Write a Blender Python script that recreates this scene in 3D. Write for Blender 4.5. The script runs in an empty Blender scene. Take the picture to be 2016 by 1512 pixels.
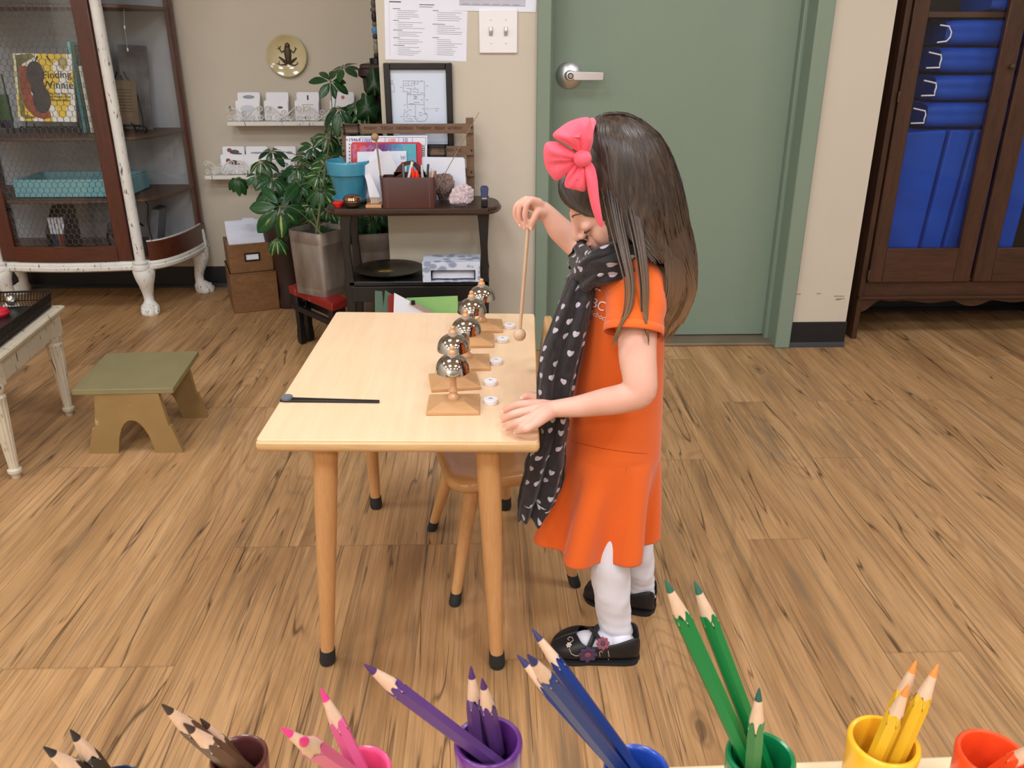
import bpy, bmesh, math, random
import numpy as np
from mathutils import Vector, Matrix
from mathutils.bvhtree import BVHTree
random.seed(7)
SC = bpy.context.scene
COL = SC.collection
# ------------------------------------------------------------------ camera
CAMZ, PITCH, YAW, FPX = 1.1, math.radians(22.5), math.radians(-1.56), 1633.0
cd = bpy.data.cameras.new('camera'); cam = bpy.data.objects.new('camera', cd); COL.objects.link(cam)
cam.location = (0, 0, CAMZ); cam.rotation_euler = (math.pi/2 - PITCH, 0, YAW)
cd.sensor_width = 36.0; cd.lens = 36.0*FPX/2016.0; cd.clip_start = 0.02; cd.clip_end = 50
cd.dof.use_dof = True; cd.dof.focus_distance = 1.8; cd.dof.aperture_fstop = 24.0
SC.camera = cam
# ------------------------------------------------------------------ exposure, world, lights
SC.view_settings.view_transform = 'Standard'; SC.view_settings.look = 'None'
SC.view_settings.exposure = 0.42; SC.view_settings.gamma = 1.0; SC.view_settings.use_curve_mapping = False
wd = bpy.data.worlds.new('world'); SC.world = wd; wd.use_nodes = True
wd.node_tree.nodes['Background'].inputs[0].default_value = (0.85, 0.92, 1.0, 1)
wd.node_tree.nodes['Background'].inputs[1].default_value = 0.4
CEIL = 2.75
def area(name, loc, size, power, col, rot=(0, 0, 0)):
    l = bpy.data.lights.new(name, 'AREA'); l.shape = 'RECTANGLE'; l.size, l.size_y = size
    l.energy = power; l.color = col
    o = bpy.data.objects.new(name, l); o.location = loc; o.rotation_euler = rot; COL.objects.link(o); return o
PW = 19.0
for ix, x in enumerate((-2.5, -0.75, 1.0, 2.6)):
    for iy, y in enumerate((-2.2, -0.4, 1.4)):
        k = 1.0
        if iy == 2: k = 0.70 if ix < 2 else 0.62
        if ix == 3: k = 0.55
        area('ceiling_lamp_light', (x, y, CEIL-0.03), (0.6, 0.6), PW*k, (0.94, 0.965, 1.0))
# wide cool area light, unseen, behind and to the left of the camera
area('unseen_rear_light', (-2.2, -2.9, 1.6), (2.2, 1.5), 34.0, (0.90, 0.95, 1.0), (math.radians(-90), 0, math.radians(0)))
# ------------------------------------------------------------------ pixel -> place helpers (2016 x 1512 frame)
_R = Matrix.Rotation(YAW, 3, 'Z')
def ray(px, py):
    a = (px-1008)/FPX; b = -(py-756)/FPX
    return _R @ Vector((a, math.cos(PITCH)+b*math.sin(PITCH), -math.sin(PITCH)+b*math.cos(PITCH)))
C0 = Vector((0, 0, CAMZ))
def PZ(px, py, z=0.0): d = ray(px, py); return C0 + d*((z-CAMZ)/d.z)
def PY(px, py, y): d = ray(px, py); return C0 + d*(y/d.y)
# ------------------------------------------------------------------ mesh builder
class MB:
    def __init__(s): s.v = []; s.f = []; s.m = []; s.uv = {}; s.cm = 0
    def add(s, vs, fs, M=None):
        o = len(s.v)
        for p in vs:
            p = Vector(p); s.v.append(M @ p if M is not None else p)
        for f in fs: s.f.append([i+o for i in f]); s.m.append(s.cm)
        return o
    def box(s, c, d, M=None, taper=None):
        x, y, z = d[0]/2, d[1]/2, d[2]/2; t = taper or 1.0
        vs = []
        for k in (-1, 1):
            q = t if k > 0 else 1
            vs += [(c[0]-x*q, c[1]-y*q, c[2]+k*z), (c[0]+x*q, c[1]-y*q, c[2]+k*z), (c[0]+x*q, c[1]+y*q, c[2]+k*z), (c[0]-x*q, c[1]+y*q, c[2]+k*z)]
        s.add(vs, [(0, 3, 2, 1), (4, 5, 6, 7), (0, 1, 5, 4), (1, 2, 6, 5), (2, 3, 7, 6), (3, 0, 4, 7)], M); return s
    def loft(s, rings, cap=True, closed=True, M=None, uvf=None):
        n = len(rings[0]); o = len(s.v); vs = [p for r in rings for p in r]; fs = []
        for i in range(len(rings)-1):
            for j in range(n if closed else n-1):
                k = (j+1) % n
                fs.append((i*n+j, i*n+k, (i+1)*n+k, (i+1)*n+j))
        if cap and closed:
            fs.append(tuple(range(n-1, -1, -1))); b = (len(rings)-1)*n; fs.append(tuple(range(b, b+n)))
        s.add(vs, fs, M); return s
    def tube(s, path, rad, seg=10, cap=True, flat=1.0, up=None, M=None, round_end=False):
        path = [Vector(p) for p in path]; n = len(path)
        if not hasattr(rad, '__len__'): rad = [rad]*n
        rad = list(rad)
        if round_end:
            for e in (0, 1):
                p, q, r = (path[0], path[1], rad[0]) if e == 0 else (path[-1], path[-2], rad[-1])
                d = (p-q).normalized(); ex = [(p+d*r*math.sin(a), r*math.cos(a)) for a in (0.5, 1.0, 1.4)]
                if e == 0: path = [t[0] for t in ex[::-1]]+path; rad = [t[1] for t in ex[::-1]]+rad
                else: path = path+[t[0] for t in ex]; rad = rad+[t[1] for t in ex]
            n = len(path)
        T = []
        for i in range(n):
            t = path[min(i+1, n-1)]-path[max(i-1, 0)]
            T.append(t.normalized() if t.length > 1e-9 else Vector((0, 0, 1)))
        u = Vector(up) if up else (Vector((0, 0, 1)) if abs(T[0].z) < 0.9 else Vector((0, 1, 0)))
        rings = []
        for i in range(n):
            u = (u-T[i]*u.dot(T[i]))
            u = u.normalized() if u.length > 1e-6 else T[i].orthogonal().normalized()
            w = T[i].cross(u); r = rad[i]
            rings.append([path[i]+(u*math.cos(2*math.pi*k/seg)*flat+w*math.sin(2*math.pi*k/seg))*r for k in range(seg)])
        return s.loft(rings, cap, M=M)
    def lathe(s, c, prof, seg=32, M=None, sx=1.0, sy=1.0):
        c = Vector(c); rings = [[c+Vector((r*sx*math.cos(2*math.pi*k/seg), r*sy*math.sin(2*math.pi*k/seg), z)) for k in range(seg)] for r, z in prof]
        return s.loft(rings, True, M=M)
    def ell(s, c, r, nu=20, nv=12, R=None, M=None):
        c = Vector(c); rings = []
        for i in range(1, nv):
            a = math.pi*i/nv
            ring = []
            for k in range(nu):
                p = Vector((r[0]*math.sin(a)*math.cos(2*math.pi*k/nu), r[1]*math.sin(a)*math.sin(2*math.pi*k/nu), -r[2]*math.cos(a)))
                ring.append(c+(R @ p if R is not None else p))
            rings.append(ring)
        o = len(s.v); s.loft(rings, False, M=M)
        n = nu; e = o+(nv-2)*nu
        p0 = Vector((0, 0, -r[2])); p1 = -p0
        if R is not None: p0 = R @ p0; p1 = R @ p1
        i0 = s.add([c+p0, c+p1], [], M)
        for k in range(n):
            s.f.append([i0, o+(k+1) % n, o+k]); s.m.append(s.cm); s.f.append([i0+1, e+k, e+(k+1) % n]); s.m.append(s.cm)
        return s
    def prism(s, pts, off, M=None):
        """pts: polygon of 3-D points, off: extrusion vector"""
        n = len(pts); off = Vector(off); pts = [Vector(p) for p in pts]
        fs = [tuple(range(n-1, -1, -1)), tuple(range(n, 2*n))]+[(i, (i+1) % n, (i+1) % n+n, i+n) for i in range(n)]
        s.add(pts+[p+off for p in pts], fs, M); return s
    def bar(s, a, b, w, h=None, up=(0, 0, 1)):
        a, b = Vector(a), Vector(b); t = (b-a).normalized(); u = Vector(up); u = u-t*u.dot(t)
        u = u.normalized() if u.length > 1e-6 else t.orthogonal().normalized()
        x = t.cross(u)*(w/2); y = u*((h or w)/2)
        return s.loft([[p-x-y, p+x-y, p+x+y, p-x+y] for p in (a, b)])
    def mesh(s, name, mats, smooth=True, inv=None, uv=None):
        me = bpy.data.meshes.new(name)
        vs = [inv @ v for v in s.v] if inv is not None else s.v
        me.from_pydata([tuple(v) for v in vs], [], s.f); me.validate()
        for m in mats: me.materials.append(m)
        if len(mats) > 1 and len(me.polygons) == len(s.m): me.polygons.foreach_set('material_index', s.m)
        if smooth: me.polygons.foreach_set('use_smooth', [True]*len(me.polygons))
        bm = bmesh.new(); bm.from_mesh(me); bmesh.ops.recalc_face_normals(bm, faces=bm.faces); bm.to_mesh(me); bm.free()
        return me
    def build(s, name, mats, parent=None, smooth=30, bev=0, bseg=2, local=False, sub=0, solid=0, label=None):
        if not isinstance(mats, (list, tuple)): mats = [mats]
        inv = None; loc = None
        if parent is None:
            xs = [v.x for v in s.v]; ys = [v.y for v in s.v]; zs = [v.z for v in s.v]
            loc = Vector(((min(xs)+max(xs))/2, (min(ys)+max(ys))/2, min(zs))); inv = Matrix.Translation(-loc)
        elif not local: inv = ROOT[parent.name].inverted()
        me = s.mesh(name, mats, bool(smooth), inv)
        o = bpy.data.objects.new(name, me); COL.objects.link(o)
        if parent is not None: o.parent = parent; ROOT[o.name] = ROOT[parent.name]
        else: o.location = loc; ROOT[o.name] = Matrix.Translation(loc)
        if bev:
            b = o.modifiers.new('bevel', 'BEVEL'); b.width = bev; b.segments = bseg; b.limit_method = 'ANGLE'; b.angle_limit = math.radians(35); b.harden_normals = False
        if sub: m = o.modifiers.new('sub', 'SUBSURF'); m.levels = m.render_levels = sub
        if solid: m = o.modifiers.new('solid', 'SOLIDIFY'); m.thickness = solid; m.offset = 0
        if smooth and not sub:
            try:
                me.set_sharp_from_angle(angle=math.radians(smooth if smooth is not True else 30))
            except Exception: pass
        if label: o['label'] = label
        return o
ROOT = {}
def tag(o, label, cat, group=None, kind=None):
    o['label'] = label; o['category'] = cat
    if group: o['group'] = group
    if kind: o['kind'] = kind
    return o
def struct(o): o['kind'] = 'structure'; return o
def T(name, label, cat, loc=(0, 0, 0), rz=0.0, group=None):
    o = bpy.data.objects.new(name, None); COL.objects.link(o); o.empty_display_size = 0.02
    o.location = loc; o.rotation_euler = (0, 0, rz)
    ROOT[o.name] = Matrix.Translation(Vector(loc)) @ Matrix.Rotation(rz, 4, 'Z')
    return tag(o, label, cat, group)
def kids(o): return [c for c in bpy.data.objects if c.parent == o]
def copy_tree(o, parent=None):
    c = o.copy(); COL.objects.link(c); c.parent = parent
    for ch in kids(o): copy_tree(ch, c)
    return c
def rotm(x=0, y=0, z=0): return Matrix.Rotation(z, 4, 'Z') @ Matrix.Rotation(y, 4, 'Y') @ Matrix.Rotation(x, 4, 'X')
def lerp(a, b, t): return a+(b-a)*t
def spline(pts, n):
    """Catmull-Rom through points (tuples of any length)"""
    P = [np.array(p, float) for p in pts]; P = [2*P[0]-P[1]]+P+[2*P[-1]-P[-2]]; out = []
    m = len(pts)-1
    for i in range(n):
        t = i/(n-1)*m; k = min(int(t), m-1); t -= k
        a, b, c, d = P[k:k+4]
        out.append(0.5*((2*b)+(c-a)*t+(2*a-5*b+4*c-d)*t*t+(3*b-a-3*c+d)*t**3))
    return out
_tc = {}
def text_mesh(txt, size, extr=0.0003):
    k = (txt, size, extr)
    if k not in _tc:
        cu = bpy.data.curves.new('lettering', 'FONT'); cu.body = txt; cu.size = size; cu.extrude = extr; cu.align_x = 'CENTER'; cu.align_y = 'CENTER'; cu.resolution_u = 3
        o = bpy.data.objects.new('lettering', cu); COL.objects.link(o)
        dg = bpy.context.evaluated_depsgraph_get(); me = bpy.data.meshes.new_from_object(o.evaluated_get(dg))
        _tc[k] = ([v.co.copy() for v in me.vertices], [tuple(p.vertices) for p in me.polygons])
        bpy.data.objects.remove(o); bpy.data.curves.remove(cu); bpy.data.meshes.remove(me)
    return _tc[k]
# ------------------------------------------------------------------ materials
def srgb(r, g, b):
    f = lambda c: (c/255/12.92) if c/255 <= 0.04045 else ((c/255+0.055)/1.055)**2.4
    return (f(r), f(g), f(b), 1)
class NT:
    def __init__(s, name):
        s.mat = bpy.data.materials.new(name); s.mat.use_nodes = True; s.t = s.mat.node_tree; s.n = s.t.nodes
        s.b = s.n['Principled BSDF']
    def node(s, typ, **kw):
        n = s.n.new(typ)
        for k, v in kw.items():
            if k.startswith('i_'): n.inputs[int(k[2:]) if k[2:].isdigit() else k[2:].replace('_', ' ')].default_value = v
            else: setattr(n, k, v)
        return n
    def l(s, a, b): s.t.links.new(a, b)
    def setv(s, inp, v):
        if hasattr(v, 'is_linked') or hasattr(v, 'links'): s.l(v, inp)
        else: inp.default_value = v
    def math(s, op, a, b=0.0, c=None, clamp=False):
        n = s.n.new('ShaderNodeMath'); n.operation = op; n.use_clamp = clamp; s.setv(n.inputs[0], a); s.setv(n.inputs[1], b)
        if c is not None: s.setv(n.inputs[2], c)
        return n.outputs[0]
    def coords(s, kind='Object', scale=(1, 1, 1), loc=(0, 0, 0), rot=(0, 0, 0)):
        t = s.n.new('ShaderNodeTexCoord'); m = s.n.new('ShaderNodeMapping'); s.l(t.outputs[kind], m.inputs[0])
        m.inputs['Scale'].default_value = scale; m.inputs['Location'].default_value = loc; m.inputs['Rotation'].default_value = rot
        return m.outputs[0]
    def noise(s, vec, scale=5, detail=3, rough=0.5, dist=0.0):
        n = s.n.new('ShaderNodeTexNoise'); s.l(vec, n.inputs['Vector']); n.inputs['Scale'].default_value = scale; n.inputs['Detail'].default_value = detail
        n.inputs['Roughness'].default_value = rough; n.inputs['Distortion'].default_value = dist; return n.outputs['Fac']
    def ramp(s, fac, stops, interp='LINEAR'):
        n = s.n.new('ShaderNodeValToRGB'); s.setv(n.inputs[0], fac); n.color_ramp.interpolation = interp
        e = n.color_ramp.elements
        while len(e) < len(stops): e.new(0.5)
        for k, (p, c) in enumerate(stops): e[k].position = p; e[k].color = c if hasattr(c, '__len__') else (c, c, c, 1)
        return n.outputs[0]
    def mix(s, fac, a, b, mode='MIX'):
        n = s.n.new('ShaderNodeMix'); n.data_type = 'RGBA'; n.blend_type = mode; s.setv(n.inputs[0], fac); s.setv(n.inputs[6], a); s.setv(n.inputs[7], b); return n.outputs[2]
    def bump(s, h, strength=0.3, dist=0.002):
        n = s.n.new('ShaderNodeBump'); n.inputs['Strength'].default_value = strength; n.inputs['Distance'].default_value = dist; s.l(h, n.inputs['Height']); s.l(n.outputs[0], s.b.inputs['Normal'])
    def base(s, c): s.setv(s.b.inputs['Base Color'], c)
    def prop(s, rough=None, metal=None, spec=None, sheen=None, coat=None, sss=None):
        if rough is not None: s.setv(s.b.inputs['Roughness'], rough)
        if metal is not None: s.b.inputs['Metallic'].default_value = metal
        if spec is not None: s.b.inputs['Specular IOR Level'].default_value = spec
        if sheen is not None: s.b.inputs['Sheen Weight'].default_value = sheen
        if coat is not None: s.b.inputs['Coat Weight'].default_value = coat; s.b.inputs['Coat Roughness'].default_value = 0.08
        if sss is not None: s.b.inputs['Subsurface Weight'].default_value = sss
        return s.mat
def plain(name, c, rough=0.5, metal=0, var=0.08, vs=8, bump=0.0, bs=60, **kw):
    t = NT(name); v = t.coords(); n = t.noise(v, vs, 4)
    d = tuple(x*(1-var) for x in c[:3])+(1,); u = tuple(min(1, x*(1+var)) for x in c[:3])+(1,)
    t.base(t.ramp(n, [(0.3, d), (0.7, u)]))
    if bump: t.bump(t.noise(t.coords(), bs, 4), bump)
    return t.prop(rough, metal, **kw)
def wood(name, c1, c2, scale=(30, 3, 30), rough=0.45, amt=1.0, coat=0, bump=0.05, dist=0.6, streak=12):
    t = NT(name); v = t.coords(scale=scale)
    n = t.noise(v, 1.2, 6, 0.6, dist); n2 = t.noise(t.coords(scale=tuple(x*6 for x in scale)), 1.0, 3, 0.6)
    c = t.ramp(n, [(0.25, c1), (0.75, c2)]); c = t.mix(0.35*amt, c, t.ramp(n2, [(0.3, c1), (0.6, c2)]))
    t.base(c)
    if bump: t.bump(n2, bump, 0.001)
    return t.prop(rough, 0, coat=coat)
def distressed(name, c, under, scale=(18, 18, 5), thr=0.63, rough=0.5):
    t = NT(name); n = t.noise(t.coords(scale=scale), 2.5, 6, 0.65); n2 = t.noise(t.coords(), 14, 3)
    base = t.ramp(n2, [(0.3, tuple(x*0.9 for x in c[:3])+(1,)), (0.7, c)])
    t.base(t.mix(t.ramp(n, [(thr, 0.0), (thr+0.025, 1.0)]), base, under)); t.bump(n, 0.15)
    return t.prop(rough)
def glassm(name, tint=(1, 1, 1, 1), gl=0.08):
    t = NT(name); t.n.remove(t.b); out = t.n['Material Output']
    tr = t.node('ShaderNodeBsdfTransparent'); tr.inputs[0].default_value = tint
    g = t.node('ShaderNodeBsdfGlossy'); g.inputs['Roughness'].default_value = 0.02
    m = t.node('ShaderNodeMixShader'); f = t.node('ShaderNodeLayerWeight'); f.inputs[0].default_value = 0.5
    t.l(t.math('ADD', t.math('MULTIPLY', t.math('POWER', f.outputs['Facing'], 4.0), 0.35), 0.02), m.inputs[0]); t.l(tr.outputs[0], m.inputs[1]); t.l(g.outputs[0], m.inputs[2]); t.l(m.outputs[0], out.inputs[0])
    return t.mat
M = {}
M['wall'] = plain('painted_wall', srgb(204, 195, 180), 0.75, var=0.02, vs=3, bump=0.22, bs=55)
M['white_wall'] = M['wall']
M['ceiling'] = plain('ceiling_paint', srgb(205, 202, 195), 0.9)
M['rubber_base'] = plain('black_rubber', srgb(22, 24, 30), 0.45)
M['green'] = plain('green_paint', srgb(127, 145, 130), 0.42, var=0.03, vs=2, bump=0.03, bs=120)
M['steel'] = plain('brushed_steel', srgb(222, 222, 228), 0.38, 1.0, var=0.03)
M['chrome'] = plain('chrome', (0.62, 0.60, 0.58, 1), 0.035, 1.0, var=0.01)
M['white'] = plain('white_plastic', srgb(240, 240, 243), 0.35, var=0.01)
M['paper'] = plain('white_paper', srgb(232, 236, 250), 0.8, var=0.015)
M['ink'] = plain('grey_ink', srgb(146, 146, 156), 0.8)
M['dkink'] = plain('dark_ink', srgb(40, 40, 48), 0.8)
M['black'] = plain('black_paint', srgb(18, 18, 24), 0.35)
M['dwood'] = wood('dark_brown_wood', srgb(38, 25, 18), srgb(70, 48, 36), (6, 25, 25), 0.38)
M['blackwood'] = wood('near_black_wood', srgb(14, 12, 12), srgb(32, 27, 26), (25, 25, 5), 0.4)
M['mahog'] = wood('mahogany', srgb(60, 28, 20), srgb(96, 48, 34), (25, 25, 4), 0.32, coat=0.2)
M['mahogx'] = wood('mahogany_across', srgb(60, 28, 20), srgb(98, 50, 32), (4, 25, 25), 0.32, coat=0.2)
M['dmahog'] = wood('dark_mahogany', srgb(40, 14, 16), srgb(62, 24, 26), (5, 25, 25), 0.35)
M['walnut'] = wood('walnut', srgb(40, 23, 14), srgb(80, 48, 30), (26, 26, 3), 0.5)
M['walnutx'] = wood('walnut_across', srgb(42, 24, 15), srgb(84, 50, 32), (3, 26, 26), 0.5)
M['oakbox'] = wood('oak_box', srgb(98, 66, 38), srgb(138, 98, 62), (5, 20, 16), 0.5)
M['shelfwood'] = wood('cabinet_shelf_wood', srgb(62, 44, 34), srgb(100, 74, 60), (4, 20, 20), 0.5)
M['beech'] = wood('beech_laminate', srgb(236, 199, 158), srgb(246, 215, 178), (40, 3, 40), 0.33, amt=0.6, bump=0.01)
M['beechedge'] = wood('beech_edge', srgb(205, 165, 115), srgb(226, 190, 140), (4, 40, 40), 0.35, bump=0.02)
M['beechleg'] = wood('beech_leg', srgb(190, 138, 88), srgb(214, 164, 110), (40, 40, 4), 0.35, bump=0.02)
M['chairwood'] = wood('chair_wood', srgb(196, 148, 92), srgb(216, 170, 112), (6, 30, 30), 0.28, coat=0.4, bump=0.02)
M['bellwood'] = wood('bell_base_wood', srgb(196, 146, 98), srgb(214, 168, 120), (5, 40, 40), 0.42, amt=0.7)
M['turned'] = wood('turned_wood', srgb(196, 146, 104), srgb(216, 170, 128), (30, 30, 6), 0.25, coat=0.5, bump=0.0)
M['mallet'] = wood('mallet_wood', srgb(206, 174, 142), srgb(226, 198, 168), (50, 50, 6), 0.45)
M['cardboard'] = plain('cork_brown', srgb(150, 110, 70), 0.8)
M['dpaint'] = distressed('distressed_white_paint', srgb(234, 233, 228), srgb(74, 62, 50), (42, 42, 7), 0.612)
M['ivory'] = distressed('worn_ivory_paint', srgb(208, 198, 178), srgb(88, 66, 48), (34, 34, 5), 0.612)
M['cabback'] = plain('grey_washed_back', srgb(176, 182, 190), 0.85, var=0.12, vs=3)
M['gold'] = distressed('gold_paint', srgb(138, 129, 92), srgb(166, 156, 118), (5, 5, 5), 0.66, 0.42)
M['gold2'] = distressed('gold_paint_side', srgb(152, 124, 78), srgb(176, 160, 118), (5, 5, 4), 0.66, 0.42)
M['glass'] = glassm('cabinet_glass')
M['wire'] = plain('galvanised_wire', srgb(96, 98, 104), 0.5, 0.5)
M['blackmetal'] = plain('black_iron', srgb(20, 19, 20), 0.4, 0.2)
M['teal'] = plain('teal_paint', srgb(118, 176, 186), 0.5, var=0.06)
M['pinkbow'] = plain('pink_ribbon', srgb(252, 98, 122), 0.7, var=0.03, sheen=0.3)
M['terrablue'] = plain('turquoise_pot', srgb(60, 142, 172), 0.3, var=0.05, coat=0.4)
M['leather'] = plain('brown_leather', srgb(72, 34, 28), 0.42, bump=0.12, bs=180)
M['rubber'] = plain('rubber_tip', srgb(34, 38, 42), 0.6)
M['galv'] = None
# skin
t = NT('skin'); n = t.noise(t.coords(), 18, 3); t.base(t.ramp(n, [(0.3, srgb(226, 172, 152)), (0.7, srgb(236, 188, 170))]))
t.b.inputs['Subsurface Radius'].default_value = (0.01, 0.004, 0.002); t.b.inputs['Subsurface Scale'].default_value = 0.6
M['skin'] = t.prop(0.5, 0, spec=0.35, sss=0.12)
def knit(name, c, rough=0.85):
    t = NT(name); n = t.noise(t.coords(), 6, 3); t.base(t.ramp(n, [(0.3, tuple(x*0.93 for x in c[:3])+(1,)), (0.7, c)]))
    t.bump(t.noise(t.coords(), 420, 2), 0.12, 0.001); return t.prop(rough, 0, spec=0.2, sheen=0.25)
M['orange'] = knit('orange_knit', srgb(236, 106, 38))
M['leggings'] = knit('white_leggings', srgb(232, 232, 244))
M['blue'] = plain('blue_vinyl', srgb(0, 66, 168), 0.55, var=0.12, vs=10, bump=0.5, bs=14, spec=0.25)
# ================================================================== floor
def floor_mat():
    t = NT('vinyl_plank_floor'); c = t.coords()
    s = t.node('ShaderNodeSeparateXYZ'); t.l(c, s.inputs[0]); X, Y_ = s.outputs[0], s.outputs[1]
    W = 0.152; L = 1.21
    i = t.math('FLOOR', t.math('DIVIDE', X, W))
    wn = t.node('ShaderNodeTexWhiteNoise', noise_dimensions='1D'); t.l(i, wn.inputs['W'])
    off = t.math('MULTIPLY', t.math('FLOOR', t.math('MULTIPLY', wn.outputs['Value'], 3.0)), 0.4)
    yo = t.math('ADD', t.math('ADD', Y_, off), 0.75)
    row = t.math('FLOOR', t.math('DIVIDE', yo, L))
    pid = t.math('ADD', t.math('MULTIPLY', i, 7.31), t.math('MULTIPLY', row, 3.17))
    w2 = t.node('ShaderNodeTexWhiteNoise', noise_dimensions='1D'); t.l(pid, w2.inputs['W']); rv = w2.outputs['Value']
    def vec(sx, sy, k=1.0):
        cb = t.node('ShaderNodeCombineXYZ'); t.l(t.math('MULTIPLY', X, sx), cb.inputs[0]); t.l(t.math('MULTIPLY', Y_, sy), cb.inputs[1])
        t.l(t.math('MULTIPLY', pid, k), cb.inputs[2]); return cb.outputs[0]
    g1 = t.noise(vec(9, 1.1), 1.0, 5, 0.6, 0.8)          # broad patches
    g2 = t.noise(vec(74, 1.5), 1.0, 6, 0.66, 0.4)        # fibre
    g3 = t.noise(vec(260, 4.5), 1.0, 4, 0.65, 0.2)        # fine fibre
    wv = t.math('SINE', t.math('MULTIPLY', t.noise(vec(5.5, 0.85, 2.3), 1.0, 1, 0.4, 0.6), 120.0))   # cathedral figure
    col = t.ramp(g1, [(0.28, srgb(150, 120, 86)), (0.5, srgb(184, 153, 114)), (0.72, srgb(206, 176, 138))])
    col = t.mix(0.55, col, t.mix(g2, srgb(112, 90, 66), srgb(222, 194, 156)), 'OVERLAY')
    col = t.mix(t.ramp(g2, [(0.36, 0.5), (0.46, 0.0)]), col, srgb(120, 96, 70))
    col = t.mix(t.ramp(g3, [(0.36, 0.45), (0.46, 0.0)]), col, srgb(124, 98, 70))
    col = t.mix(t.ramp(g3, [(0.60, 0.0), (0.70, 0.35)]), col, srgb(222, 194, 160))
    pm = t.ramp(t.noise(vec(4, 0.7, 5.1), 1.0, 1), [(0.5, 0.0), (0.58, 1.0)])
    col = t.mix(t.math('MULTIPLY', t.math('MULTIPLY', t.ramp(wv, [(0.55, 0.0), (0.9, 1.0)]), pm), 0.22), col, srgb(112, 82, 54))
    # grey weathered streaks
    gs = t.noise(vec(14, 1.5, 4.4), 1.0, 3, 0.6, 0.4)
    col = t.mix(t.ramp(gs, [(0.60, 0.0), (0.72, 0.55)]), col, srgb(112, 96, 78))
    # cracks: thin dark iso-lines of a very stretched noise, broken up
    cr = t.noise(vec(15, 0.5, 9.2), 1.0, 2, 0.5, 0.2); br = t.noise(vec(6, 3.2, 1.9), 1.0, 2)
    line = t.ramp(t.math('ABSOLUTE', t.math('SUBTRACT', cr, 0.5)), [(0.0, 1.0), (0.0075, 0.0)])
    crack = t.math('MULTIPLY', line, t.ramp(br, [(0.42, 0.0), (0.48, 1.0)]))
    crack_small = t.math('MULTIPLY', t.ramp(t.math('ABSOLUTE', t.math('SUBTRACT', t.noise(vec(34, 0.9, 6.2), 1.0, 2, 0.5, 0.12), 0.5)), [(0.0, 1.0), (0.012, 0.0)]),
                         t.ramp(t.noise(vec(9, 4.2, 2.7), 1.0, 2), [(0.54, 0.0), (0.58, 1.0)]))
    col = t.mix(t.math('MULTIPLY', crack, 0.85), col, srgb(60, 42, 26))
    col = t.mix(t.math('MULTIPLY', crack_small, 0.7), col, srgb(66, 44, 28))
    # knots
    vo = t.node('ShaderNodeTexVoronoi', feature='F1'); vo.inputs['Scale'].default_value = 1.0; vo.inputs['Randomness'].default_value = 1.0; t.l(vec(5.0, 2.0, 1.0), vo.inputs['Vector'])
    kd = t.math('ADD', vo.outputs['Distance'], t.math('MULTIPLY', t.noise(vec(40, 16), 1.0, 2), 0.05))
    kc = t.node('ShaderNodeSeparateColor'); t.l(vo.outputs['Color'], kc.inputs[0])
    has = t.math('GREATER_THAN', kc.outputs[0], 0.62)
    kr = t.ramp(kd, [(0.0, 1.0), (0.055, 0.85), (0.075, 0.15), (0.10, 0.45), (0.13, 0.0)])
    col = t.mix(t.math('MULTIPLY', t.math('MULTIPLY', kr, has), 0.75), col, srgb(84, 62, 44))
    # plank to plank tone and seams
    tone = t.math('ADD', t.math('MULTIPLY', rv, 0.12), 0.94)
    col = t.mix(1.0, col, t.ramp(t.math('MULTIPLY', tone, 0.5), [(0.0, (0, 0, 0, 1)), (1.0, (2, 2, 2, 1))]), 'MULTIPLY')
    fx = t.math('ABSOLUTE', t.math('SUBTRACT', t.math('FRACT', t.math('DIVIDE', X, W)), 0.5)); fy = t.math('ABSOLUTE', t.math('SUBTRACT', t.math('FRACT', t.math('DIVIDE', yo, L)), 0.5))
    seam = t.math('MAXIMUM', t.ramp(fx, [(0.490, 0.0), (0.497, 0.42)]), t.ramp(fy, [(0.4985, 0.0), (0.4993, 0.25)]))
    col = t.mix(seam, col, srgb(84, 60, 40))
    t.base(col); t.bump(t.math('SUBTRACT', g3, t.math('MULTIPLY', crack, 0.6)), 0.25, 0.001)
    return t.prop(t.ramp(g2, [(0.2, 0.52), (0.8, 0.38)]), 0, spec=0.4)
FM = floor_mat()
f = MB(); f.box((0.4, 0.6, -0.05), (7.2, 8.0, 0.1)); o = f.build('floor', FM, smooth=0); struct(o)
for v in o.data.vertices: v.co.z += 0  # keep object coordinates equal to room coordinates in x and y
off = o.location.copy(); o.data.transform(Matrix.Translation((off.x, off.y, 0))); o.location = (0, 0, off.z)
# ================================================================== walls
YW, YR, YA = 3.007, 3.925, 3.46
XC, XE = -0.367, 1.368                     # left outside corner, right end of the front wall
DX0, DX1 = 0.166, 1.155                    # outer edges of the door casing
def wallb(name, boxes, mat=None):
    m = MB()
    for (x0, x1, y0, y1, z0, z1) in boxes: m.box(((x0+x1)/2, (y0+y1)/2, (z0+z1)/2), (x1-x0, y1-y0, z1-z0))
    return struct(m.build(name, mat or M['wall'], smooth=0))
wallb('wall_back', [(XC, DX0+0.006, YW, YW+0.12, 0, CEIL), (0.10, DX0+0.006, YW+0.12, YR, 0, CEIL), (DX1-0.006, XE, YW, YR+0.12, 0, CEIL), (DX0+0.006, DX1-0.006, YW, YR+0.12, 2.12, CEIL), (0.101, DX1-0.006, YR, YR+0.12, 0, 2.12)])
wallb('wall_recess', [(-3.2, 0.10, YR, YR+0.12, 0, CEIL)])
wallb('wall_alcove', [(XE+0.001, 4.0, YA, YA+0.12, 0, CEIL)])
wallb('wall_left', [(-3.32, -3.2, -3.4, YR+0.12, 0, CEIL)])
wallb('wall_right', [(4.0, 4.12, -3.4, YA+0.12, 0, CEIL)])
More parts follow.
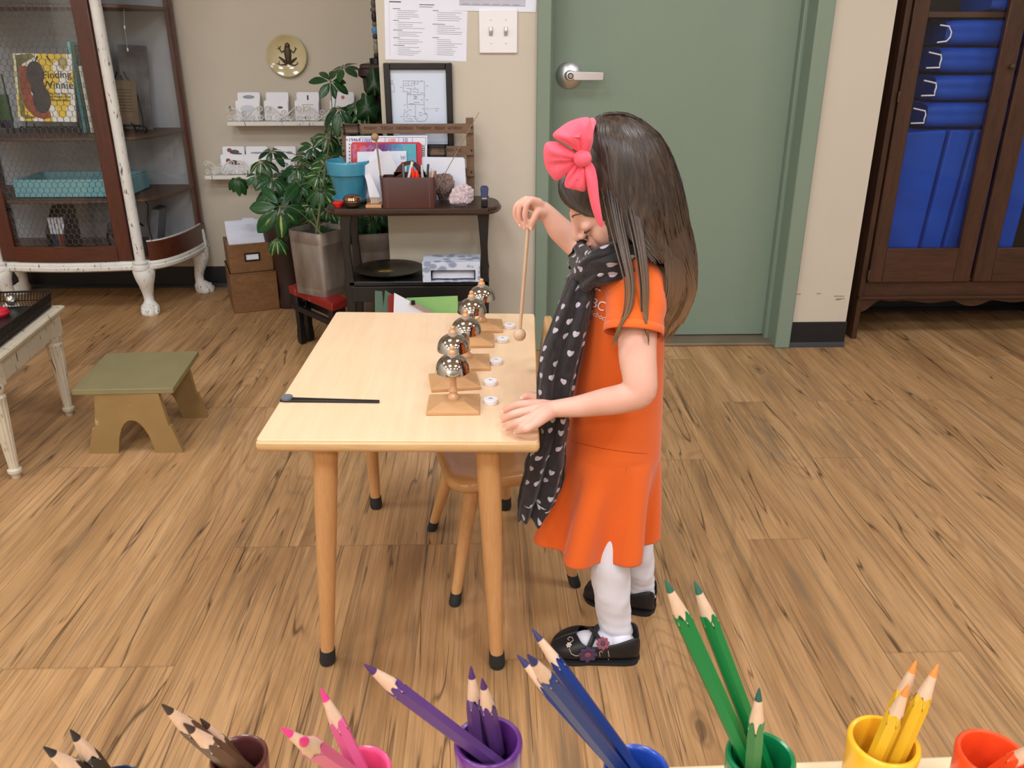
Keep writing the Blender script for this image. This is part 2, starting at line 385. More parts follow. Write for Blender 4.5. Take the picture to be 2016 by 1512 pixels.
wallb('wall_front', [(-3.2, 4.0, -3.52, -3.4, 0, CEIL)])
wallb('ceiling', [(-3.4, 4.2, -3.5, 4.05, CEIL, CEIL+0.1)], M['ceiling'])
def baseb(name, x0, x1, y):
    m = MB()
    prof = [(0, 0), (-0.014, 0), (-0.010, 0.008), (-0.004, 0.018), (-0.004, 0.098), (-0.002, 0.1), (0, 0.1)]
    m.prism([(x0, y+a, b) for a, b in prof], (x1-x0, 0, 0)); return struct(m.build(name, M['rubber_base'], smooth=0))
baseb('baseboard_recess', -3.19, 0.099, YR); baseb('baseboard_back', DX1+0.001, XE+0.004, YW)
baseb('baseboard_alcove', XE+0.002, 3.99, YA)
m = MB(); m.box((XC/2+DX0/2-0.003, YW-0.002, 0.05), (DX0-XC-0.006, 0.004, 0.1)); struct(m.build('baseboard_left', M['rubber_base'], smooth=0))
# scuffs on the lower wall beside the cupboard
m = MB()
for (x, y, w) in ((1652, 583, 22), (1655, 588, 18), (1570, 579, 14), (1612, 578, 9), (1650, 590, 12)):
    p = PY(x, y, YW-0.001); m.box((p.x, YW-0.0006, p.z), (w*0.0018, 0.0012, 0.0028))
struct(m.build('trim_2', plain('scuff_mark', srgb(150, 138, 126), 0.9), smooth=0))
# ================================================================== door
DY = YW+0.105
m = MB()
cw = 0.047
for xa, xb in ((DX0, DX0+cw), (DX1-cw-0.012, DX1)): m.box(((xa+xb)/2, YW+0.045, 1.06), (xb-xa, 0.13, 2.12))
m.box(((DX0+DX1)/2, YW+0.045, 2.12), (DX1-DX0, 0.13, 0.07))
for xa in (DX0+cw+0.004, DX1-cw-0.012-0.004):                       # stops
    m.box((xa, YW+0.085, 1.05), (0.018, 0.03, 2.1)); m.box((xa, YW+0.118, 1.05), (0.010, 0.03, 2.1))
struct(m.build('trim_1', M['green'], bev=0.004))
r = T('door_1', 'green painted door with a steel lever handle', 'door', ((DX0+DX1)/2, DY+0.02, 0.012)); del r['label'], r['category']; struct(r)
m = MB(); m.box(((DX0+DX1)/2-0.004, DY+0.022, 1.06), (DX1-DX0-2*cw+0.006, 0.044, 2.09)); m.build('door_leaf', M['green'], r, bev=0.002)
hp = PY(1120, 148, DY)
def lathe_y(m, c, prof, seg=36): m.lathe((0, 0, 0), prof, seg, M=Matrix.Translation(c) @ rotm(x=math.pi/2))
h = MB(); lathe_y(h, hp, [(0.0, 0.0), (0.046, 0.0), (0.046, 0.003), (0.043, 0.008), (0.022, 0.017), (0.018, 0.018), (0.016, 0.05), (0.0, 0.05)], 40)
ho = h.build('door_handle', M['steel'], r, smooth=40)
h = MB(); pa = hp+Vector((0, -0.056, 0)); lathe_y(h, hp+Vector((0, -0.045, 0)), [(0.0, 0), (0.016, 0), (0.017, 0.012), (0.015, 0.016), (0, 0.017)], 24)
h.loft([[Vector((pa.x+0.01+q*0.105, pa.y+math.sin(q*2.6)*-0.003+dy, pa.z+dz*(1-0.12*q)-0.002*q)) for dy, dz in ((-0.005, -0.015), (0.005, -0.015), (0.005, 0.015), (-0.005, 0.015))] for q in [k/8 for k in range(9)]])
h.build('lever', M['steel'], ho, smooth=40, bev=0.002)
h = MB(); lathe_y(h, pa+Vector((0, -0.004, 0)), [(0, 0), (0.010, 0), (0.010, 0.003), (0.008, 0.004), (0, 0.004)], 20); h.build('lock_ring', M['blackmetal'], ho)
h = MB(); lathe_y(h, pa+Vector((0, -0.006, 0)), [(0, 0), (0.0068, 0), (0.0068, 0.005), (0, 0.005)], 20); h.box((pa.x, pa.y-0.012, pa.z), (0.002, 0.003, 0.012)); h.build('thumb_turn', M['chrome'], ho)
m = MB(); m.box(((DX0+DX1)/2, YW+0.075, 0.006), (DX1-DX0-0.1, 0.13, 0.012), taper=0.995); struct(m.build('trim_3', plain('metal_threshold', srgb(132, 116, 98), 0.45, 0.4, var=0.15), bev=0.003))
# ================================================================== wall things
p = PY(981, 62, YW); t_ = T('light_switch_plate', 'white double light switch plate left of the green door', 'light switch', (p.x, YW, p.z-0.066))
m = MB(); m.box((p.x, YW-0.004, p.z), (0.128, 0.008, 0.136)); m.build('cover_plate', M['white'], t_, bev=0.004, bseg=3)
for sx in (-0.025, 0.025):
    m = MB(); m.box((p.x+sx, YW-0.0085, p.z), (0.012, 0.002, 0.028)); m.build('switch_slot', plain('slot_grey', srgb(160, 160, 168), 0.5), t_)
    m = MB(); m.box((0, 0, 0), (0.009, 0.016, 0.013), M=Matrix.Translation((p.x+sx, YW-0.013, p.z+0.004)) @ rotm(x=-0.5)); m.build('toggle', M['white'], t_, bev=0.001)
    for dz in (-0.036, 0.036):
        m = MB(); lathe_y(m, Vector((p.x+sx, YW-0.0078, p.z+dz)), [(0, 0), (0.0036, 0), (0.003, 0.0014), (0, 0.0016)], 12); m.build('screw', M['steel'], t_)
def sheet(name, label, cat, cps, yb, mats=None, thick=0.0006, lean=0):
    """a paper sheet given by 4 pixel corners (tl, tr, br, bl) on the plane y=yb"""
    pts = [PY(px, py, yb) for px, py in cps]; r_ = T(name, label, cat, tuple((pts[2]+pts[3])/2))
    m = MB(); m.prism(pts, (0, -thick, 0)); m.build('sheet', mats or M['paper'], r_, smooth=0)
    return r_, pts
def strips(root, name, pts, rows, mat, y):
    """rows: (u0,u1,v,h) in sheet units; u right, v down"""
    m = MB()
    for (u0, u1, v, h) in rows:
        q = [pts[0].lerp(pts[1], u).lerp(pts[3].lerp(pts[2], u), w) for u, w in ((u0, v), (u1, v), (u1, v+h), (u0, v+h))]
        for a in q: a.y = y
        m.prism(q, (0, -0.0002, 0))
    return m.build(name, mat, root, smooth=0)
r_, pts = sheet('paper_notice', 'white landscape sheet of small printed schedule text taped above the framed plan', 'paper', [(755, -70), (922, -66), (918, 121), (759, 117)], YW-0.0002)
rows = []; rows2 = []; rng = random.Random(3)
for (u, v0, heads) in ((0.08, 0.45, (0, 6, 11, 15, 19)), (0.56, 0.46, (0, 7, 14))):
    for k in range(25 if u < 0.5 else 24):
        v = v0+k*0.0205
        if u > 0.5 and k in (6, 13): continue
        if k in heads: rows2.append((u+0.02, u+0.02+rng.uniform(0.07, 0.16), v, 0.006)); continue
        rows.append((u+0.075, u+0.075+rng.uniform(0.14, 0.33 if u < 0.5 else 0.32), v, 0.0045)); rows.append((u+0.05, u+0.054, v, 0.005))
rows2 += [(0.42, 0.6, 0.40, 0.008), (0.42, 0.58, 0.425, 0.005), (0.06, 0.2, 0.375, 0.012)]
strips(r_, 'printed_lines', pts, rows, M['ink'], YW-0.0009); strips(r_, 'printed_headings', pts, rows2+[(0.055, 0.056, 0.375, 0.58)], plain('heading_ink', srgb(84, 84, 92), 0.8), YW-0.0009)
r_, pts = sheet('paper_notice', 'white sheet with a grey bordered table, above the light switch', 'paper', [(886, -60), (1060, -56), (1055, 24), (892, 21)], YW-0.0012)
strips(r_, 'printed_table', pts, [(0.08, 0.87, 0.2, 0.66)], plain('table_grey', srgb(196, 198, 214), 0.8), YW-0.0019)
strips(r_, 'printed_lines', pts, [(0.08, 0.87, 0.85, 0.012)]+[(0.12+0.12*k, 0.2+0.12*k, 0.82, 0.012) for k in range(6)], M['ink'], YW-0.0022)
# framed floor plan
fc = [(753, 124), (889, 122), (896, 296), (762, 297)]
pts = [PY(px, py, YW-0.022) for px, py in fc]
x0, x1 = (pts[0].x+pts[3].x)/2+0.002, (pts[1].x+pts[2].x)/2-0.002; z1, z0 = pts[0].z, pts[3].z
r_ = T('framed_floor_plan', 'black framed floor plan print hanging behind the wooden calendar', 'picture frame', ((x0+x1)/2, YW, z0))
m = MB(); fw = 0.021
for a in ((x0, x0+fw, z0, z1), (x1-fw, x1, z0, z1), (x0+fw, x1-fw, z1-fw, z1), (x0+fw, x1-fw, z0, z0+fw)):
    m.box(((a[0]+a[1])/2, YW-0.011, (a[2]+a[3])/2), (a[1]-a[0], 0.022, a[3]-a[2]))
m.build('frame', M['black'], r_, bev=0.003)
m = MB(); m.box(((x0+x1)/2, YW-0.009, (z0+z1)/2), (x1-x0-2*fw+0.004, 0.002, z1-z0-2*fw+0.004)); m.build('print', plain('print_paper', srgb(214, 226, 246), 0.7, var=0.01), r_, smooth=0)
m = MB()
def pl(seq, w=0.0009):
    q = [PY(740+a/7.96, 110+b/7.96, YW-0.0105) for a, b in seq]
    for a, b in zip(q, q[1:]): m.bar(a, b, w, 0.0006, up=(0, 1, 0))
for s_ in ([(425, 390), (760, 395), (765, 640)], [(425, 390), (430, 560), (490, 560), (490, 770), (500, 830)], [(510, 395), (512, 465), (600, 465), (600, 395)], [(610, 395), (610, 440), (660, 440), (660, 395)],
           [(430, 465), (505, 465)], [(480, 510), (545, 510), (545, 605), (490, 605)], [(545, 520), (660, 520), (665, 605), (770, 605)], [(490, 605), (665, 608)], [(500, 760), (755, 762), (755, 630)], [(618, 762), (622, 1010)], [(755, 762), (765, 880)],
           [(450, 880), (500, 880), (500, 850)], [(450, 880), (430, 930), (432, 990), (460, 1020), (600, 1025)], [(650, 1025), (770, 1022), (805, 970), (800, 910), (760, 880)], [(500, 985), (560, 985), (560, 1025)], [(655, 960), (640, 1000), (650, 1030)],
           [(195, 440), (285, 445), (292, 560), (200, 562)], [(205, 390), (260, 388), (262, 440)], [(860, 828), (900, 828)], [(580, 600), (640, 640), (590, 680)]): pl(s_)
for (a, b, w) in ((450, 430, 40), (550, 430, 30), (700, 400, 30), (380, 490, 30), (790, 470, 30), (600, 500, 25), (500, 580, 40), (580, 560, 30), (620, 572, 30), (700, 580, 50), (590, 640, 60), (600, 670, 50), (600, 730, 80), (520, 750, 80),
                  (440, 765, 25), (520, 848, 35), (440, 850, 25), (480, 920, 40), (530, 945, 25), (580, 950, 40), (670, 890, 50), (680, 930, 40), (740, 910, 60), (790, 825, 40), (920, 825, 70), (930, 860, 40), (380, 950, 30), (460, 950, 40), (720, 828, 40), (700, 690, 35), (785, 688, 35), (210, 430, 40), (200, 500, 30)):
    pl([(a, b), (a+w, b)], 0.0014)
pl([(370, 1222), (780, 1226)], 0.0018)
m.build('plan_drawing', M['ink'], r_, smooth=0)
m = MB(); m.box(((x0+x1)/2, YW-0.0135, (z0+z1)/2), (x1-x0-2*fw+0.002, 0.0015, z1-z0-2*fw+0.002)); m.build('glass_pane', M['glass'], r_, smooth=0)
# frog plate
pc = PY(564, 110, YR-0.02); R0 = 0.087
r_ = T('decorative_plate', 'round cream wall plate with a brown frog above the white shelves', 'plate', (pc.x, YR, pc.z-R0))
def on_wall_lathe(m, c, prof, seg=48): m.lathe((0, 0, 0), prof, seg, M=Matrix.Translation(c) @ rotm(x=math.pi/2))
m = MB(); on_wall_lathe(m, Vector((pc.x, YR, pc.z)), [(0, 0), (0.05, 0.0), (R0, 0.016), (R0, 0.019), (R0-0.004, 0.021), (0.06, 0.012), (0.03, 0.008), (0, 0.007)], 64)
t = NT('cream_glaze'); gr = t.noise(t.coords(), 9, 3); t.base(t.ramp(gr, [(0.3, srgb(196, 180, 134)), (0.7, srgb(214, 202, 162))])); M['glaze'] = t.prop(0.12, 0, coat=0.6)
m.build('dish', M['glaze'], r_, smooth=40)
m = MB(); yq = YR-0.0098
def fr(a, b, k=0.0): q = PY(400+a/5.93, 60+b/5.93, YR-0.02); q.y = yq-k; return q
def blade(seq, rr):
    q = [fr(*s_) for s_ in seq]
    m.tube(q, [x*0.00042 for x in rr], 8, flat=1.0, round_end=True)
m.ell(fr(980, 270), (0.0150, 0.006, 0.040)); m.ell(fr(975, 178), (0.0115, 0.006, 0.0125)); m.ell(fr(985, 340), (0.012, 0.005, 0.018))
for (seq, rr) in (([(950, 230), (910, 255), (880, 210)], (9, 8, 7)), ([(880, 210), (850, 215)], (5, 3)), ([(885, 210), (862, 175)], (5, 3)), ([(888, 208), (900, 180)], (5, 3)),
                  ([(1010, 230), (1050, 262), (1075, 215)], (9, 8, 7)), ([(1075, 215), (1105, 218)], (5, 3)), ([(1072, 212), (1088, 182)], (5, 3)), ([(1070, 212), (1060, 188)], (5, 3)),
                  ([(970, 380), (930, 350), (885, 315)], (11, 16, 9)), ([(1000, 380), (1040, 355), (1080, 325)], (11, 16, 9)), ([(885, 318), (930, 362), (965, 398)], (7, 8, 7)), ([(1080, 328), (1040, 365), (1005, 398)], (7, 8, 7)),
                  ([(965, 398), (905, 405), (850, 385)], (8, 8, 5)), ([(850, 385), (815, 352)], (5, 3)), ([(855, 395), (830, 405)], (5, 3)), ([(880, 385), (880, 355)], (5, 3)),
                  ([(1005, 398), (1065, 410), (1110, 385)], (8, 8, 5)), ([(1110, 385), (1145, 370)], (5, 3)), ([(1105, 400), (1135, 420)], (5, 3)), ([(1090, 385), (1095, 360)], (5, 3))): blade(seq, rr)
m.build('frog', plain('frog_brown', srgb(62, 50, 28), 0.35, var=0.35, vs=60), r_, smooth=60)
# ================================================================== white card shelves
CARDW = plain('card_white', srgb(240, 241, 250), 0.55, var=0.01)
def card(x, y, z, w, h, lean, parts, label, group, cat='card'):
    r_ = T('picture_card', label, cat, (x, y, z), 0, group)
    Mx = Matrix.Translation((0, 0, 0)) @ rotm(x=lean)
    out = []
    rr = 0.008
    for cx, cz, a0 in ((w/2-rr, h-rr, 0), (-w/2+rr, h-rr, 90), (-w/2+rr, rr, 180), (w/2-rr, rr, 270)):
        for k in range(4): a = math.radians(a0+30*k); out.append((cx+rr*math.cos(a), 0, cz+rr*math.sin(a)))
    m = MB(); m.prism(out, (0, -0.0015, 0), M=Mx); m.build('card_sheet', CARDW, r_, smooth=0, local=True)
    for (nm, mat, shp) in parts:
        m = MB()
        for s_ in shp:
            if s_[0] == 'e': m.ell(( s_[1], -0.0018, s_[2]), (s_[3], 0.0007, s_[4]), 16, 6, M=Mx)
            else: m.box((s_[1], -0.0018, s_[2]), (s_[3], 0.001, s_[4]), M=Mx)
        m.build(nm, mat, r_, local=True, smooth=60)
    return r_
GREY = plain('print_grey', srgb(150, 158, 172), 0.7, var=0.15, vs=60); BIRD = plain('print_bird', srgb(96, 80, 84), 0.7, var=0.3, vs=80); BIRDR = plain('print_red', srgb(140, 78, 80), 0.7, var=0.2)
def wall_shelf(x0, x1, ztop, yf, label, seed):
    r_ = T('wall_shelf', label, 'shelf', ((x0+x1)/2, YR, ztop-0.02))
    m = MB(); d = YR-yf
    m.box(((x0+x1)/2, YR-d/2, ztop-0.009), (x1-x0, d, 0.018)); m.box(((x0+x1)/2, YR-0.006, ztop+0.012), (x1-x0-0.01, 0.012, 0.03)); m.build('board', M['dpaint'], r_, bev=0.003)
    m = MB(); rng = random.Random(seed)
    def curl(cx, cz, r, a0, turns, sgn=1):
        n = 22; pth = []
        for k in range(n): q = k/(n-1); a = a0+sgn*turns*2*math.pi*q; rr = r*(1-0.75*q); pth.append((cx+rr*math.cos(a), yf+0.004, cz+rr*math.sin(a)))
        m.tube(pth, 0.0027, 6)
    L = x1-x0; nseg = max(2, round(L/0.165)); s_ = L/nseg
    for k in range(nseg):
        a = x0+k*s_
        curl(a+0.016, ztop+0.052, 0.014, -0.6, 1.3, 1); curl(a+0.016, ztop+0.018, 0.013, 0.6, 1.3, -1)
        curl(a+s_-0.016, ztop+0.052, 0.014, math.pi+0.6, 1.3, -1); curl(a+s_-0.016, ztop+0.018, 0.013, math.pi-0.6, 1.3, 1)
        mid = a+s_/2
        m.tube([(a+0.026, yf+0.004, ztop+0.062), (a+0.045, yf+0.004, ztop+0.05), (mid-0.012, yf+0.004, ztop+0.026), (mid+0.012, yf+0.004, ztop+0.012), (mid+0.03, yf+0.004, ztop+0.003)], 0.0030, 6)
        m.tube([(a+s_-0.026, yf+0.004, ztop+0.062), (a+s_-0.045, yf+0.004, ztop+0.05), (mid+0.012, yf+0.004, ztop+0.026), (mid-0.012, yf+0.004, ztop+0.012), (mid-0.03, yf+0.004, ztop+0.003)], 0.0030, 6)
        curl(mid, ztop+0.038, 0.012, 0, 1.2); curl(mid-0.028, ztop+0.017, 0.011, 2, 1.0); curl(mid+0.028, ztop+0.017, 0.011, 1, 1.0, -1)
    m.build('scrollwork', M['dpaint'], r_, smooth=60)
YF = 3.825
a = PY(446, 240, YF); b = PY(740, 240, YF); ZS1 = a.z
wall_shelf(a.x, b.x+0.02, ZS1, YF, 'upper distressed white shelf with scrolled rail under the frog plate', 1)
a2 = PY(402, 346, YF); b2 = PY(650, 346, YF); ZS2 = a2.z
wall_shelf(a2.x, b2.x+0.02, ZS2, YF, 'lower distressed white shelf with scrolled rail, half hidden by the plant', 2)
ORG = plain('print_orange', srgb(214, 110, 84), 0.7); TAN = plain('print_tan', srgb(196, 176, 140), 0.7)
CW, CH = 0.098, 0.118
def two_cards(pxc, zs, desc, parts_b, parts_f, grp, where):
    q = PY(pxc, 215 if zs == ZS1 else 320, YR-0.045)
    card(q.x, YR-0.048, zs+0.002, CW, CH, math.radians(-9), parts_b, 'back card '+desc+', '+where, grp)
    card(q.x-0.004, YR-0.064, zs+0.002, CW+0.006, 0.085, math.radians(-9), parts_f, 'front card '+desc+', '+where, grp)
two_cards(491, ZS1, 'of the first pair from the left', [('printed_picture', GREY, [('e', 0, 0.098, 0.026, 0.008)])], [('printed_picture', plain('pale_print', srgb(206, 212, 226), 0.7), [('e', 0, 0.05, 0.032, 0.016), ('e', -0.02, 0.03, 0.01, 0.018)])], 'cards on the upper white shelf', 'upper white shelf')
two_cards(547, ZS1, 'of the blank second pair', [('printed_caption', GREY, [('b', 0, 0.012, 0.05, 0.002)])], [('printed_picture', BIRD, [('e', 0.018, 0.055, 0.012, 0.005)])], 'cards on the upper white shelf', 'upper white shelf')
two_cards(607, ZS1, 'of the third pair with a black bar', [('printed_picture', M['dkink'], [('b', 0, 0.095, 0.006, 0.02)])], [('printed_picture', TAN, [('b', 0.005, 0.066, 0.05, 0.003), ('b', -0.014, 0.05, 0.003, 0.03), ('b', 0, 0.012, 0.05, 0.003)])], 'cards on the upper white shelf', 'upper white shelf')
two_cards(676, ZS1, 'of the pair with an orange dot by the leaves', [('printed_picture', ORG, [('e', 0, 0.096, 0.008, 0.008)])], [('printed_picture', plain('stripe_tan', srgb(206, 190, 140), 0.7), [('b', 0, 0.05, 0.08, 0.012)])], 'cards on the upper white shelf', 'upper white shelf')
def bird(z): return [('printed_bird', BIRD, [('e', 0.004, z-0.004, 0.022, 0.010), ('e', 0.022, z-0.012, 0.016, 0.004)]), ('printed_head', BIRDR, [('e', -0.018, z+0.004, 0.011, 0.009)])]
two_cards(461, ZS2, 'of the pair showing a red-headed bird', bird(0.098), bird(0.055), 'cards on the lower white shelf', 'lower white shelf')
two_cards(507, ZS2, 'of the second pair with a grey streak', [('printed_picture', GREY, [('e', 0, 0.09, 0.03, 0.004)])], [('printed_picture', GREY, [('e', 0.01, 0.04, 0.03, 0.008)])], 'cards on the lower white shelf', 'lower white shelf')
two_cards(562, ZS2, 'of the third pair behind leaves', [('printed_picture', GREY, [('e', 0.02, 0.09, 0.015, 0.006)])], [('printed_picture', BIRD, [('e', 0, 0.04, 0.02, 0.01)])], 'cards on the lower white shelf', 'lower white shelf')
two_cards(622, ZS2, 'of the fourth pair, grey and hidden by leaves', [('printed_picture', GREY, [('e', 0, 0.09, 0.02, 0.01)])], [('printed_picture', GREY, [('e', 0, 0.04, 0.03, 0.014)])], 'cards on the lower white shelf', 'lower white shelf')
# ================================================================== glass display cabinet
CXR, CXL = -1.483, -2.075                  # right and left front posts
CYF, CYB = 3.50, 3.895
XRB, XLB = -1.335, -2.225                  # rear corners
ZB = 0.205                                 # underside of the case
def cab_outline(inset=0.0, n=10, front_only=False):
    """plan outline, counter-clockwise seen from above starting at the right rear corner"""
    pts = []
    for k in range(n+1):                   # right curved side, rear to front
        a = math.pi/2*k/n
        pts.append((CXR+(XRB-CXR-inset)*math.cos(a)**0.8, CYB-(CYB-CYF-inset)*math.sin(a)**0.9))
    for k in range(1, n):                  # bowed front
        q = k/n; pts.append((lerp(CXR, CXL, q), CYF-0.03*math.sin(math.pi*q)+inset))
    for k in range(n+1):
        a = math.pi/2*(1-k/n)
        pts.append((CXL+(XLB-CXL+inset)*math.cos(a)**0.8, CYB-(CYB-CYF-inset)*math.sin(a)**0.9))
    return pts
cab = T('display_cabinet', 'tall mahogany and distressed white display cabinet with wire mesh door and claw feet', 'cabinet', ((CXR+CXL)/2, 3.7, 0))
def ring(z, inset): return [Vector((x, y, z)) for x, y in cab_outline(inset)]
m = MB(); m.loft([ring(ZB-0.012, 0.02), ring(ZB-0.012, 0.0), ring(ZB-0.004, -0.014), ring(ZB+0.008, -0.016), ring(ZB+0.012, -0.008), ring(ZB+0.016, -0.010), ring(ZB+0.026, -0.008), ring(ZB+0.031, 0.0), ring(ZB+0.031, 0.02)])
for cx in (CXR, CXL): m.lathe((cx, CYF-0.004, ZB-0.012), [(0.02, 0), (0.036, 0.006), (0.038, 0.02), (0.031, 0.028), (0.034, 0.036), (0.026, 0.044), (0.0, 0.044)], 24)
m.build('base_moulding', M['dpaint'], cab, smooth=50)
ZT = 1.42
m = MB(); m.box(((XRB+XLB)/2, CYB+0.006, (ZB+ZT)/2), (XRB-XLB-0.01, 0.010, ZT-ZB-0.03)); m.build('back_panel', M['cabback'], cab, smooth=0)
m = MB(); m.loft([ring(ZT, 0.0), ring(ZT, -0.02), ring(ZT+0.05, -0.03), ring(ZT+0.05, 0)]); m.build('top_board', M['mahogx'], cab, smooth=50)
for cx in (CXR, CXL):
    m = MB(); m.tube([(cx, CYF-0.004, ZB+0.03+(ZT-ZB-0.03)*k/10) for k in range(11)], 0.0215, 20); m.build('post', M['dpaint'], cab, smooth=60)
for cx in (XRB-0.012, XLB+0.012): m = MB(); m.box((cx, CYB-0.014, (ZB+ZT)/2), (0.03, 0.03, ZT-ZB-0.03)); m.build('rear_stile', M['mahog'], cab, bev=0.002)
zsh = [0.29, PY(100, 395, CYF-0.02).z, PY(100, 271, CYF-0.02).z, PY(100, 6, CYF-0.02).z]
for k, z in enumerate(zsh):
    m = MB(); i0 = 0.014 if k else 0.006
    m.loft([ring(z-0.016, i0+0.004), ring(z-0.013, i0), ring(z-0.004, i0), ring(z-0.001, i0+0.004), ring(z-0.001, i0+0.02)] if k else [ring(ZB+0.03, i0), ring(z-0.04, i0), ring(z-0.04, 0.03)])
    m.build('shelf' if k else 'floor_board', M['shelfwood'] if k else M['mahogx'], cab, smooth=40)
# side curved rail and glass
sidec = [Vector((x, y, 0)) for x, y in cab_outline(0.004)[:10]]
def ribbon(pts, z0, z1, th):
    m_ = MB(); n = len(pts); rings = []
    for i, p in enumerate(pts):
        tn = (pts[min(i+1, n-1)]-pts[max(i-1, 0)]).normalized(); nn = Vector((tn.y, -tn.x, 0))*th/2
        rings.append([p+nn+Vector((0, 0, z0)), p-nn+Vector((0, 0, z0)), p-nn+Vector((0, 0, z1)), p+nn+Vector((0, 0, z1))])
    m_.loft(rings); return m_
ribbon(sidec, ZB+0.03, 0.315, 0.022).build('side_rail', M['mahogx'], cab, smooth=50)
ribbon(sidec, 0.315, 0.319, 0.008).build('glazing_bead', M['dpaint'], cab, smooth=50)
ribbon(sidec, 0.317, ZT, 0.003).build('side_glass', M['glass'], cab, smooth=50)
# door: mahogany frame, wire mesh, glass
dx0, dx1 = CXL+0.026, CXR-0.026
def front(x, k=0.0): q = (x-CXL)/(CXR-CXL); return CYF-0.03*math.sin(math.pi*q)+k
DZ0, DZ1, SW = ZB+0.036, 1.40, 0.062
def fcurve(xa, xb, z0, z1, th, name, mat, par):
    pts = [Vector((lerp(xa, xb, k/10), front(lerp(xa, xb, k/10)), 0)) for k in range(11)]
    return ribbon(pts, z0, z1, th).build(name, mat, par, smooth=40)
m = MB()
for xa, xb in ((dx0, dx0+SW), (dx1-SW, dx1)): m.box(((xa+xb)/2, front((xa+xb)/2)+0.001, (DZ0+DZ1)/2), (xb-xa, 0.022, DZ1-DZ0))
door = m.build('door', M['mahog'], cab, bev=0.003)
fcurve(dx0+SW-0.004, dx1-SW+0.004, DZ0, DZ0+0.062, 0.021, 'bottom_rail', M['mahogx'], door)
fcurve(dx0+SW-0.004, dx1-SW+0.004, DZ1-0.06, DZ1, 0.021, 'top_rail', M['mahogx'], door)
fcurve(dx0+SW-0.004, dx1-SW+0.004, DZ0+0.06, DZ1-0.058, 0.003, 'door_glass', M['glass'], door)
m = MB(); w = 0.0245; xa, xb, za, zb = dx0+SW-0.002, dx1-SW+0.002, DZ0+0.06, DZ1-0.06; R_ = w/math.sqrt(3)
rows_ = int((zb-za)/(1.5*R_))+2
for r_i in range(rows_):
    zc = za+r_i*1.5*R_
    for c_i in range(int((xb-xa)/w)+2):
        xc = xa+c_i*w+(w/2 if r_i % 2 else 0)
        P6 = [(xc, zc+R_), (xc-w/2, zc+R_/2), (xc-w/2, zc-R_/2)]; P6b = [(xc, zc+R_), (xc+w/2, zc+R_/2)]
        for (p, q, rad) in ((P6[0], P6[1], 0.0008), (P6[1], P6[2], 0.0013), (P6b[0], P6b[1], 0.0008)):
            if all(xa <= s_[0] <= xb and za <= s_[1] <= zb for s_ in (p, q)):
                m.tube([(p[0], front(p[0], 0.012), p[1]), (q[0], front(q[0], 0.012), q[1])], rad, 4, cap=False)
m.build('wire_mesh', M['wire'], door, smooth=60)
m = MB(); h_ = PY(13, 412, front(dx0+0.02)-0.012); m.ell(h_, (0.005, 0.008, 0.007)); m.box((h_.x, h_.y+0.006, h_.z), (0.006, 0.004, 0.03)); m.build('door_knob', M['blackmetal'], door)
# claw feet
def claw(c, d):
    """cabriole leg: c = top centre, d = unit xy direction outwards"""
    d = Vector((d[0], d[1], 0)).normalized(); s_ = Vector((-d.y, d.x, 0)); rings = []
    prof = [(0.205, 0.000, 0.046, 0.040), (0.185, 0.012, 0.045, 0.038), (0.160, 0.016, 0.040, 0.034), (0.130, 0.010, 0.031, 0.028), (0.10, 0.000, 0.025, 0.023), (0.075, -0.006, 0.021, 0.020), (0.055, -0.006, 0.020, 0.020),
            (0.045, 0.002, 0.028, 0.028), (0.034, 0.008, 0.036, 0.037), (0.018, 0.014, 0.038, 0.042), (0.006, 0.016, 0.037, 0.042), (0.0, 0.016, 0.034, 0.039)]
    cc = Vector((c[0], c[1], 0))
    for z, o_, a, b in prof:
        rr = []
        for k in range(28):
            th = 2*math.pi*k/28; ca, sa = math.cos(th), math.sin(th)
            e = 1.0
            if z < 0.04: e = 1.0+0.10*abs(math.cos(2.5*th))-0.05   # toes
            if z > 0.12: e = 1.0+0.10*max(0, ca)**3
            rr.append(cc+d*(o_+b*ca*e)+s_*(a*sa*e)+Vector((0, 0, z)))
        rings.append(rr)
    m_ = MB(); m_.loft(rings)
    for k in (-1.5, -0.5, 0.5, 1.5):
        p = cc+d*(0.047-abs(k)*0.005)+s_*(k*0.0165)
        m_.ell(p+Vector((0, 0, 0.012)), (0.0115, 0.0115, 0.014), 10, 8); m_.ell(p-d*0.010+Vector((0, 0, 0.025)), (0.0105, 0.0105, 0.014), 10, 8)
    return m_
for (cx, cy, dx, dy) in ((CXR+0.001, CYF+0.012, 0.35, -1), (CXL, CYF+0.012, -0.35, -1), (XRB-0.03, CYB-0.05, 1, -0.15), (XLB+0.03, CYB-0.05, -1, -0.15)):
    claw((cx, cy), (dx, dy)).build('claw_foot', M['dpaint'], cab, smooth=60)
m = MB()
for k in range(1):
    q = [(XRB+0.006, CYB-0.045, ZB+0.02), (XRB+0.020, CYB-0.045, ZB-0.02), (XRB+0.018, CYB-0.045, ZB+0.03), (XRB+0.012, CYB-0.045, ZB+0.085), (XRB+0.005, CYB-0.045, ZB+0.09), (XRB-0.002, CYB-0.045, ZB+0.06)]
    m.prism(q, (0, 0.02, 0))
m.build('knee_block', M['dpaint'], cab, bev=0.004)
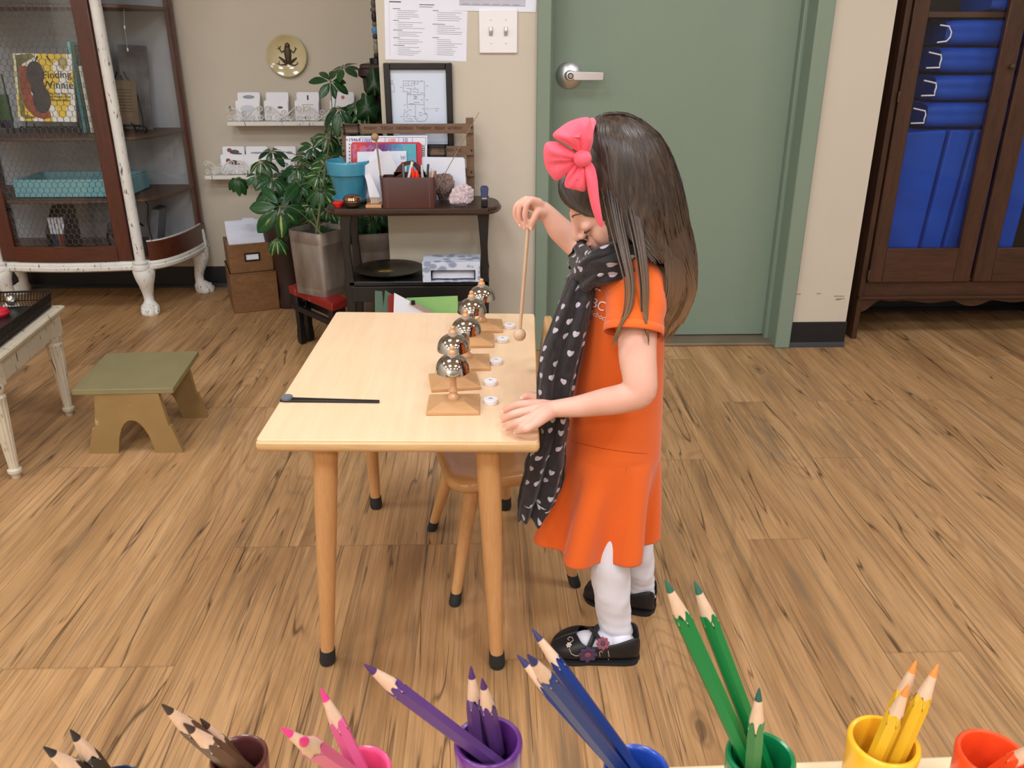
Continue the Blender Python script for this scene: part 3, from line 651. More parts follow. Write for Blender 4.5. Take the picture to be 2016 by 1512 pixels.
# ---------------------------------------------------------------- things in the cabinet
def easel(c, w, h, label, group='black iron scroll easels in the cabinet'):
    """small iron scroll easel standing at c, facing -y"""
    r = T('display_easel', label, 'easel', c, 0, group); x, y, z = c
    m_ = MB()
    for s_ in (-1, 1):
        m_.tube([(x+s_*w*0.08, y+0.02, z+h), (x+s_*w*0.36, y+0.012, z+h*0.62), (x+s_*w*0.44, y-0.004, z+h*0.25), (x+s_*w*0.46, y-0.02, z+0.006)], 0.0032, 8)
        pth = []
        for k in range(16): a = -math.pi/2+s_*0+k/15*4.6; rr = 0.018*(1-0.55*k/15); pth.append((x+s_*(w*0.46+rr*math.cos(a)*1.0+0.002), y-0.024-0.0015*k, z+0.0215+rr*math.sin(a)))
        m_.tube(pth, 0.003, 8)
    m_.build('scroll_frame', M['blackmetal'], r, smooth=60)
    m_ = MB(); m_.tube([(x-w*0.45, y-0.018, z+0.030), (x+w*0.45, y-0.018, z+0.030)], 0.003, 8)
    for s_ in (-0.24, 0.24): m_.tube([(x+s_*w, y-0.012, z+0.03), (x+s_*w, y-0.04, z+0.030), (x+s_*w, y-0.047, z+0.045)], 0.003, 8, round_end=True); m_.tube([(x+s_*w, y-0.018, z+0.03), (x+s_*w, y-0.02, z+0.003)], 0.003, 8)
    m_.build('ledge', M['blackmetal'], r, smooth=60)
    m_ = MB(); m_.tube([(x, y+0.02, z+h*0.95), (x, y+0.07, z+0.003)], 0.003, 8); m_.build('rear_leg', M['blackmetal'], r)
    return r
zS = zsh[2]
bk = [PY(px, py, 3.56) for px, py in ((21, 109), (135, 108), (152, 240), (40, 238))]
bc = sum(bk, Vector())/4; bw, bh = 0.226, 0.262
bc = PY(92, 176, 3.57)
easel((bc.x-0.024, 3.615, zS), 0.23, 0.30, 'black iron scroll easel holding the yellow honeycomb picture book')
lean = math.radians(-12)
Mb = Matrix.Translation((bc.x-0.026, 3.588, zS+0.052)) @ rotm(x=lean, y=0.02)
book = T('picture_book', 'yellow and white honeycomb picture book standing face out on an easel', 'book', (bc.x-0.026, 3.588, zS+0.052))
ROOT[book.name] = Matrix.Translation(book.location)
def bx(name, c, d, mat, par=book, Mx=Mb): m_ = MB(); m_.box(c, d, M=Mx); return m_.build(name, mat, par, smooth=0)
t = NT('honeycomb_cover'); c = t.coords(); s_ = t.node('ShaderNodeSeparateXYZ'); t.l(c, s_.inputs[0])
# hexagon cells from two offset lattices
X_ = t.math('MULTIPLY', s_.outputs[0], 26.0); Z_ = t.math('MULTIPLY', s_.outputs[2], 26.0/1.732*0.82)
def cell(ox):
    fx = t.math('SUBTRACT', t.math('FRACT', t.math('ADD', X_, ox)), 0.5); fz = t.math('SUBTRACT', t.math('FRACT', t.math('ADD', Z_, ox)), 0.5)
    fx = t.math('ABSOLUTE', fx); fz = t.math('MULTIPLY', t.math('ABSOLUTE', fz), 1.732)
    return t.math('MAXIMUM', fx, t.math('ADD', t.math('MULTIPLY', fx, 0.5), t.math('MULTIPLY', fz, 0.866))), ox
d1, _ = cell(0.0); d2, _ = cell(0.5); which = t.math('LESS_THAN', d1, d2)
ixx = t.math('ADD', t.math('FLOOR', X_), t.math('MULTIPLY', t.math('FLOOR', Z_), 5.3)); ix2 = t.math('ADD', t.math('ADD', t.math('FLOOR', t.math('ADD', X_, 0.5)), t.math('MULTIPLY', t.math('FLOOR', t.math('ADD', Z_, 0.5)), 3.7)), 91.0)
idv = t.math('ADD', t.math('MULTIPLY', which, ixx), t.math('MULTIPLY', t.math('SUBTRACT', 1.0, which), ix2))
wn = t.node('ShaderNodeTexWhiteNoise', noise_dimensions='1D'); t.l(idv, wn.inputs['W'])
ccol = t.ramp(wn.outputs['Value'], [(0.0, srgb(228, 194, 48)), (0.42, srgb(240, 212, 80)), (0.46, srgb(234, 234, 228)), (1.0, srgb(240, 240, 240))], 'CONSTANT')
edge = t.ramp(t.math('MINIMUM', d1, d2), [(0.44, 0.0), (0.48, 0.35)]); ccol = t.mix(edge, ccol, srgb(170, 160, 90)); t.base(ccol); M['honey'] = t.prop(0.3, 0, coat=0.3)
bx('cover', (0, 0, bh/2), (bw, 0.010, bh), M['honey'])
bx('spine', (-bw/2-0.003, 0.002, bh/2), (0.006, 0.014, bh), plain('spine_cream', srgb(226, 216, 150), 0.5))
def cov(u, v, k=0.0055): return Mb @ Vector(((u-0.5)*bw, -k, (1-v)*bh))
def blob(name, seq, mat, k=0.006, par=book):
    m_ = MB(); m_.prism([cov(u, v, k-0.0006) for u, v in seq], Vector((0, -0.0006, 0))); return m_.build(name, mat, par, smooth=0)
rust = plain('rust_print', srgb(150, 70, 40), 0.35, var=0.3, vs=25); dkb = plain('umber_print', srgb(52, 44, 46), 0.35, var=0.35, vs=40); olive = plain('olive_print', srgb(120, 116, 62), 0.35, var=0.3, vs=18)
blob('printed_shape', [(0.02, 0.03), (0.30, 0.0), (0.36, 0.05), (0.12, 0.16), (0.10, 0.9), (0.3, 0.95), (0.1, 0.97), (0.02, 0.9)], olive, 0.0058)
blob('printed_shape', [(0.07, 0.2), (0.2, 0.18), (0.26, 0.45), (0.24, 0.6), (0.34, 0.72), (0.55, 0.86), (0.56, 0.94), (0.42, 0.97), (0.25, 0.92), (0.12, 0.8), (0.06, 0.5)], rust, 0.0062)
sm = lambda cx, cy, rx, ry, n=22: [(cx+rx*math.cos(2*math.pi*k/n), cy+ry*math.sin(2*math.pi*k/n)) for k in range(n)]
blob('printed_shape', sm(0.34, 0.30, 0.155, 0.19), dkb, 0.0066); blob('printed_shape', sm(0.42, 0.68, 0.16, 0.20), dkb, 0.0068)
blob('printed_shape', sm(0.36, 0.50, 0.12, 0.14), dkb, 0.007)
blob('printed_medal', sm(0.84, 0.13, 0.085, 0.095), plain('medal_gold', srgb(164, 150, 96), 0.3, 0.3), 0.0064)
def cover_text(txt, u, v, size, nm='lettering', mat=None, rot=0.0):
    vs, fs = text_mesh(txt, size); m_ = MB()
    m_.add([cov(u, v, 0.0064) + (Mb.to_3x3() @ Vector((p.x*math.cos(rot)-p.y*math.sin(rot), -p.z, p.x*math.sin(rot)+p.y*math.cos(rot)))) for p in vs], fs); return m_.build(nm, mat or M['dkink'], book, smooth=0)
cover_text('Finding', 0.72, 0.31, 0.040, rot=0.05); cover_text('Winnie', 0.72, 0.46, 0.042)
cover_text('The True Story of', 0.74, 0.58, 0.0125); cover_text('the World\'s Most', 0.74, 0.63, 0.0125); cover_text('Famous Bear', 0.74, 0.68, 0.0135)
# books beside it
def slab_book(c, d, mat, label, group, lean_y=0.0, pages=True, rz=0.0, name='book', cat='book'):
    r = T(name, label, cat, (c[0], c[1], c[2]), rz, group)
    Mx = rotm(y=lean_y)
    m_ = MB(); m_.box((0, 0, d[2]/2), (d[0], d[1], d[2]), M=Mx); m_.build('cover', mat, r, local=True, bev=0.0008)
    if pages:
        m_ = MB(); m_.box((0.0, 0.001, d[2]+0.0002), (d[0]*0.7, d[1]*0.96, 0.001), M=Mx); m_.build('pages', M['paper'], r, local=True, smooth=0)
    return r
bkx = [(PY(150, 200, 3.64).x-0.012, 0.009, 0.30, srgb(52, 62, 84), 'slim dark blue book right of the honeycomb book'), (PY(150, 200, 3.64).x, 0.008, 0.325, srgb(96, 104, 116), 'slim grey blue book between the dark blue and teal books'),
       (PY(150, 200, 3.64).x+0.013, 0.012, 0.35, srgb(92, 184, 184), 'tall turquoise book, the tallest spine beside the honeycomb book'), (PY(150, 200, 3.64).x+0.027, 0.008, 0.34, srgb(60, 74, 52), 'dark green slim book next to the turquoise spine')]
for (x, w, h, c, lb) in bkx: slab_book((x, 3.735, zS+0.002), (w, 0.19, h), plain('spine_colour', c, 0.4), lb, None, 0.0)
slab_book((bkx[-1][0]+0.016, 3.735, zS+0.002), (0.011, 0.2, 0.26), plain('spine_white', srgb(206, 216, 204), 0.5), 'pale grey green book nearest the cabinet door stile', None, 0.0)
slab_book((bkx[-1][0]+0.045, 3.76, zS+0.002), (0.030, 0.16, 0.33), plain('photo_cover', srgb(150, 168, 96), 0.35, var=0.5, vs=22), 'green photo covered book behind the door stile', None, 0.0)
# left easel with a photo book, cut by the frame
ex = PY(-12, 235, 3.58); easel((ex.x+0.01, 3.62, zS), 0.10, 0.24, 'black iron scroll easel at the left edge of the photo')
b2 = slab_book((ex.x+0.012, 3.598, zS+0.034), (0.10, 0.010, 0.20), plain('grass_cover', srgb(74, 104, 70), 0.4, var=0.5, vs=16), 'green and grey book on the leftmost easel, cut by the photo edge', None, 0, False)
m_ = MB(); m_.box((0, -0.0065, 0.16), (0.096, 0.001, 0.075)); m_.build('photo_panel', plain('grey_photo', srgb(146, 148, 150), 0.4, var=0.25, vs=14), b2, local=True, smooth=0)
m_ = MB(); m_.box((0, -0.0065, 0.012), (0.096, 0.001, 0.022)); m_.build('purple_band', plain('purple_band', srgb(62, 50, 88), 0.4), b2, local=True, smooth=0)
# right easel with old photographs behind the curved glass
ec = PY(262, 245, 3.66); easel((ec.x-0.025, 3.66, zS), 0.16, 0.24, 'black iron scroll easel behind the curved side glass')
r = T('old_photograph', 'weathered grey photograph leaning behind the curved glass', 'photograph', (ec.x-0.03, 3.79, zS+0.002))
m_ = MB(); m_.box((0, 0, 0.17), (0.12, 0.004, 0.34), M=rotm(x=-0.1, y=0.04)); m_.build('print', plain('old_photo', srgb(104, 102, 104), 0.6, var=0.4, vs=14), r, local=True, smooth=0)
r = T('paper_tag', 'brown paper card on the easel behind the curved glass', 'card', (ec.x-0.012, 3.632, zS+0.038))
m_ = MB(); m_.box((0, 0, 0.085), (0.10, 0.003, 0.17), M=rotm(x=-0.14, y=0.02)); m_.build('card_sheet', plain('kraft', srgb(120, 104, 84), 0.8, var=0.2), r, local=True, smooth=0)
m_ = MB(); [m_.box((0.0, -0.003, 0.05+0.012*k), (0.06, 0.0006, 0.0018), M=rotm(x=-0.14, y=0.02)) for k in range(8)]; m_.build('printed_lines', plain('brown_ink', srgb(84, 68, 52), 0.8), r, local=True, smooth=0)
# hanging prism string
pa = PY(236, -30, 3.62); pb = PY(245, 52, 3.62)
r = T('crystal_strand', 'clear crystal drops hanging on a thin thread behind the curved glass', 'ornament', (pa.x, 3.62, pb.z))
m_ = MB(); m_.tube([Vector((pa.x, 3.62, zsh[3]-0.016)), pb, PY(251, 96, 3.62)], 0.0008, 5); m_.build('thread', M['steel'], r)
for q in (pb, PY(251, 96, 3.62)): m_ = MB(); m_.lathe(q-Vector((0, 0, 0.012)), [(0, 0), (0.0035, 0.006), (0.003, 0.012), (0, 0.018)], 8); m_.build('crystal_drop', M['white'], r, smooth=0)
# turquoise tray on the middle shelf
ta, tb_ = PY(35, 390, 3.55), PY(250, 390, 3.55); zt = zsh[1]
tr = T('wooden_tray', 'turquoise wooden tray on the middle cabinet shelf', 'tray', ((ta.x+tb_.x)/2, 3.66, zt+0.002))
m_ = MB(); W2, D2, H2 = tb_.x-ta.x+0.01, 0.24, 0.072; cx = (ta.x+tb_.x)/2
for (x, y, w, d) in ((cx, 3.55, W2, 0.014), (cx, 3.55+D2, W2, 0.014), (cx-W2/2+0.007, 3.55+D2/2, 0.014, D2-0.014), (cx+W2/2-0.007, 3.55+D2/2, 0.014, D2-0.014)): m_.box((x, y, zt+0.002+H2/2), (w, d, H2))
m_.build('tray_side', M['teal'], tr, bev=0.004, bseg=3)
m_ = MB(); m_.box((cx, 3.55+D2/2, zt+0.008), (W2-0.02, D2-0.02, 0.008)); m_.build('tray_bottom', M['teal'], tr)
# magazine holder with slim booklets on the bottom
zb0 = zsh[0]-0.04
mh = PY(118, 480, 3.60)
r = T('magazine_holder', 'black magazine holder with slim cases at the bottom of the cabinet', 'magazine holder', (mh.x, 3.64, zb0))
m_ = MB()
for x in (mh.x-0.03, mh.x+0.045):
    m_.prism([(x, 3.56, zb0), (x, 3.70, zb0), (x, 3.70, zb0+0.19), (x, 3.65, zb0+0.19), (x, 3.56, zb0+0.10)], (0.003, 0, 0))
m_.box((mh.x+0.008, 3.70, zb0+0.095), (0.08, 0.003, 0.19)); m_.box((mh.x+0.008, 3.63, zb0+0.002), (0.08, 0.14, 0.004)); m_.build('holder_shell', M['black'], r)
cols = [srgb(34, 60, 70), srgb(26, 50, 86), srgb(120, 74, 44), srgb(110, 40, 44), srgb(84, 104, 160)]; dsc = ('leftmost of the row with a dark green foot', 'second from the left with a navy foot', 'middle one with a brown foot', 'fourth with a dark red foot', 'rightmost with a periwinkle foot')
for k in range(5):
    x = mh.x-0.020+k*0.0135
    rr = T('disc_case', 'slim case in the magazine holder, '+dsc[k], 'case', (x, 3.59, zb0+0.005), 0, 'slim cases in the magazine holder')
    m_ = MB(); m_.box((0, 0.045, 0.075), (0.011, 0.09, 0.15)); m_.build('case_body', plain('case_colour', cols[k], 0.35), rr, local=True, bev=0.0008)
    m_ = MB(); m_.box((0, -0.0005, 0.112), (0.0108, 0.001, 0.07)); m_.build('spine_label', plain('case_label', srgb(206, 210, 220), 0.4), rr, local=True, smooth=0)
hp_ = PY(228, 440, 3.62)
r = T('headphones', 'round black padded headphones with a curved arm in the bottom right of the cabinet', 'headphones', (hp_.x, 3.62, zb0))
m_ = MB(); lathe_y(m_, Vector((hp_.x+0.005, 3.64, zb0+0.09)), [(0, 0), (0.045, 0), (0.05, 0.008), (0.045, 0.02), (0.03, 0.024), (0, 0.022)], 32); m_.build('ear_cushion', M['black'], r)
m_ = MB(); m_.tube([(hp_.x-0.045, 3.64, zb0+0.002), (hp_.x-0.055, 3.64, zb0+0.06), (hp_.x-0.045, 3.65, zb0+0.11), (hp_.x-0.01, 3.66, zb0+0.145), (hp_.x+0.05, 3.66, zb0+0.14), (hp_.x+0.10, 3.66, zb0+0.10)], 0.004, 8, flat=1.8); m_.build('headband', M['black'], r)
sb = PY(300, 450, 3.72)
r = T('frosted_sheet', 'translucent grey frosted panel leaning in the bottom right corner of the cabinet', 'panel', (sb.x, 3.74, zb0))
m_ = MB(); m_.box((0, 0, 0.085), (0.035, 0.10, 0.17), M=rotm(y=0.22)); m_.build('frosted_panel', plain('frosted_grey', srgb(128, 130, 140), 0.6), r, local=True, bev=0.002)
r = T('black_cord', 'thin black cord curling beside the frosted grey panel', 'cord', (sb.x+0.03, 3.70, zb0))
m_ = MB(); m_.tube([(sb.x-0.005, 3.70, zb0+0.20), (sb.x+0.006, 3.70, zb0+0.185), (sb.x+0.003, 3.70, zb0+0.16), (sb.x-0.004, 3.69, zb0+0.12), (sb.x+0.0, 3.69, zb0+0.06), (sb.x+0.012, 3.68, zb0+0.003)], 0.0022, 6); m_.build('cord_wire', M['black'], r)
# ================================================================== distressed side table with wire tray (left edge)
zt = 0.352
tt = T('side_table', 'worn ivory painted side table with fluted legs at the left edge', 'table', (-1.6, 2.25, 0))
c1 = Vector((-1.318, 2.465, 0)); c2 = Vector((-1.268, 2.005, 0)); dv = (c1-c2).normalized(); nv = Vector((-dv.y, dv.x, 0))   # right edge direction, inward
def tp(a, b, z): q = c2+dv*a+nv*b; return Vector((q.x, q.y, z))
L_ = (c1-c2).length; Wt = 0.62
def rect_ring(z, i): return [tp(-i, -i, z), tp(L_+i, -i, z), tp(L_+i, Wt+i, z), tp(-i, Wt+i, z)]
m_ = MB(); m_.loft([rect_ring(zt-0.020, 0.0), rect_ring(zt-0.014, 0.012), rect_ring(zt-0.006, 0.014), rect_ring(zt-0.002, 0.010), rect_ring(zt, 0.006)]); m_.build('table_top', M['ivory'], tt, smooth=0)
m_ = MB()
for (a0, b0, a1, b1) in ((0.04, 0.02, L_-0.04, 0.02), (0.04, Wt-0.02, L_-0.04, Wt-0.02), (0.02, 0.04, 0.02, Wt-0.04), (L_-0.02, 0.04, L_-0.02, Wt-0.04)):
    m_.bar(tp(a0, b0, zt-0.052), tp(a1, b1, zt-0.052), 0.018, 0.066)
m_.build('apron', M['ivory'], tt, smooth=0)
for (a, b) in ((0.025, 0.025), (L_-0.025, 0.025), (0.025, Wt-0.025), (L_-0.025, Wt-0.025)):
    c = tp(a, b, 0); m_ = MB()
    m_.box((c.x, c.y, zt-0.052), (0.046, 0.046, 0.066)); rings = []
    for z, r_ in [(0.0, 0.0105), (0.012, 0.0125), (0.018, 0.018), (0.026, 0.018), (0.030, 0.0125)]+[(0.032+0.2*k/8, 0.0125+0.011*k/8) for k in range(9)]+[(0.238, 0.0245), (0.246, 0.020), (0.252, 0.023), (0.27, 0.026), (0.2672+0.016, 0.020)]:
        rings.append([Vector((c.x+r_*(1-(0.10 if 0.03 < z < 0.236 and k % 4 < 2 else 0))*math.cos(2*math.pi*k/48), c.y+r_*(1-(0.10 if 0.03 < z < 0.236 and k % 4 < 2 else 0))*math.sin(2*math.pi*k/48), z)) for k in range(48)])
    m_.loft(rings); m_.build('leg', M['ivory'], tt, smooth=40)
# wire tray
tr = T('wire_tray', 'black pierced metal tray standing on the ivory side table', 'tray', tuple(tp(L_/2, Wt/2, zt+0.001)))
q0, q1, w0, w1 = 0.018, L_-0.010, 0.016, Wt-0.03
def trp(a, b, z): return tp(lerp(q0, q1, a), lerp(w0, w1, b), z)
m_ = MB(); m_.prism([trp(0, 0, zt+0.002), trp(1, 0, zt+0.002), trp(1, 1, zt+0.002), trp(0, 1, zt+0.002)], (0, 0, 0.003)); m_.build('tray_floor', M['blackmetal'], tr, smooth=0)
m_ = MB()
cor = [(0, 0), (1, 0), (1, 1), (0, 1)]
for k in range(4):
    a, b = cor[k], cor[(k+1) % 4]; A, B = trp(*a, zt+0.004), trp(*b, zt+0.004); out = ((A+B)/2-trp(0.5, 0.5, zt+0.004)).normalized()
    for h, r_ in ((0.0, 0.0025), (0.018, 0.0016), (0.044, 0.003)): m_.tube([A+out*h*0.25+Vector((0, 0, h)), B+out*h*0.25+Vector((0, 0, h))], r_, 6)
    n = int((B-A).length/0.0085)
    for j in range(n):
        p = A.lerp(B, j/n); q = A.lerp(B, (j+0.5)/n)
        m_.bar(p, q+out*0.0045+Vector((0, 0, 0.018)), 0.0016, 0.0016); m_.bar(q+out*0.0045+Vector((0, 0, 0.018)), p+out*0.011+Vector((0, 0, 0.044)), 0.0022, 0.0016)
m_.build('pierced_rim', M['blackmetal'], tr, smooth=0)
# silver ball and red heart box in the tray
q = PY(22, 588, 2.33); cz = zt+0.006+0.017
p = PZ(22, 588, cz+0.004)
r = T('silver_ball', 'crumpled silver foil ball in the black tray', 'ball', (p.x, p.y, zt+0.0055))
m_ = MB(); m_.ell((p.x, p.y, cz), (0.018, 0.018, 0.018), 28, 18)
for v in m_.v[-0:]:
    d = v-Vector((p.x, p.y, cz)); n = math.sin(d.x*900)*math.cos(d.y*1100+d.z*700); v += d*0.07*n
m_.build('foil_surface', plain('silver_foil', srgb(206, 204, 198), 0.22, 1.0, var=0.1), r, smooth=25)
p2 = PZ(-6, 612, zt+0.02)
r = T('red_felt_shape', 'red rounded felt piece in the black tray at the left edge', 'toy', (p2.x, p2.y, zt+0.0055))
m_ = MB(); m_.lathe((p2.x, p2.y, zt+0.0055), [(0, 0), (0.028, 0.0), (0.032, 0.008), (0.028, 0.018), (0.014, 0.024), (0, 0.025)], 28); m_.build('felt_body', plain('red_felt', srgb(196, 24, 48), 0.7), r)
# ================================================================== gold step stool
st = T('step_stool', 'low gold painted step stool with arched ends', 'stool', (-1.03, 2.30, 0))
zt = 0.202
tl, tr_, br, bl = PZ(210, 695, zt), PZ(391, 691, zt), PZ(340, 764, zt), PZ(140, 768, zt)
m_ = MB(); m_.prism([tl, bl, br, tr_], (0, 0, -0.016)); m_.build('seat_board', M['gold'], st, bev=0.0015)
def endpanel(y, xa, xb, xat, xbt, name):
    n = 10; zt_ = zt-0.016; arch = []
    cx = (xa+xb)/2+0.004; hw, hh = (xb-xa)*0.20, 0.105
    for k in range(n+1):
        a = k/n; x = cx-hw+2*hw*a; e = abs(2*a-1); arch.append((x, hh*(1-e**2.2)**0.75))
    poly = [(xa, 0), (cx-hw, 0)]+arch[1:-1]+[(cx+hw, 0), (xb, 0), (xb-(xb-xbt)*0.52, 0.083), (xb-(xb-xbt)*0.68, 0.086), (xbt, zt_), (xat, zt_), (xa-(xa-xat)*0.68, 0.086), (xa-(xa-xat)*0.52, 0.083)]
    m_ = MB(); m_.prism([(x, y, z) for x, z in poly], (0, 0.016, 0)); return m_.build(name, M['gold2'], st, smooth=0)
fa, fb = PZ(172, 897), PZ(362, 890)
endpanel(2.162, fa.x, fb.x, PY(186, 780, 2.162).x, PY(312, 780, 2.162).x, 'end_panel')
endpanel(2.40, fa.x+0.0, fb.x-0.005, PY(186, 780, 2.162).x, PY(312, 780, 2.162).x, 'end_panel')
m_ = MB(); m_.box((-1.03, 2.29, zt-0.036), (0.014, 0.226, 0.04)); m_.build('stretcher', M['gold2'], st, smooth=0)
# ================================================================== card file boxes
a0, b0 = PZ(462, 618), PZ(552, 608); dv = (b0-a0).normalized(); nv = Vector((-dv.y, dv.x, 0)); ang = math.atan2(dv.y, dv.x)
Wb = (b0-a0).length; Db = 0.27; Hb = PY(452, 541, a0.y).z
def bp(a, b, z): q = a0+dv*a+nv*b; return Vector((q.x, q.y, z))
r = T('wooden_box', 'brown wooden box standing on the floor under the card file drawer', 'box', tuple(bp(Wb/2, Db/2, 0)))
m_ = MB(); m_.prism([bp(0, 0, 0), bp(Wb, 0, 0), bp(Wb, Db, 0), bp(0, Db, 0)], (0, 0, Hb)); m_.build('box_body', M['oakbox'], r, bev=0.003)
m_ = MB(); m_.prism([bp(-0.002, -0.002, Hb-0.005), bp(Wb+0.002, -0.002, Hb-0.005), bp(Wb+0.002, Db+0.002, Hb-0.005), bp(-0.002, Db+0.002, Hb-0.005)], (0, 0, 0.005)); m_.build('box_lid', M['oakbox'], r, bev=0.001)
D3 = 0.25; x0_, x1_ = 0.006, Wb-0.008; H3 = PY(445, 480, bp(0, 0, 0).y).z-Hb; H3 = 0.125
r = T('card_file', 'open wooden card file drawer with a metal label holder on top of the box', 'card file', tuple(bp(Wb/2, D3/2, Hb)))
m_ = MB()
for (p, q, s_, t_) in ((bp(x0_, 0.004, Hb), bp(x1_, 0.004, Hb), bp(x1_, 0.014, Hb), bp(x0_, 0.014, Hb)), (bp(x0_, 0.014, Hb), bp(x0_+0.010, 0.014, Hb), bp(x0_+0.010, D3, Hb), bp(x0_, D3, Hb)),
                       (bp(x1_-0.010, 0.014, Hb), bp(x1_, 0.014, Hb), bp(x1_, D3, Hb), bp(x1_-0.010, D3, Hb)), (bp(x0_, D3-0.01, Hb), bp(x1_, D3-0.01, Hb), bp(x1_, D3, Hb), bp(x0_, D3, Hb))):
    m_.prism([p, q, s_, t_], (0, 0, H3 if p == bp(x0_, 0.004, Hb) else H3*0.9))
m_.prism([bp(x0_, 0.004, Hb), bp(x1_, 0.004, Hb), bp(x1_, D3, Hb), bp(x0_, D3, Hb)], (0, 0, 0.006)); m_.build('drawer_box', M['oakbox'], r, bev=0.002)
m_ = MB(); cl, ch_ = (x0_+x1_)/2+0.006, Hb+0.068
for (u0, u1, v0, v1) in ((-0.032, 0.032, 0.012, 0.018), (-0.032, 0.032, -0.018, -0.012), (-0.032, -0.026, -0.012, 0.012), (0.026, 0.032, -0.012, 0.012)):
    m_.prism([bp(cl+u0, 0.004, ch_+v0), bp(cl+u1, 0.004, ch_+v0), bp(cl+u1, 0.004, ch_+v1), bp(cl+u0, 0.004, ch_+v1)], -nv*0.004)
m_.build('label_holder', M['blackmetal'], r, smooth=0)
m_ = MB(); m_.prism([bp(cl-0.027, 0.004, ch_-0.013), bp(cl+0.027, 0.004, ch_-0.013), bp(cl+0.027, 0.004, ch_+0.013), bp(cl-0.027, 0.004, ch_+0.013)], -nv*0.001); m_.build('label_card', M['paper'], r, smooth=0)
rng = random.Random(5)
cdesc = ['rearmost', 'second from the back', 'third from the back', 'fourth from the back', 'fifth from the back', 'sixth from the back', 'third from the front', 'second from the front', 'frontmost']
for k in range(9):
    b = D3-0.03-k*0.023; h = 0.182-0.0055*k+rng.uniform(-0.004, 0.006); off = rng.uniform(-0.004, 0.006)
    rr = T('file_card', 'white index card standing in the wooden drawer, '+cdesc[k]+' of the row', 'index card', tuple(bp(Wb/2, b, Hb+0.007)), 0, 'index cards in the drawer')
    m_ = MB(); tabx = rng.uniform(0.3, 0.6); w0, w1 = x0_+0.014+off*0.4, x1_-0.014
    le = nv*(0.010)
    pts_ = [bp(w0, b, Hb+0.007), bp(w1, b, Hb+0.007), bp(w1, b, Hb+h)+le, bp(lerp(w0, w1, tabx+0.3), b, Hb+h)+le, bp(lerp(w0, w1, tabx+0.28), b, Hb+h+0.008)+le, bp(lerp(w0, w1, tabx-0.02), b, Hb+h+0.008)+le, bp(lerp(w0, w1, tabx-0.04), b, Hb+h)+le, bp(w0, b, Hb+h)+le]
    m_.prism(pts_, nv*0.0012); m_.build('card_sheet', M['paper'], rr, smooth=0)
# ================================================================== dark tall basket behind the bucket
p = PZ(566, 585)
r = T('floor_vase', 'tall reddish brown carved vase standing behind the plant bucket', 'vase', (p.x+0.0, 3.62, 0))
m_ = MB(); m_.lathe((p.x+0.045, 3.62, 0), [(0.0, 0), (0.07, 0), (0.075, 0.02), (0.062, 0.08), (0.08, 0.22), (0.09, 0.34), (0.095, 0.38), (0.093, 0.385), (0.08, 0.36), (0.06, 0.2), (0, 0.19)], 32); m_.build('vase_body', wood('carved_brown', srgb(30, 17, 13), srgb(58, 33, 24), (40, 40, 3), 0.5), r, smooth=50)
# ================================================================== red topped black stool
zs = 0.232
A, B, Cc = PZ(567, 562, zs), PZ(653, 598, zs), PZ(686, 587, zs)
D_ = A+(Cc-B)
st = T('low_bench', 'small black bench with a paint worn red top under the plant bucket', 'stool', tuple(((A+Cc)/2).xy)+(0,))
st.location.z = 0
red = distressed('worn_red_paint', srgb(140, 26, 22), srgb(150, 120, 118), (10, 10, 10), 0.60, 0.45)
m_ = MB(); m_.prism([A, B, Cc, D_], (0, 0, -0.032)); m_.build('seat_board', red, st, bev=0.006, bseg=3)
u = (B-A).normalized(); w = (Cc-B).normalized(); Ls, Ws = (B-A).length, (Cc-B).length
def sp(a, b, z): q = A+u*a+w*b; return Vector((q.x, q.y, z))
for (a, b) in ((0.035, 0.022), (Ls-0.03, 0.022), (0.035, Ws-0.022), (Ls-0.03, Ws-0.022)):
    m_ = MB(); m_.loft([[sp(a, b, z)+u*(sx*rr)+w*(sy*rr) for sx, sy in ((-1, -1), (1, -1), (1, 1), (-1, 1))] for z, rr in ((0, 0.013), (0.02, 0.016), (0.07, 0.013), (0.2, 0.015))]); m_.build('leg', M['black'], st, bev=0.003)
m_ = MB(); m_.bar(sp(-0.0, 0.012, 0.150), sp(Ls+0.01, 0.012, 0.150), 0.016, 0.022); m_.bar(sp(-0.0, Ws-0.012, 0.150), sp(Ls+0.01, Ws-0.012, 0.150), 0.016, 0.022)
m_.bar(sp(0.035, 0, 0.156), sp(0.035, Ws, 0.156), 0.02, 0.014); m_.build('stretcher', M['black'], st, bev=0.003)
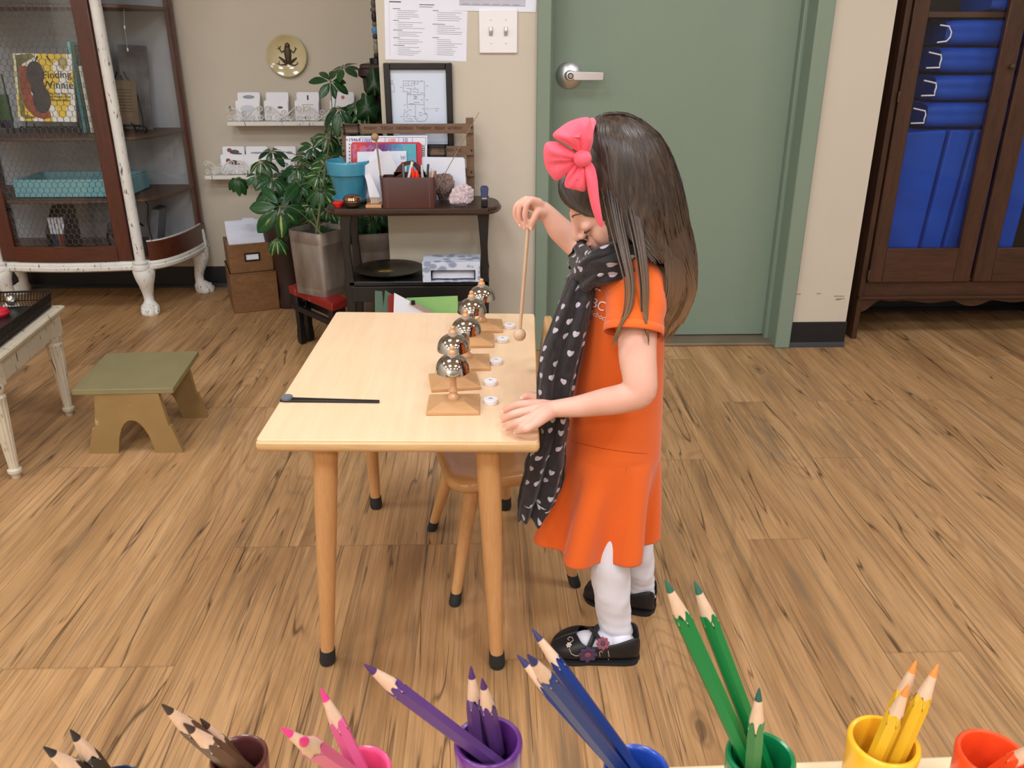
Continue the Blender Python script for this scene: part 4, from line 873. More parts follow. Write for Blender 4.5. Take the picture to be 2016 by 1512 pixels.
# ================================================================== galvanised buckets
t = NT('galvanised_metal'); s_ = t.node('ShaderNodeSeparateXYZ'); t.l(t.coords(), s_.inputs[0]); n = t.noise(t.coords(scale=(3, 3, 1.2)), 4, 4)
t.base(t.ramp(n, [(0.3, srgb(118, 112, 108)), (0.5, srgb(160, 150, 142)), (0.7, srgb(176, 176, 180))])); M['galv'] = t.prop(0.42, 0.75)
def bucket(c, rot, wb, wt, h, tilt, name, label, ribs=80, sq=3.2):
    r = T(name, label, 'bucket', c, rot); rings = []; n = ribs*2
    def rr_(a, w): ca, sa = abs(math.cos(a)), abs(math.sin(a)); return w/((ca**sq+sa**sq)**(1/sq))
    levels = [(0, 0), (0.01, 0), (0.10, 1), (0.105, 0), (0.115, 0), (0.12, 1), (0.80, 1), (0.805, 0), (0.825, 0), (0.83, 1), (0.97, 1), (0.975, 0), (1.0, 0)]
    for q, rb in levels:
        w = lerp(wb, wt, q); rings.append([Vector((rr_(2*math.pi*k/n, w)*(1+(0.008 if (rb and k % 2) else (0.010 if q in (0.105, 0.115, 0.805, 0.825) else 0)))*math.cos(2*math.pi*k/n), rr_(2*math.pi*k/n, w)*(1+(0.008 if (rb and k % 2) else 0))*math.sin(2*math.pi*k/n), h*q)) for k in range(n)])
    for q, ww in ((1.0, wt-0.004), (0.9, wt-0.008)): rings.append([Vector((rr_(2*math.pi*k/n, ww)*math.cos(2*math.pi*k/n), rr_(2*math.pi*k/n, ww)*math.sin(2*math.pi*k/n), h*q)) for k in range(n)])
    m_ = MB(); m_.loft(rings, M=rotm(x=tilt[0], y=tilt[1])); m_.build('bucket_wall', M['galv'], r, local=True, smooth=35)
    m_ = MB(); m_.add([Vector((rr_(2*math.pi*k/24, wt-0.007)*math.cos(2*math.pi*k/24), rr_(2*math.pi*k/24, wt-0.007)*math.sin(2*math.pi*k/24), h*0.92)) for k in range(24)], [tuple(range(24))], M=rotm(x=tilt[0], y=tilt[1])); m_.build('soil', plain('potting_soil', srgb(34, 26, 22), 0.9, bump=0.5), r, local=True)
    return r
bc1 = sp(Ls*0.50, Ws*0.52, zs)
bc1.x += 0.022
bucket((bc1.x, bc1.y+0.02, zs), math.radians(-32), 0.078, 0.086, 0.235, (0, 0), 'plant_bucket', 'ribbed galvanised bucket with the plant, on the red topped bench', 80, 6.0)
bc2 = PY(735, 540, 3.31)
bucket((bc2.x+0.01, 3.38, 0.001), math.radians(12), 0.10, 0.118, PY(735, 452, 3.35).z, (0, 0), 'plant_bucket', 'ribbed grey bucket standing behind the dark side stand', 110, 5.0)
# ================================================================== plants
t = NT('schefflera_leaf'); tc = t.node('ShaderNodeTexCoord'); sx = t.node('ShaderNodeSeparateXYZ'); t.l(tc.outputs['UV'], sx.inputs[0])
n = t.noise(t.coords(), 30, 3, 0.6); n1 = t.noise(t.coords(), 7, 2)
col = t.ramp(n1, [(0.3, srgb(20, 56, 30)), (0.7, srgb(40, 88, 46))])
mid = t.math('ABSOLUTE', t.math('SUBTRACT', sx.outputs[0], 0.5))
var = t.math('MULTIPLY', t.ramp(t.math('ADD', mid, t.math('MULTIPLY', n, 0.25)), [(0.16, 1.0), (0.22, 0.0)]), t.ramp(t.noise(t.coords(), 5.5, 1), [(0.56, 0.0), (0.60, 1.0)]))
col = t.mix(t.math('MULTIPLY', var, 0.85), col, srgb(196, 208, 130)); t.base(t.mix(t.ramp(mid, [(0.0, 0.5), (0.03, 0.0)]), col, srgb(96, 136, 84))); M['leaf'] = t.prop(0.28, 0, spec=0.5)
t = NT('dark_leaf'); n1 = t.noise(t.coords(), 9, 3); t.base(t.ramp(n1, [(0.3, srgb(14, 44, 22)), (0.7, srgb(28, 70, 34))])); M['leaf2'] = t.prop(0.35)
M['stem'] = plain('plant_stem', srgb(96, 104, 66), 0.5); M['bark'] = plain('woody_stem', srgb(84, 70, 52), 0.8)
def leaf_geo(mb, base, direc, nrm, L, W, curl=0.25, uvs=None):
    """ovate leaf with a folded midrib; writes uv per vertex"""
    d = direc.normalized(); n_ = (nrm-d*nrm.dot(d)).normalized(); s_ = d.cross(n_)
    prof = [(0.0, 0.04), (0.12, 0.35), (0.3, 0.8), (0.5, 1.0), (0.68, 0.95), (0.84, 0.66), (0.94, 0.32), (1.0, 0.03)]
    vs = []; fs = []
    for q, w_ in prof:
        c = base+d*(L*q)-n_*(curl*L*q*q)
        for sd in (-1, -0.5, 0, 0.5, 1): vs.append(c+s_*(W/2*w_*sd)+n_*(abs(sd)*W*0.10*w_)); uvs.append(((sd+1)/2, q))
    for i in range(len(prof)-1):
        for j in range(4): fs.append((i*5+j, i*5+j+1, (i+1)*5+j+1, (i+1)*5+j))
    mb.add(vs, fs)
def leaf_build(mb, uvs, name, mat, parent):
    me_inv = ROOT[parent.name].inverted(); me = bpy.data.meshes.new(name); me.from_pydata([tuple(me_inv @ v) for v in mb.v], [], mb.f); me.materials.append(mat)
    uvl = me.uv_layers.new(name='UVMap')
    for lp in me.loops: uvl.data[lp.index].uv = uvs[lp.vertex_index]
    me.polygons.foreach_set('use_smooth', [True]*len(me.polygons))
    o = bpy.data.objects.new(name, me); COL.objects.link(o); o.parent = parent; ROOT[o.name] = ROOT[parent.name]
    sm_ = o.modifiers.new('solid', 'SOLIDIFY'); sm_.thickness = 0.0008; return o
plant = T('umbrella_plant', 'variegated umbrella plant growing from the bucket on the red topped bench', 'plant', (bc1.x, bc1.y+0.02, zs+0.215))
rng = random.Random(11)
# cluster list: pixel centre, distance, pixel leaf length, facing (0 = towards the viewer, 1 = edge on), droop
CL = [(675, 133, 3.55, 34, 0.8, 0), (651, 160, 3.50, 36, 0.5, 0.1), (668, 213, 3.40, 42, 0.6, 0.6), (700, 205, 3.42, 26, 0.7, 0.3), (712, 222, 3.40, 26, 0.6, 0.3), (617, 288, 3.50, 30, 0.6, 0.0), (645, 268, 3.45, 34, 0.6, 0.5), (535, 297, 3.55, 30, 0.7, 0.3),
      (515, 316, 3.50, 34, 0.7, 0.6), (466, 350, 3.45, 27, 0.5, 1.0), (586, 328, 3.38, 42, 0.7, 0.5), (604, 308, 3.5, 26, 0.7, 0.2), (552, 407, 3.12, 54, 0.15, 0.3), (536, 352, 3.30, 36, 0.6, 0.2), (590, 365, 3.25, 36, 0.5, 0.4), (628, 345, 3.25, 36, 0.5, 0.4), (632, 372, 3.15, 36, 0.5, 0.6),
      (575, 385, 3.3, 30, 0.5, 0.3), (612, 404, 3.18, 36, 0.4, 0.5), (646, 410, 3.18, 34, 0.4, 0.6), (590, 440, 3.2, 34, 0.5, 0.7), (627, 447, 3.08, 38, 0.5, 0.9), (545, 470, 3.12, 30, 0.6, 1.0), (655, 440, 3.2, 30, 0.5, 0.8), (560, 345, 3.4, 28, 0.6, 0.2),
      (645, 312, 3.35, 32, 0.5, 0.4), (665, 280, 3.5, 30, 0.6, 0.4), (660, 370, 3.3, 30, 0.5, 0.5), (700, 432, 3.3, 28, 0.5, 0.7), (728, 436, 3.35, 26, 0.5, 0.6), (655, 250, 3.55, 22, 0.5, 0.3), (690, 250, 3.55, 24, 0.6, 0.3), (562, 432, 3.25, 34, 0.5, 0.9), (640, 330, 3.28, 34, 0.4, 0.5), (672, 320, 3.3, 32, 0.5, 0.5), (668, 345, 3.2, 30, 0.5, 0.7), (680, 400, 3.15, 30, 0.5, 0.6), (615, 425, 3.2, 34, 0.4, 0.6), (645, 455, 3.15, 34, 0.4, 0.8), (670, 455, 3.2, 30, 0.5, 0.8), (575, 340, 3.4, 30, 0.5, 0.4), (505, 345, 3.42, 26, 0.6, 0.4), (600, 385, 3.3, 34, 0.4, 0.4), (655, 300, 3.45, 32, 0.5, 0.4), (530, 380, 3.3, 30, 0.5, 0.6), (610, 350, 3.35, 34, 0.4, 0.4), (600, 478, 3.15, 22, 0.6, 1.0)]
lv = MB(); uvs = []; stm = MB()
pot = Vector((bc1.x, bc1.y+0.02, zs+0.215))
camv = C0
trunk_tops = []
for k, (tx, ty, td) in enumerate(((585, 400, 3.32), (625, 330, 3.42), (655, 240, 3.5), (600, 440, 3.2))):
    tip = PY(tx, ty, td); b = pot+Vector((rng.uniform(-0.02, 0.02), rng.uniform(-0.02, 0.02), -0.004)); mid_ = b.lerp(tip, 0.5)+Vector((rng.uniform(-0.02, 0.02), 0, 0.03))
    stm.tube([tuple(q) for q in spline([b, mid_, tip], 8)], [0.005, 0.005, 0.0045, 0.004, 0.004, 0.0035, 0.003, 0.0025], 8); trunk_tops.append((tip, mid_))
for (px, py, y, Lp, face, droop) in CL:
    c = PY(px, py, y); Lw = Lp*(c-C0).length/FPX*1.12
    toC = (C0-c).normalized(); axis = (toC*(1-face)+Vector((rng.uniform(-0.25, 0.25), -0.15, 0.9))*face).normalized()
    src = min([p for tt_ in trunk_tops for p in tt_], key=lambda q: (q-c).length)
    md = src.lerp(c, 0.5)+Vector((0, 0, 0.02))
    stm.tube([tuple(q) for q in spline([src, md, c], 7)], 0.0016, 6)
    nl = rng.choice((7, 8, 7, 6)); a0_ = rng.uniform(0, 6.28); e1 = axis.orthogonal().normalized(); e2 = axis.cross(e1)
    for i in range(nl):
        a = a0_+2*math.pi*i/nl+rng.uniform(-0.15, 0.15); d = (e1*math.cos(a)+e2*math.sin(a))
        d = (d+Vector((0, 0, -0.75*droop))+axis*(-0.15)).normalized()
        ll = Lw*rng.uniform(0.75, 1.05)
        stm.tube([tuple(c), tuple(c+d*ll*0.14)], 0.0010, 5)
        leaf_geo(lv, c+d*ll*0.12, d, axis+d*0.2, ll*0.92, ll*rng.uniform(0.38, 0.46), 0.18+0.25*droop, uvs)
leaf_build(lv, uvs, 'foliage', M['leaf'], plant); stm.build('stem', M['stem'], plant, smooth=60)
# lobed plant in the second bucket
pl2 = T('split_leaf_plant', 'dark green lobed leaf plant behind the wooden calendar', 'plant', (bc2.x, 3.38, 0.37))
lv = MB(); uvs = []; stm = MB()
for (px, py, y, w, h) in ((738, 165, 3.40, 26, 48), (724, 215, 3.36, 34, 44), (745, 240, 3.42, 40, 60), (700, 250, 3.45, 30, 40), (722, 262, 3.38, 34, 40), (755, 440, 3.40, 30, 30), (720, 440, 3.45, 34, 26), (700, 300, 3.45, 30, 40), (745, 300, 3.5, 30, 50)):
    c = PY(px, py, y); k = (c-C0).length/FPX; vs = []; base = c+Vector((0, 0, -h*k*0.5)); n = 42
    out = []
    for i in range(n):
        a = 2*math.pi*i/n; lob = 1+0.12*math.sin(a*7+1); out.append(c+Vector((w*k*0.62*math.cos(a)*lob, 0.02*math.sin(a*3), h*k*0.62*math.sin(a)*lob)))
    o_ = lv.add([c+Vector((0, -0.01, 0))]+out, [(0, i+1, (i+1) % n+1) for i in range(n)]); uvs += [(0.5, 0.5)]*(n+1)
    stm.tube([tuple(q) for q in spline([Vector((bc2.x+rng.uniform(-0.03, 0.03), 3.38, 0.36)), (Vector((bc2.x, 3.38, 0.36)).lerp(c, 0.6)+Vector((0, 0.02, 0))), c], 8)], 0.0028, 6)
leaf_build(lv, uvs, 'foliage', M['leaf2'], pl2); stm.build('stem', M['stem'], pl2, smooth=60)
# ================================================================== mahogany pedestal behind the corner and its stacked bead sculpture
ztp = PY(712, 126, 3.62).z
xl = PY(704, 130, 3.62).x
r = T('mahogany_pedestal', 'dark mahogany pedestal with a moulded top, half hidden by the wall corner', 'pedestal', (xl+0.13, 3.765, 0))
cx = xl+0.145; cy = 3.765
def sq(z, h): return [Vector((cx-h, cy-h, z)), Vector((cx+h, cy-h, z)), Vector((cx+h, cy+h, z)), Vector((cx-h, cy+h, z))]
m_ = MB(); m_.loft([sq(ztp-0.055, 0.132), sq(ztp-0.045, 0.145), sq(ztp-0.02, 0.145), sq(ztp-0.015, 0.138), sq(ztp-0.004, 0.138), sq(ztp, 0.132)]); m_.build('moulded_top', M['dmahog'], r, smooth=0)
m_ = MB(); m_.loft([sq(0.0, 0.135), sq(0.06, 0.135), sq(0.08, 0.105), sq(0.3, 0.095), sq(ztp-0.16, 0.10), sq(ztp-0.10, 0.128), sq(ztp-0.055, 0.130)]); m_.build('pedestal_body', M['dmahog'], r, smooth=0)
bx_, by_ = PY(739, 100, 3.70).x+0.004, 3.70
r = T('bead_sculpture', 'upright stack of stone beads with one blue bead standing on the pedestal', 'sculpture', (bx_, by_, ztp))
m_ = MB(); m_.lathe((bx_, by_, ztp), [(0, 0), (0.03, 0), (0.03, 0.02), (0.012, 0.024), (0, 0.024)], 20); m_.build('sculpture_base', M['black'], r)
z = ztp+0.022; rng2 = random.Random(4); bc_ = [srgb(60, 48, 40), srgb(150, 142, 120), srgb(150, 148, 140), srgb(70, 60, 52), srgb(96, 150, 200), srgb(120, 108, 92), srgb(40, 34, 32), srgb(112, 100, 88), srgb(104, 92, 82), srgb(64, 50, 42), srgb(186, 178, 110), srgb(126, 116, 104), srgb(50, 42, 38), srgb(120, 110, 96), srgb(88, 78, 70), srgb(60, 50, 44), srgb(140, 130, 110)]
for k, c in enumerate(bc_):
    h = rng2.choice((0.018, 0.028, 0.036)); rr = rng2.uniform(0.010, 0.016); m_ = MB()
    m_.lathe((bx_, by_, z), [(0, 0), (rr*0.7, 0.0), (rr, h*0.3), (rr, h*0.7), (rr*0.7, h), (0, h)], 14)
    b_ = m_.build('bead', plain('bead_stone', c, 0.45), r, smooth=50); z += h
b_['label'] = 'top bead'
# ================================================================== dark side stand (whatnot)
YF2, YB2 = 2.74, 2.985; zt2 = PY(800, 412, YF2+0.0).z
xa, xb = PY(656, 418, YF2).x, PY(963, 423, YF2).x
st = T('side_stand', 'dark brown two tier wooden stand with rounded top ends against the wall', 'side table', ((xa+xb)/2, (YF2+YB2)/2, 0))
def top_out(i):
    p = [(xa+0.0-i, YF2-i), (xb+i, YF2-i)]; e = PY(985, 398, 2.86)
    rx = e.x-xb
    for k in range(9): a = -math.pi/2+math.pi*k/8; p.append((xb+0.002+i+rx*math.cos(a)*1.0, 2.86+(0.105+i)*math.sin(a)*1.0))
    p.append((xb, YB2+0.0)); p.append((xa, YB2))
    for k in range(9): a = math.pi/2+math.pi*k/8; p.append((xa-0.002-i+rx*math.cos(a), 2.86+(0.105+i)*math.sin(a)))
    return p
m_ = MB()
m_.loft([[Vector((x, y, z)) for x, y in top_out(i)] for z, i in ((zt2-0.024, -0.012), (zt2-0.020, -0.002), (zt2-0.014, 0.002), (zt2-0.010, -0.004), (zt2-0.004, -0.004), (zt2, -0.008))]); m_.build('table_top', M['dwood'], st, smooth=0)
zl = PY(820, 556, YF2+0.01).z
m_ = MB(); m_.box(((xa+xb)/2+0.012, (YF2+YB2)/2+0.01, zl-0.009), (xb-xa-0.03, YB2-YF2-0.03, 0.018)); m_.build('lower_shelf', M['blackwood'], st, bev=0.004)
m_ = MB(); m_.box(((xa+xb)/2+0.012, YF2+0.03, zl-0.045), (xb-xa-0.05, 0.016, 0.054)); m_.build('shelf_apron', M['blackwood'], st, bev=0.002)
def leg_shape(x, y, flip):
    m_ = MB(); seq = [(0.0, 0.014), (0.02, 0.016), (zl*0.5, 0.012), (zl-0.08, 0.015), (zl, 0.017), (zl+0.02, 0.014), (zl+0.10, 0.011), (zt2-0.10, 0.014), (zt2-0.05, 0.017), (zt2-0.024, 0.020)]
    off_ = [0.03, 0.026, 0.004, 0.0, 0.0, 0.0, 0.003, 0.002, 0.0, -0.004]
    m_.loft([[Vector((x-flip*o_*1.0+sx*r_, y+sy*0.010, z)) for sx, sy in ((-1, -1), (1, -1), (1, 1), (-1, 1))] for (z, r_), o_ in zip(seq, off_)]); return m_
xlL, xlR = PY(683, 480, YF2+0.03).x, PY(953, 520, YF2+0.03).x
for x, fl in ((xlL, 1), (xlR, -0.2)):
    for y in (YF2+0.035, YB2-0.02): leg_shape(x, y, fl).build('leg', M['blackwood'], st, bev=0.002)
# plate on lower shelf
pc = PZ(762, 537, zl+0.02); R1 = 0.122
r = T('metal_charger', 'large dark round plate with a worn gold centre on the lower tier', 'plate', (pc.x, pc.y, zl+0.001))
m_ = MB(); m_.lathe((pc.x, 2.875, zl+0.001), [(0, 0), (0.07, 0), (0.085, 0.006), (R1-0.003, 0.016), (R1, 0.019), (R1-0.004, 0.020), (0.088, 0.010), (0.078, 0.006), (0, 0.005)], 56)
t = NT('aged_bronze'); n = t.noise(t.coords(), 30, 4); t.base(t.ramp(n, [(0.35, srgb(34, 30, 24)), (0.7, srgb(70, 58, 40))])); m_.build('dish', t.prop(0.35, 0.5), r, smooth=50)
m_ = MB(); m_.lathe((pc.x, 2.875, zl+0.0062), [(0, 0), (0.062, 0), (0.062, 0.0005), (0, 0.0005)], 32); m_.build('dish_centre', plain('dark_green_enamel', srgb(36, 40, 34), 0.4), r)
m_ = MB(); rg = random.Random(2); m_.prism([(pc.x-0.014+0.026*math.cos(a)*rg.uniform(0.7, 1.1), 2.878+0.02*math.sin(a)*rg.uniform(0.6, 1.1), zl+0.0068) for a in [2*math.pi*k/14 for k in range(14)]], (0, 0, 0.0006)); m_.build('gold_emblem', plain('worn_gold', srgb(168, 134, 66), 0.45, 0.3, var=0.4, vs=60), r, smooth=0)
# tissue box
ta, tb_ = PZ(832, 556, zl), PZ(951, 556, zl); hb = PY(832, 518, ta.y).z-zl
cx = (ta.x+tb_.x)/2-0.004; W3 = tb_.x-ta.x-0.012
r = T('tissue_box', 'pale blue leaf patterned tissue box on the lower tier beside the plate', 'tissue box', (cx, ta.y+0.06, zl+0.001))
t = NT('leaf_print_card'); vo = t.node('ShaderNodeTexVoronoi'); t.l(t.coords(scale=(30, 30, 42)), vo.inputs['Vector']); vo.inputs['Scale'].default_value = 1.0
t.base(t.ramp(vo.outputs['Distance'], [(0.0, srgb(140, 150, 176)), (0.40, srgb(158, 166, 190)), (0.45, srgb(206, 214, 232)), (1, srgb(216, 222, 238))])); mt = t.prop(0.5)
m_ = MB(); yb = ta.y+0.115; y_ = ta.y+0.0
for (u0, u1, v0, v1) in ((-0.5, 0.5, 0.62, 1.0), (-0.5, -0.36, 0, 0.62), (0.42, 0.5, 0, 0.62)): m_.box((cx+(u0+u1)/2*W3, y_, zl+0.001+(v0+v1)/2*hb), ((u1-u0)*W3, 0.003, (v1-v0)*hb))
m_.box((cx, (y_+yb)/2, zl+hb+0.001), (W3, yb-y_, 0.002)); m_.box((cx-W3/2, (y_+yb)/2, zl+hb/2+0.001), (0.002, yb-y_, hb)); m_.box((cx+W3/2, (y_+yb)/2, zl+hb/2+0.001), (0.002, yb-y_, hb)); m_.box((cx, yb, zl+hb/2+0.001), (W3, 0.002, hb)); m_.box((cx, (y_+yb)/2, zl+0.002), (W3, yb-y_, 0.002))
m_.build('printed_carton', mt, r, smooth=0)
m_ = MB(); rg = random.Random(8); rings = []
for k in range(9):
    rings.append([Vector((cx+lerp(-0.34, 0.40, k/8)*W3, y_+0.012+0.05*j/5, zl+0.006+hb*0.5*math.sin(math.pi*(j+0.3)/6)*rg.uniform(0.75, 1.05))) for j in range(6)])
m_.loft(rings, cap=False, closed=False); m_.build('tissue', M['paper'], r, solid=0.001)
# folders and clipboards behind the small table
zq = 0.001
def leaning_sheet(nm, lb, cat, px4, y0, y1, mat, th=0.003):
    """sheet: bottom edge on the floor at y0, top leaning back to y1; px4 = (bottom left x, bottom right x, top right, top left) pixels of the upper edge"""
    (ax, az), (bx2, bz) = px4
    p = PY(ax, az, y1); q = PY(bx2, bz, y1)
    r = T(nm, lb, cat, ((p.x+q.x)/2, y0, zq)); m_ = MB()
    dn = Vector((0, y0-y1, 0)); w_ = (q-p); perp = Vector((w_.z, 0, -w_.x)).normalized()
    h = min(p.z, q.z)-0.002
    m_.prism([p, q, q+perp*h*0.98+Vector((0, y0-y1, 0)), p+perp*h*0.98+Vector((0, y0-y1, 0))], (0, -th, 0)); o_ = m_.build('sheet', mat, r, smooth=0)
    return r, p, q
def standing(nm, lb, cat, poly_px, y, mat, th=0.004):
    pts_ = [PY(a, b, y) for a, b in poly_px]; r = T(nm, lb, cat, (sum(p.x for p in pts_)/len(pts_), y, 0)); xs = [p.x for p in pts_]
    m_ = MB(); m_.prism(pts_, (0, th, 0)); m_.build('sheet', mat, r, smooth=0); return r
def floor_down(px, py, y):
    p = PY(px, py, y); return p
def standing2(nm, lb, cat, top_px, y, mat, th=0.004, dx=(0, 0)):
    a, b = [PY(*q, y) for q in top_px]; r = T(nm, lb, cat, ((a.x+b.x)/2, y, 0))
    m_ = MB(); m_.prism([a, b, Vector((b.x+dx[1], y, 0.001)), Vector((a.x+dx[0], y, 0.001))], (0, th, 0)); m_.build('sheet', mat, r, smooth=0); return r, a, b
gd = plain('sage_card', srgb(84, 112, 96), 0.7); gb = plain('bright_green_card', srgb(150, 198, 122), 0.6)
standing2('paper_folder', 'pale folder edge leftmost of the folders under the side stand', 'folder', ((742, 577), (748, 575)), 2.60, M['paper'], dx=(-0.02, -0.02))
standing2('paper_folder', 'sage green folder left of the red folder under the stand', 'folder', ((738, 573), (752, 574)), 2.595, gd, dx=(-0.02, 0.02))
standing2('paper_folder', 'second sage green folder touching the red folder edge', 'folder', ((758, 572), (775, 582)), 2.588, gd, dx=(-0.05, 0.0))
standing2('paper_folder', 'thin dark red folder edge behind the white clipboard page', 'folder', ((764, 583), (777, 578)), 2.580, plain('dark_red_card', srgb(140, 34, 34), 0.6), dx=(-0.02, -0.0))
standing2('paper_folder', 'bright green folder standing behind the clipboards', 'folder', ((800, 587), (901, 583)), 2.615, gb)
r, a, b = standing2('clipboard', 'clipboard with a white page, leaning beside the dark red folder', 'clipboard', ((776, 577), (880, 632)), 2.565, M['paper'], dx=(-0.03, 0.0))
d_ = (b-a).normalized(); m_ = MB(); m_.bar(a.lerp(b, 0.30)+Vector((0, -0.004, 0.0)), a.lerp(b, 0.9)+Vector((0, -0.004, 0.0)), 0.004, 0.014); m_.build('metal_clip', M['steel'], r)
for q in (0.36, 0.86): m_ = MB(); m_.box(tuple(a.lerp(b, q)+Vector((0, -0.007, 0.004))), (0.012, 0.006, 0.014)); m_.build('clip_corner', M['black'], r)
# ================================================================== perpetual calendar rack
YK = 2.945
def kx(px, py=260): return PY(px, py, YK).x
def kz(py, px=800): return PY(px, py, YK).z
zk0 = zt2+0.0005
k_ = T('wooden_calendar', 'brown wooden perpetual calendar rack with day and month strips', 'calendar', ((kx(672)+kx(932))/2, YK, zk0))
BW = wood('calendar_wood', srgb(96, 70, 54), srgb(128, 98, 78), (5, 20, 20), 0.5)
xl_, xr_ = kx(672), kx(932)
for x, zt_ in ((xl_+0.014, kz(243)), (xr_-0.012, kz(232))): m_ = MB(); m_.box((x, YK, (zk0+zt_)/2), (0.026, 0.014, zt_-zk0)); m_.build('upright', BW, k_, bev=0.001)
for (pa_, pb_, xs, xe) in ((243, 262, xl_+0.004, xr_), (287, 305, xl_, xr_), (330, 347, xl_, xr_), (380, 395, xl_, xr_)):
    m_ = MB(); za_, zb_ = kz(pa_), kz(pb_); m_.box(((xs+xe)/2, YK-0.012, (za_+zb_)/2), (xe-xs, 0.010, za_-zb_)); m_.build('slat', BW, k_, bev=0.001)
for px, py in ((671, 251), (926, 251), (674, 297), (926, 296), (926, 339)):
    q = PY(px, py, YK-0.017); m_ = MB(); lathe_y(m_, Vector((q.x+0.004, YK-0.0172, q.z)), [(0, 0), (0.0035, 0), (0.0035, 0.001), (0, 0.001)], 12); m_.build('screw', M['black'], k_)
def ktext(txt, px, py, size, mat=M['dkink'], yy=YK-0.0175, nm='lettering'):
    vs, fs = text_mesh(txt, size); q = PY(px, py, yy); m_ = MB(); m_.add([Vector((q.x+p.x*0.66, yy-p.z, q.z+p.y)) for p in vs], fs); return m_.build(nm, mat, k_, smooth=0)
for txt, px in (('SUNDAY', 694), ('MONDAY', 729), ('TUESDAY', 762), ('WEDNESDAY', 797), ('THURSDAY', 834), ('FRIDAY', 866), ('SATURDAY', 896)): ktext(txt, px, 252.5, 0.0150)
for txt, px in (('SEP', 846), ('OCT', 869), ('NOV', 887), ('DEC', 904)): ktext(txt, px, 296, 0.0150)
def slider(xa_, xb_, pya, pyb):
    m_ = MB(); x0, x1 = kx(xa_), kx(xb_); z1_, z0_ = kz(pya), kz(pyb); t_ = 0.006; y_ = YK-0.021
    for (u0, u1, v0, v1) in ((x0, x1, z1_-t_, z1_), (x0, x1, z0_, z0_+t_), (x0, x0+t_, z0_, z1_), (x1-t_, x1, z0_, z1_)): m_.box(((u0+u1)/2, y_, (v0+v1)/2), (u1-u0, 0.005, v1-v0))
    m_.build('marker_slide', M['black'], k_, bev=0.0006)
slider(678, 710, 243, 263); slider(842, 878, 286, 307)
# ================================================================== things on the stand
# place value sheet, bright board, papers
def poly_thing(nm, lb, cat, part, pts_px, y, mat, th=0.0012, grp=None, zfix=True):
    pts_ = [PY(a, b, y) for a, b in pts_px]; zmin = min(p.z for p in pts_)
    r = T(nm, lb, cat, (sum(p.x for p in pts_)/len(pts_), y, zt2), 0, grp)
    pts_ = [Vector((p.x, p.y, zt2+0.0008 if p.z < zmin+0.012 and zfix else p.z)) for p in pts_]
    m_ = MB(); m_.prism(pts_, (0, th, 0)); m_.build(part, mat, r, smooth=0); return r
def dtext(r, txt, px, py, y, size, mat, nm='lettering', rot=0):
    vs, fs = text_mesh(txt, size); q = PY(px, py, y); c_, s2 = math.cos(rot), math.sin(rot); m_ = MB(); m_.add([Vector((q.x+p.x*c_-p.y*s2, y-p.z, q.z+p.x*s2+p.y*c_)) for p in vs], fs); return m_.build(nm, mat, r, smooth=0)
y1 = 2.915
r = poly_thing('number_sheet', 'white sheet with handwritten place value numbers leaning on the calendar', 'paper', 'sheet', [(681, 268), (841, 267), (841, 408), (684, 408)], y1, M['paper'])
m_ = MB()
for a_, b_ in (((681+28, 271), (838, 270)), ((758, 270), (758, 280)), ((785, 270), (785, 280)), ((812, 270), (812, 286)), ((838, 270), (838, 286)), ((709, 271), (709, 279)), ((812, 286), (838, 286))): m_.bar(PY(*a_, y1-0.0006), PY(*b_, y1-0.0006), 0.0012, 0.0006, up=(0, 1, 0))
m_.build('ruled_lines', M['ink'], r, smooth=0)
dtext(r, '+19464', 695, 275.5, y1-0.0007, 0.016, plain('ink_slate', srgb(90, 100, 130), 0.8)); dtext(r, '1000', 722, 277, y1-0.0007, 0.018, plain('ink_blue', srgb(70, 110, 200), 0.8)); dtext(r, '100', 771, 277, y1-0.0007, 0.018, plain('ink_red', srgb(226, 110, 84), 0.8)); dtext(r, '10', 797, 276, y1-0.0007, 0.019, plain('ink_blue2', srgb(96, 116, 190), 0.8))
m_ = MB()
for k in range(7): q = PY(833, 290+k*4.2, y1-0.0008); m_.tube([q+Vector((0.006*math.cos(a), 0, 0.0035*math.sin(a))) for a in [2*math.pi*j/9 for j in range(10)]], 0.0006, 4)
for k in range(8): q = PY(688, 284+k*7, y1-0.0008); m_.box(tuple(q), (0.003, 0.0006, 0.004))
m_.build('pen_doodles', M['dkink'], r)
t = NT('bright_board'); s_ = t.node('ShaderNodeSeparateXYZ'); t.l(t.coords(), s_.inputs[0]); n = t.noise(t.coords(), 60, 3)
f_ = t.math('ADD', t.math('MULTIPLY', s_.outputs[0], 6.5), 0.5); base_ = t.ramp(f_, [(0.0, srgb(214, 70, 70)), (0.25, srgb(150, 40, 96)), (0.5, srgb(120, 60, 130)), (0.75, srgb(70, 140, 180)), (1.0, srgb(84, 180, 196))])
st_ = t.math('MULTIPLY', t.ramp(n, [(0.5, 0), (0.6, 1)]), 0.5); low = t.ramp(s_.outputs[2], [(0.085, 1.0), (0.092, 0.0)]); base_ = t.mix(st_, base_, srgb(150, 150, 210)); t.base(t.mix(t.math('MULTIPLY', low, t.math('LESS_THAN', f_, 0.75)), base_, srgb(222, 66, 66))); mb_ = t.prop(0.35)
y2 = 2.895
r = poly_thing('activity_board', 'red, purple and turquoise rounded board leaning behind the papers', 'board', 'back_board', [(694, 280), (825, 280), (830, 284), (831, 408), (692, 408), (691, 284)], y2, M['paper'], 0.003)
for c in list(kids(r)): c.data.materials[0] = plain('board_edge', srgb(206, 60, 80), 0.4)
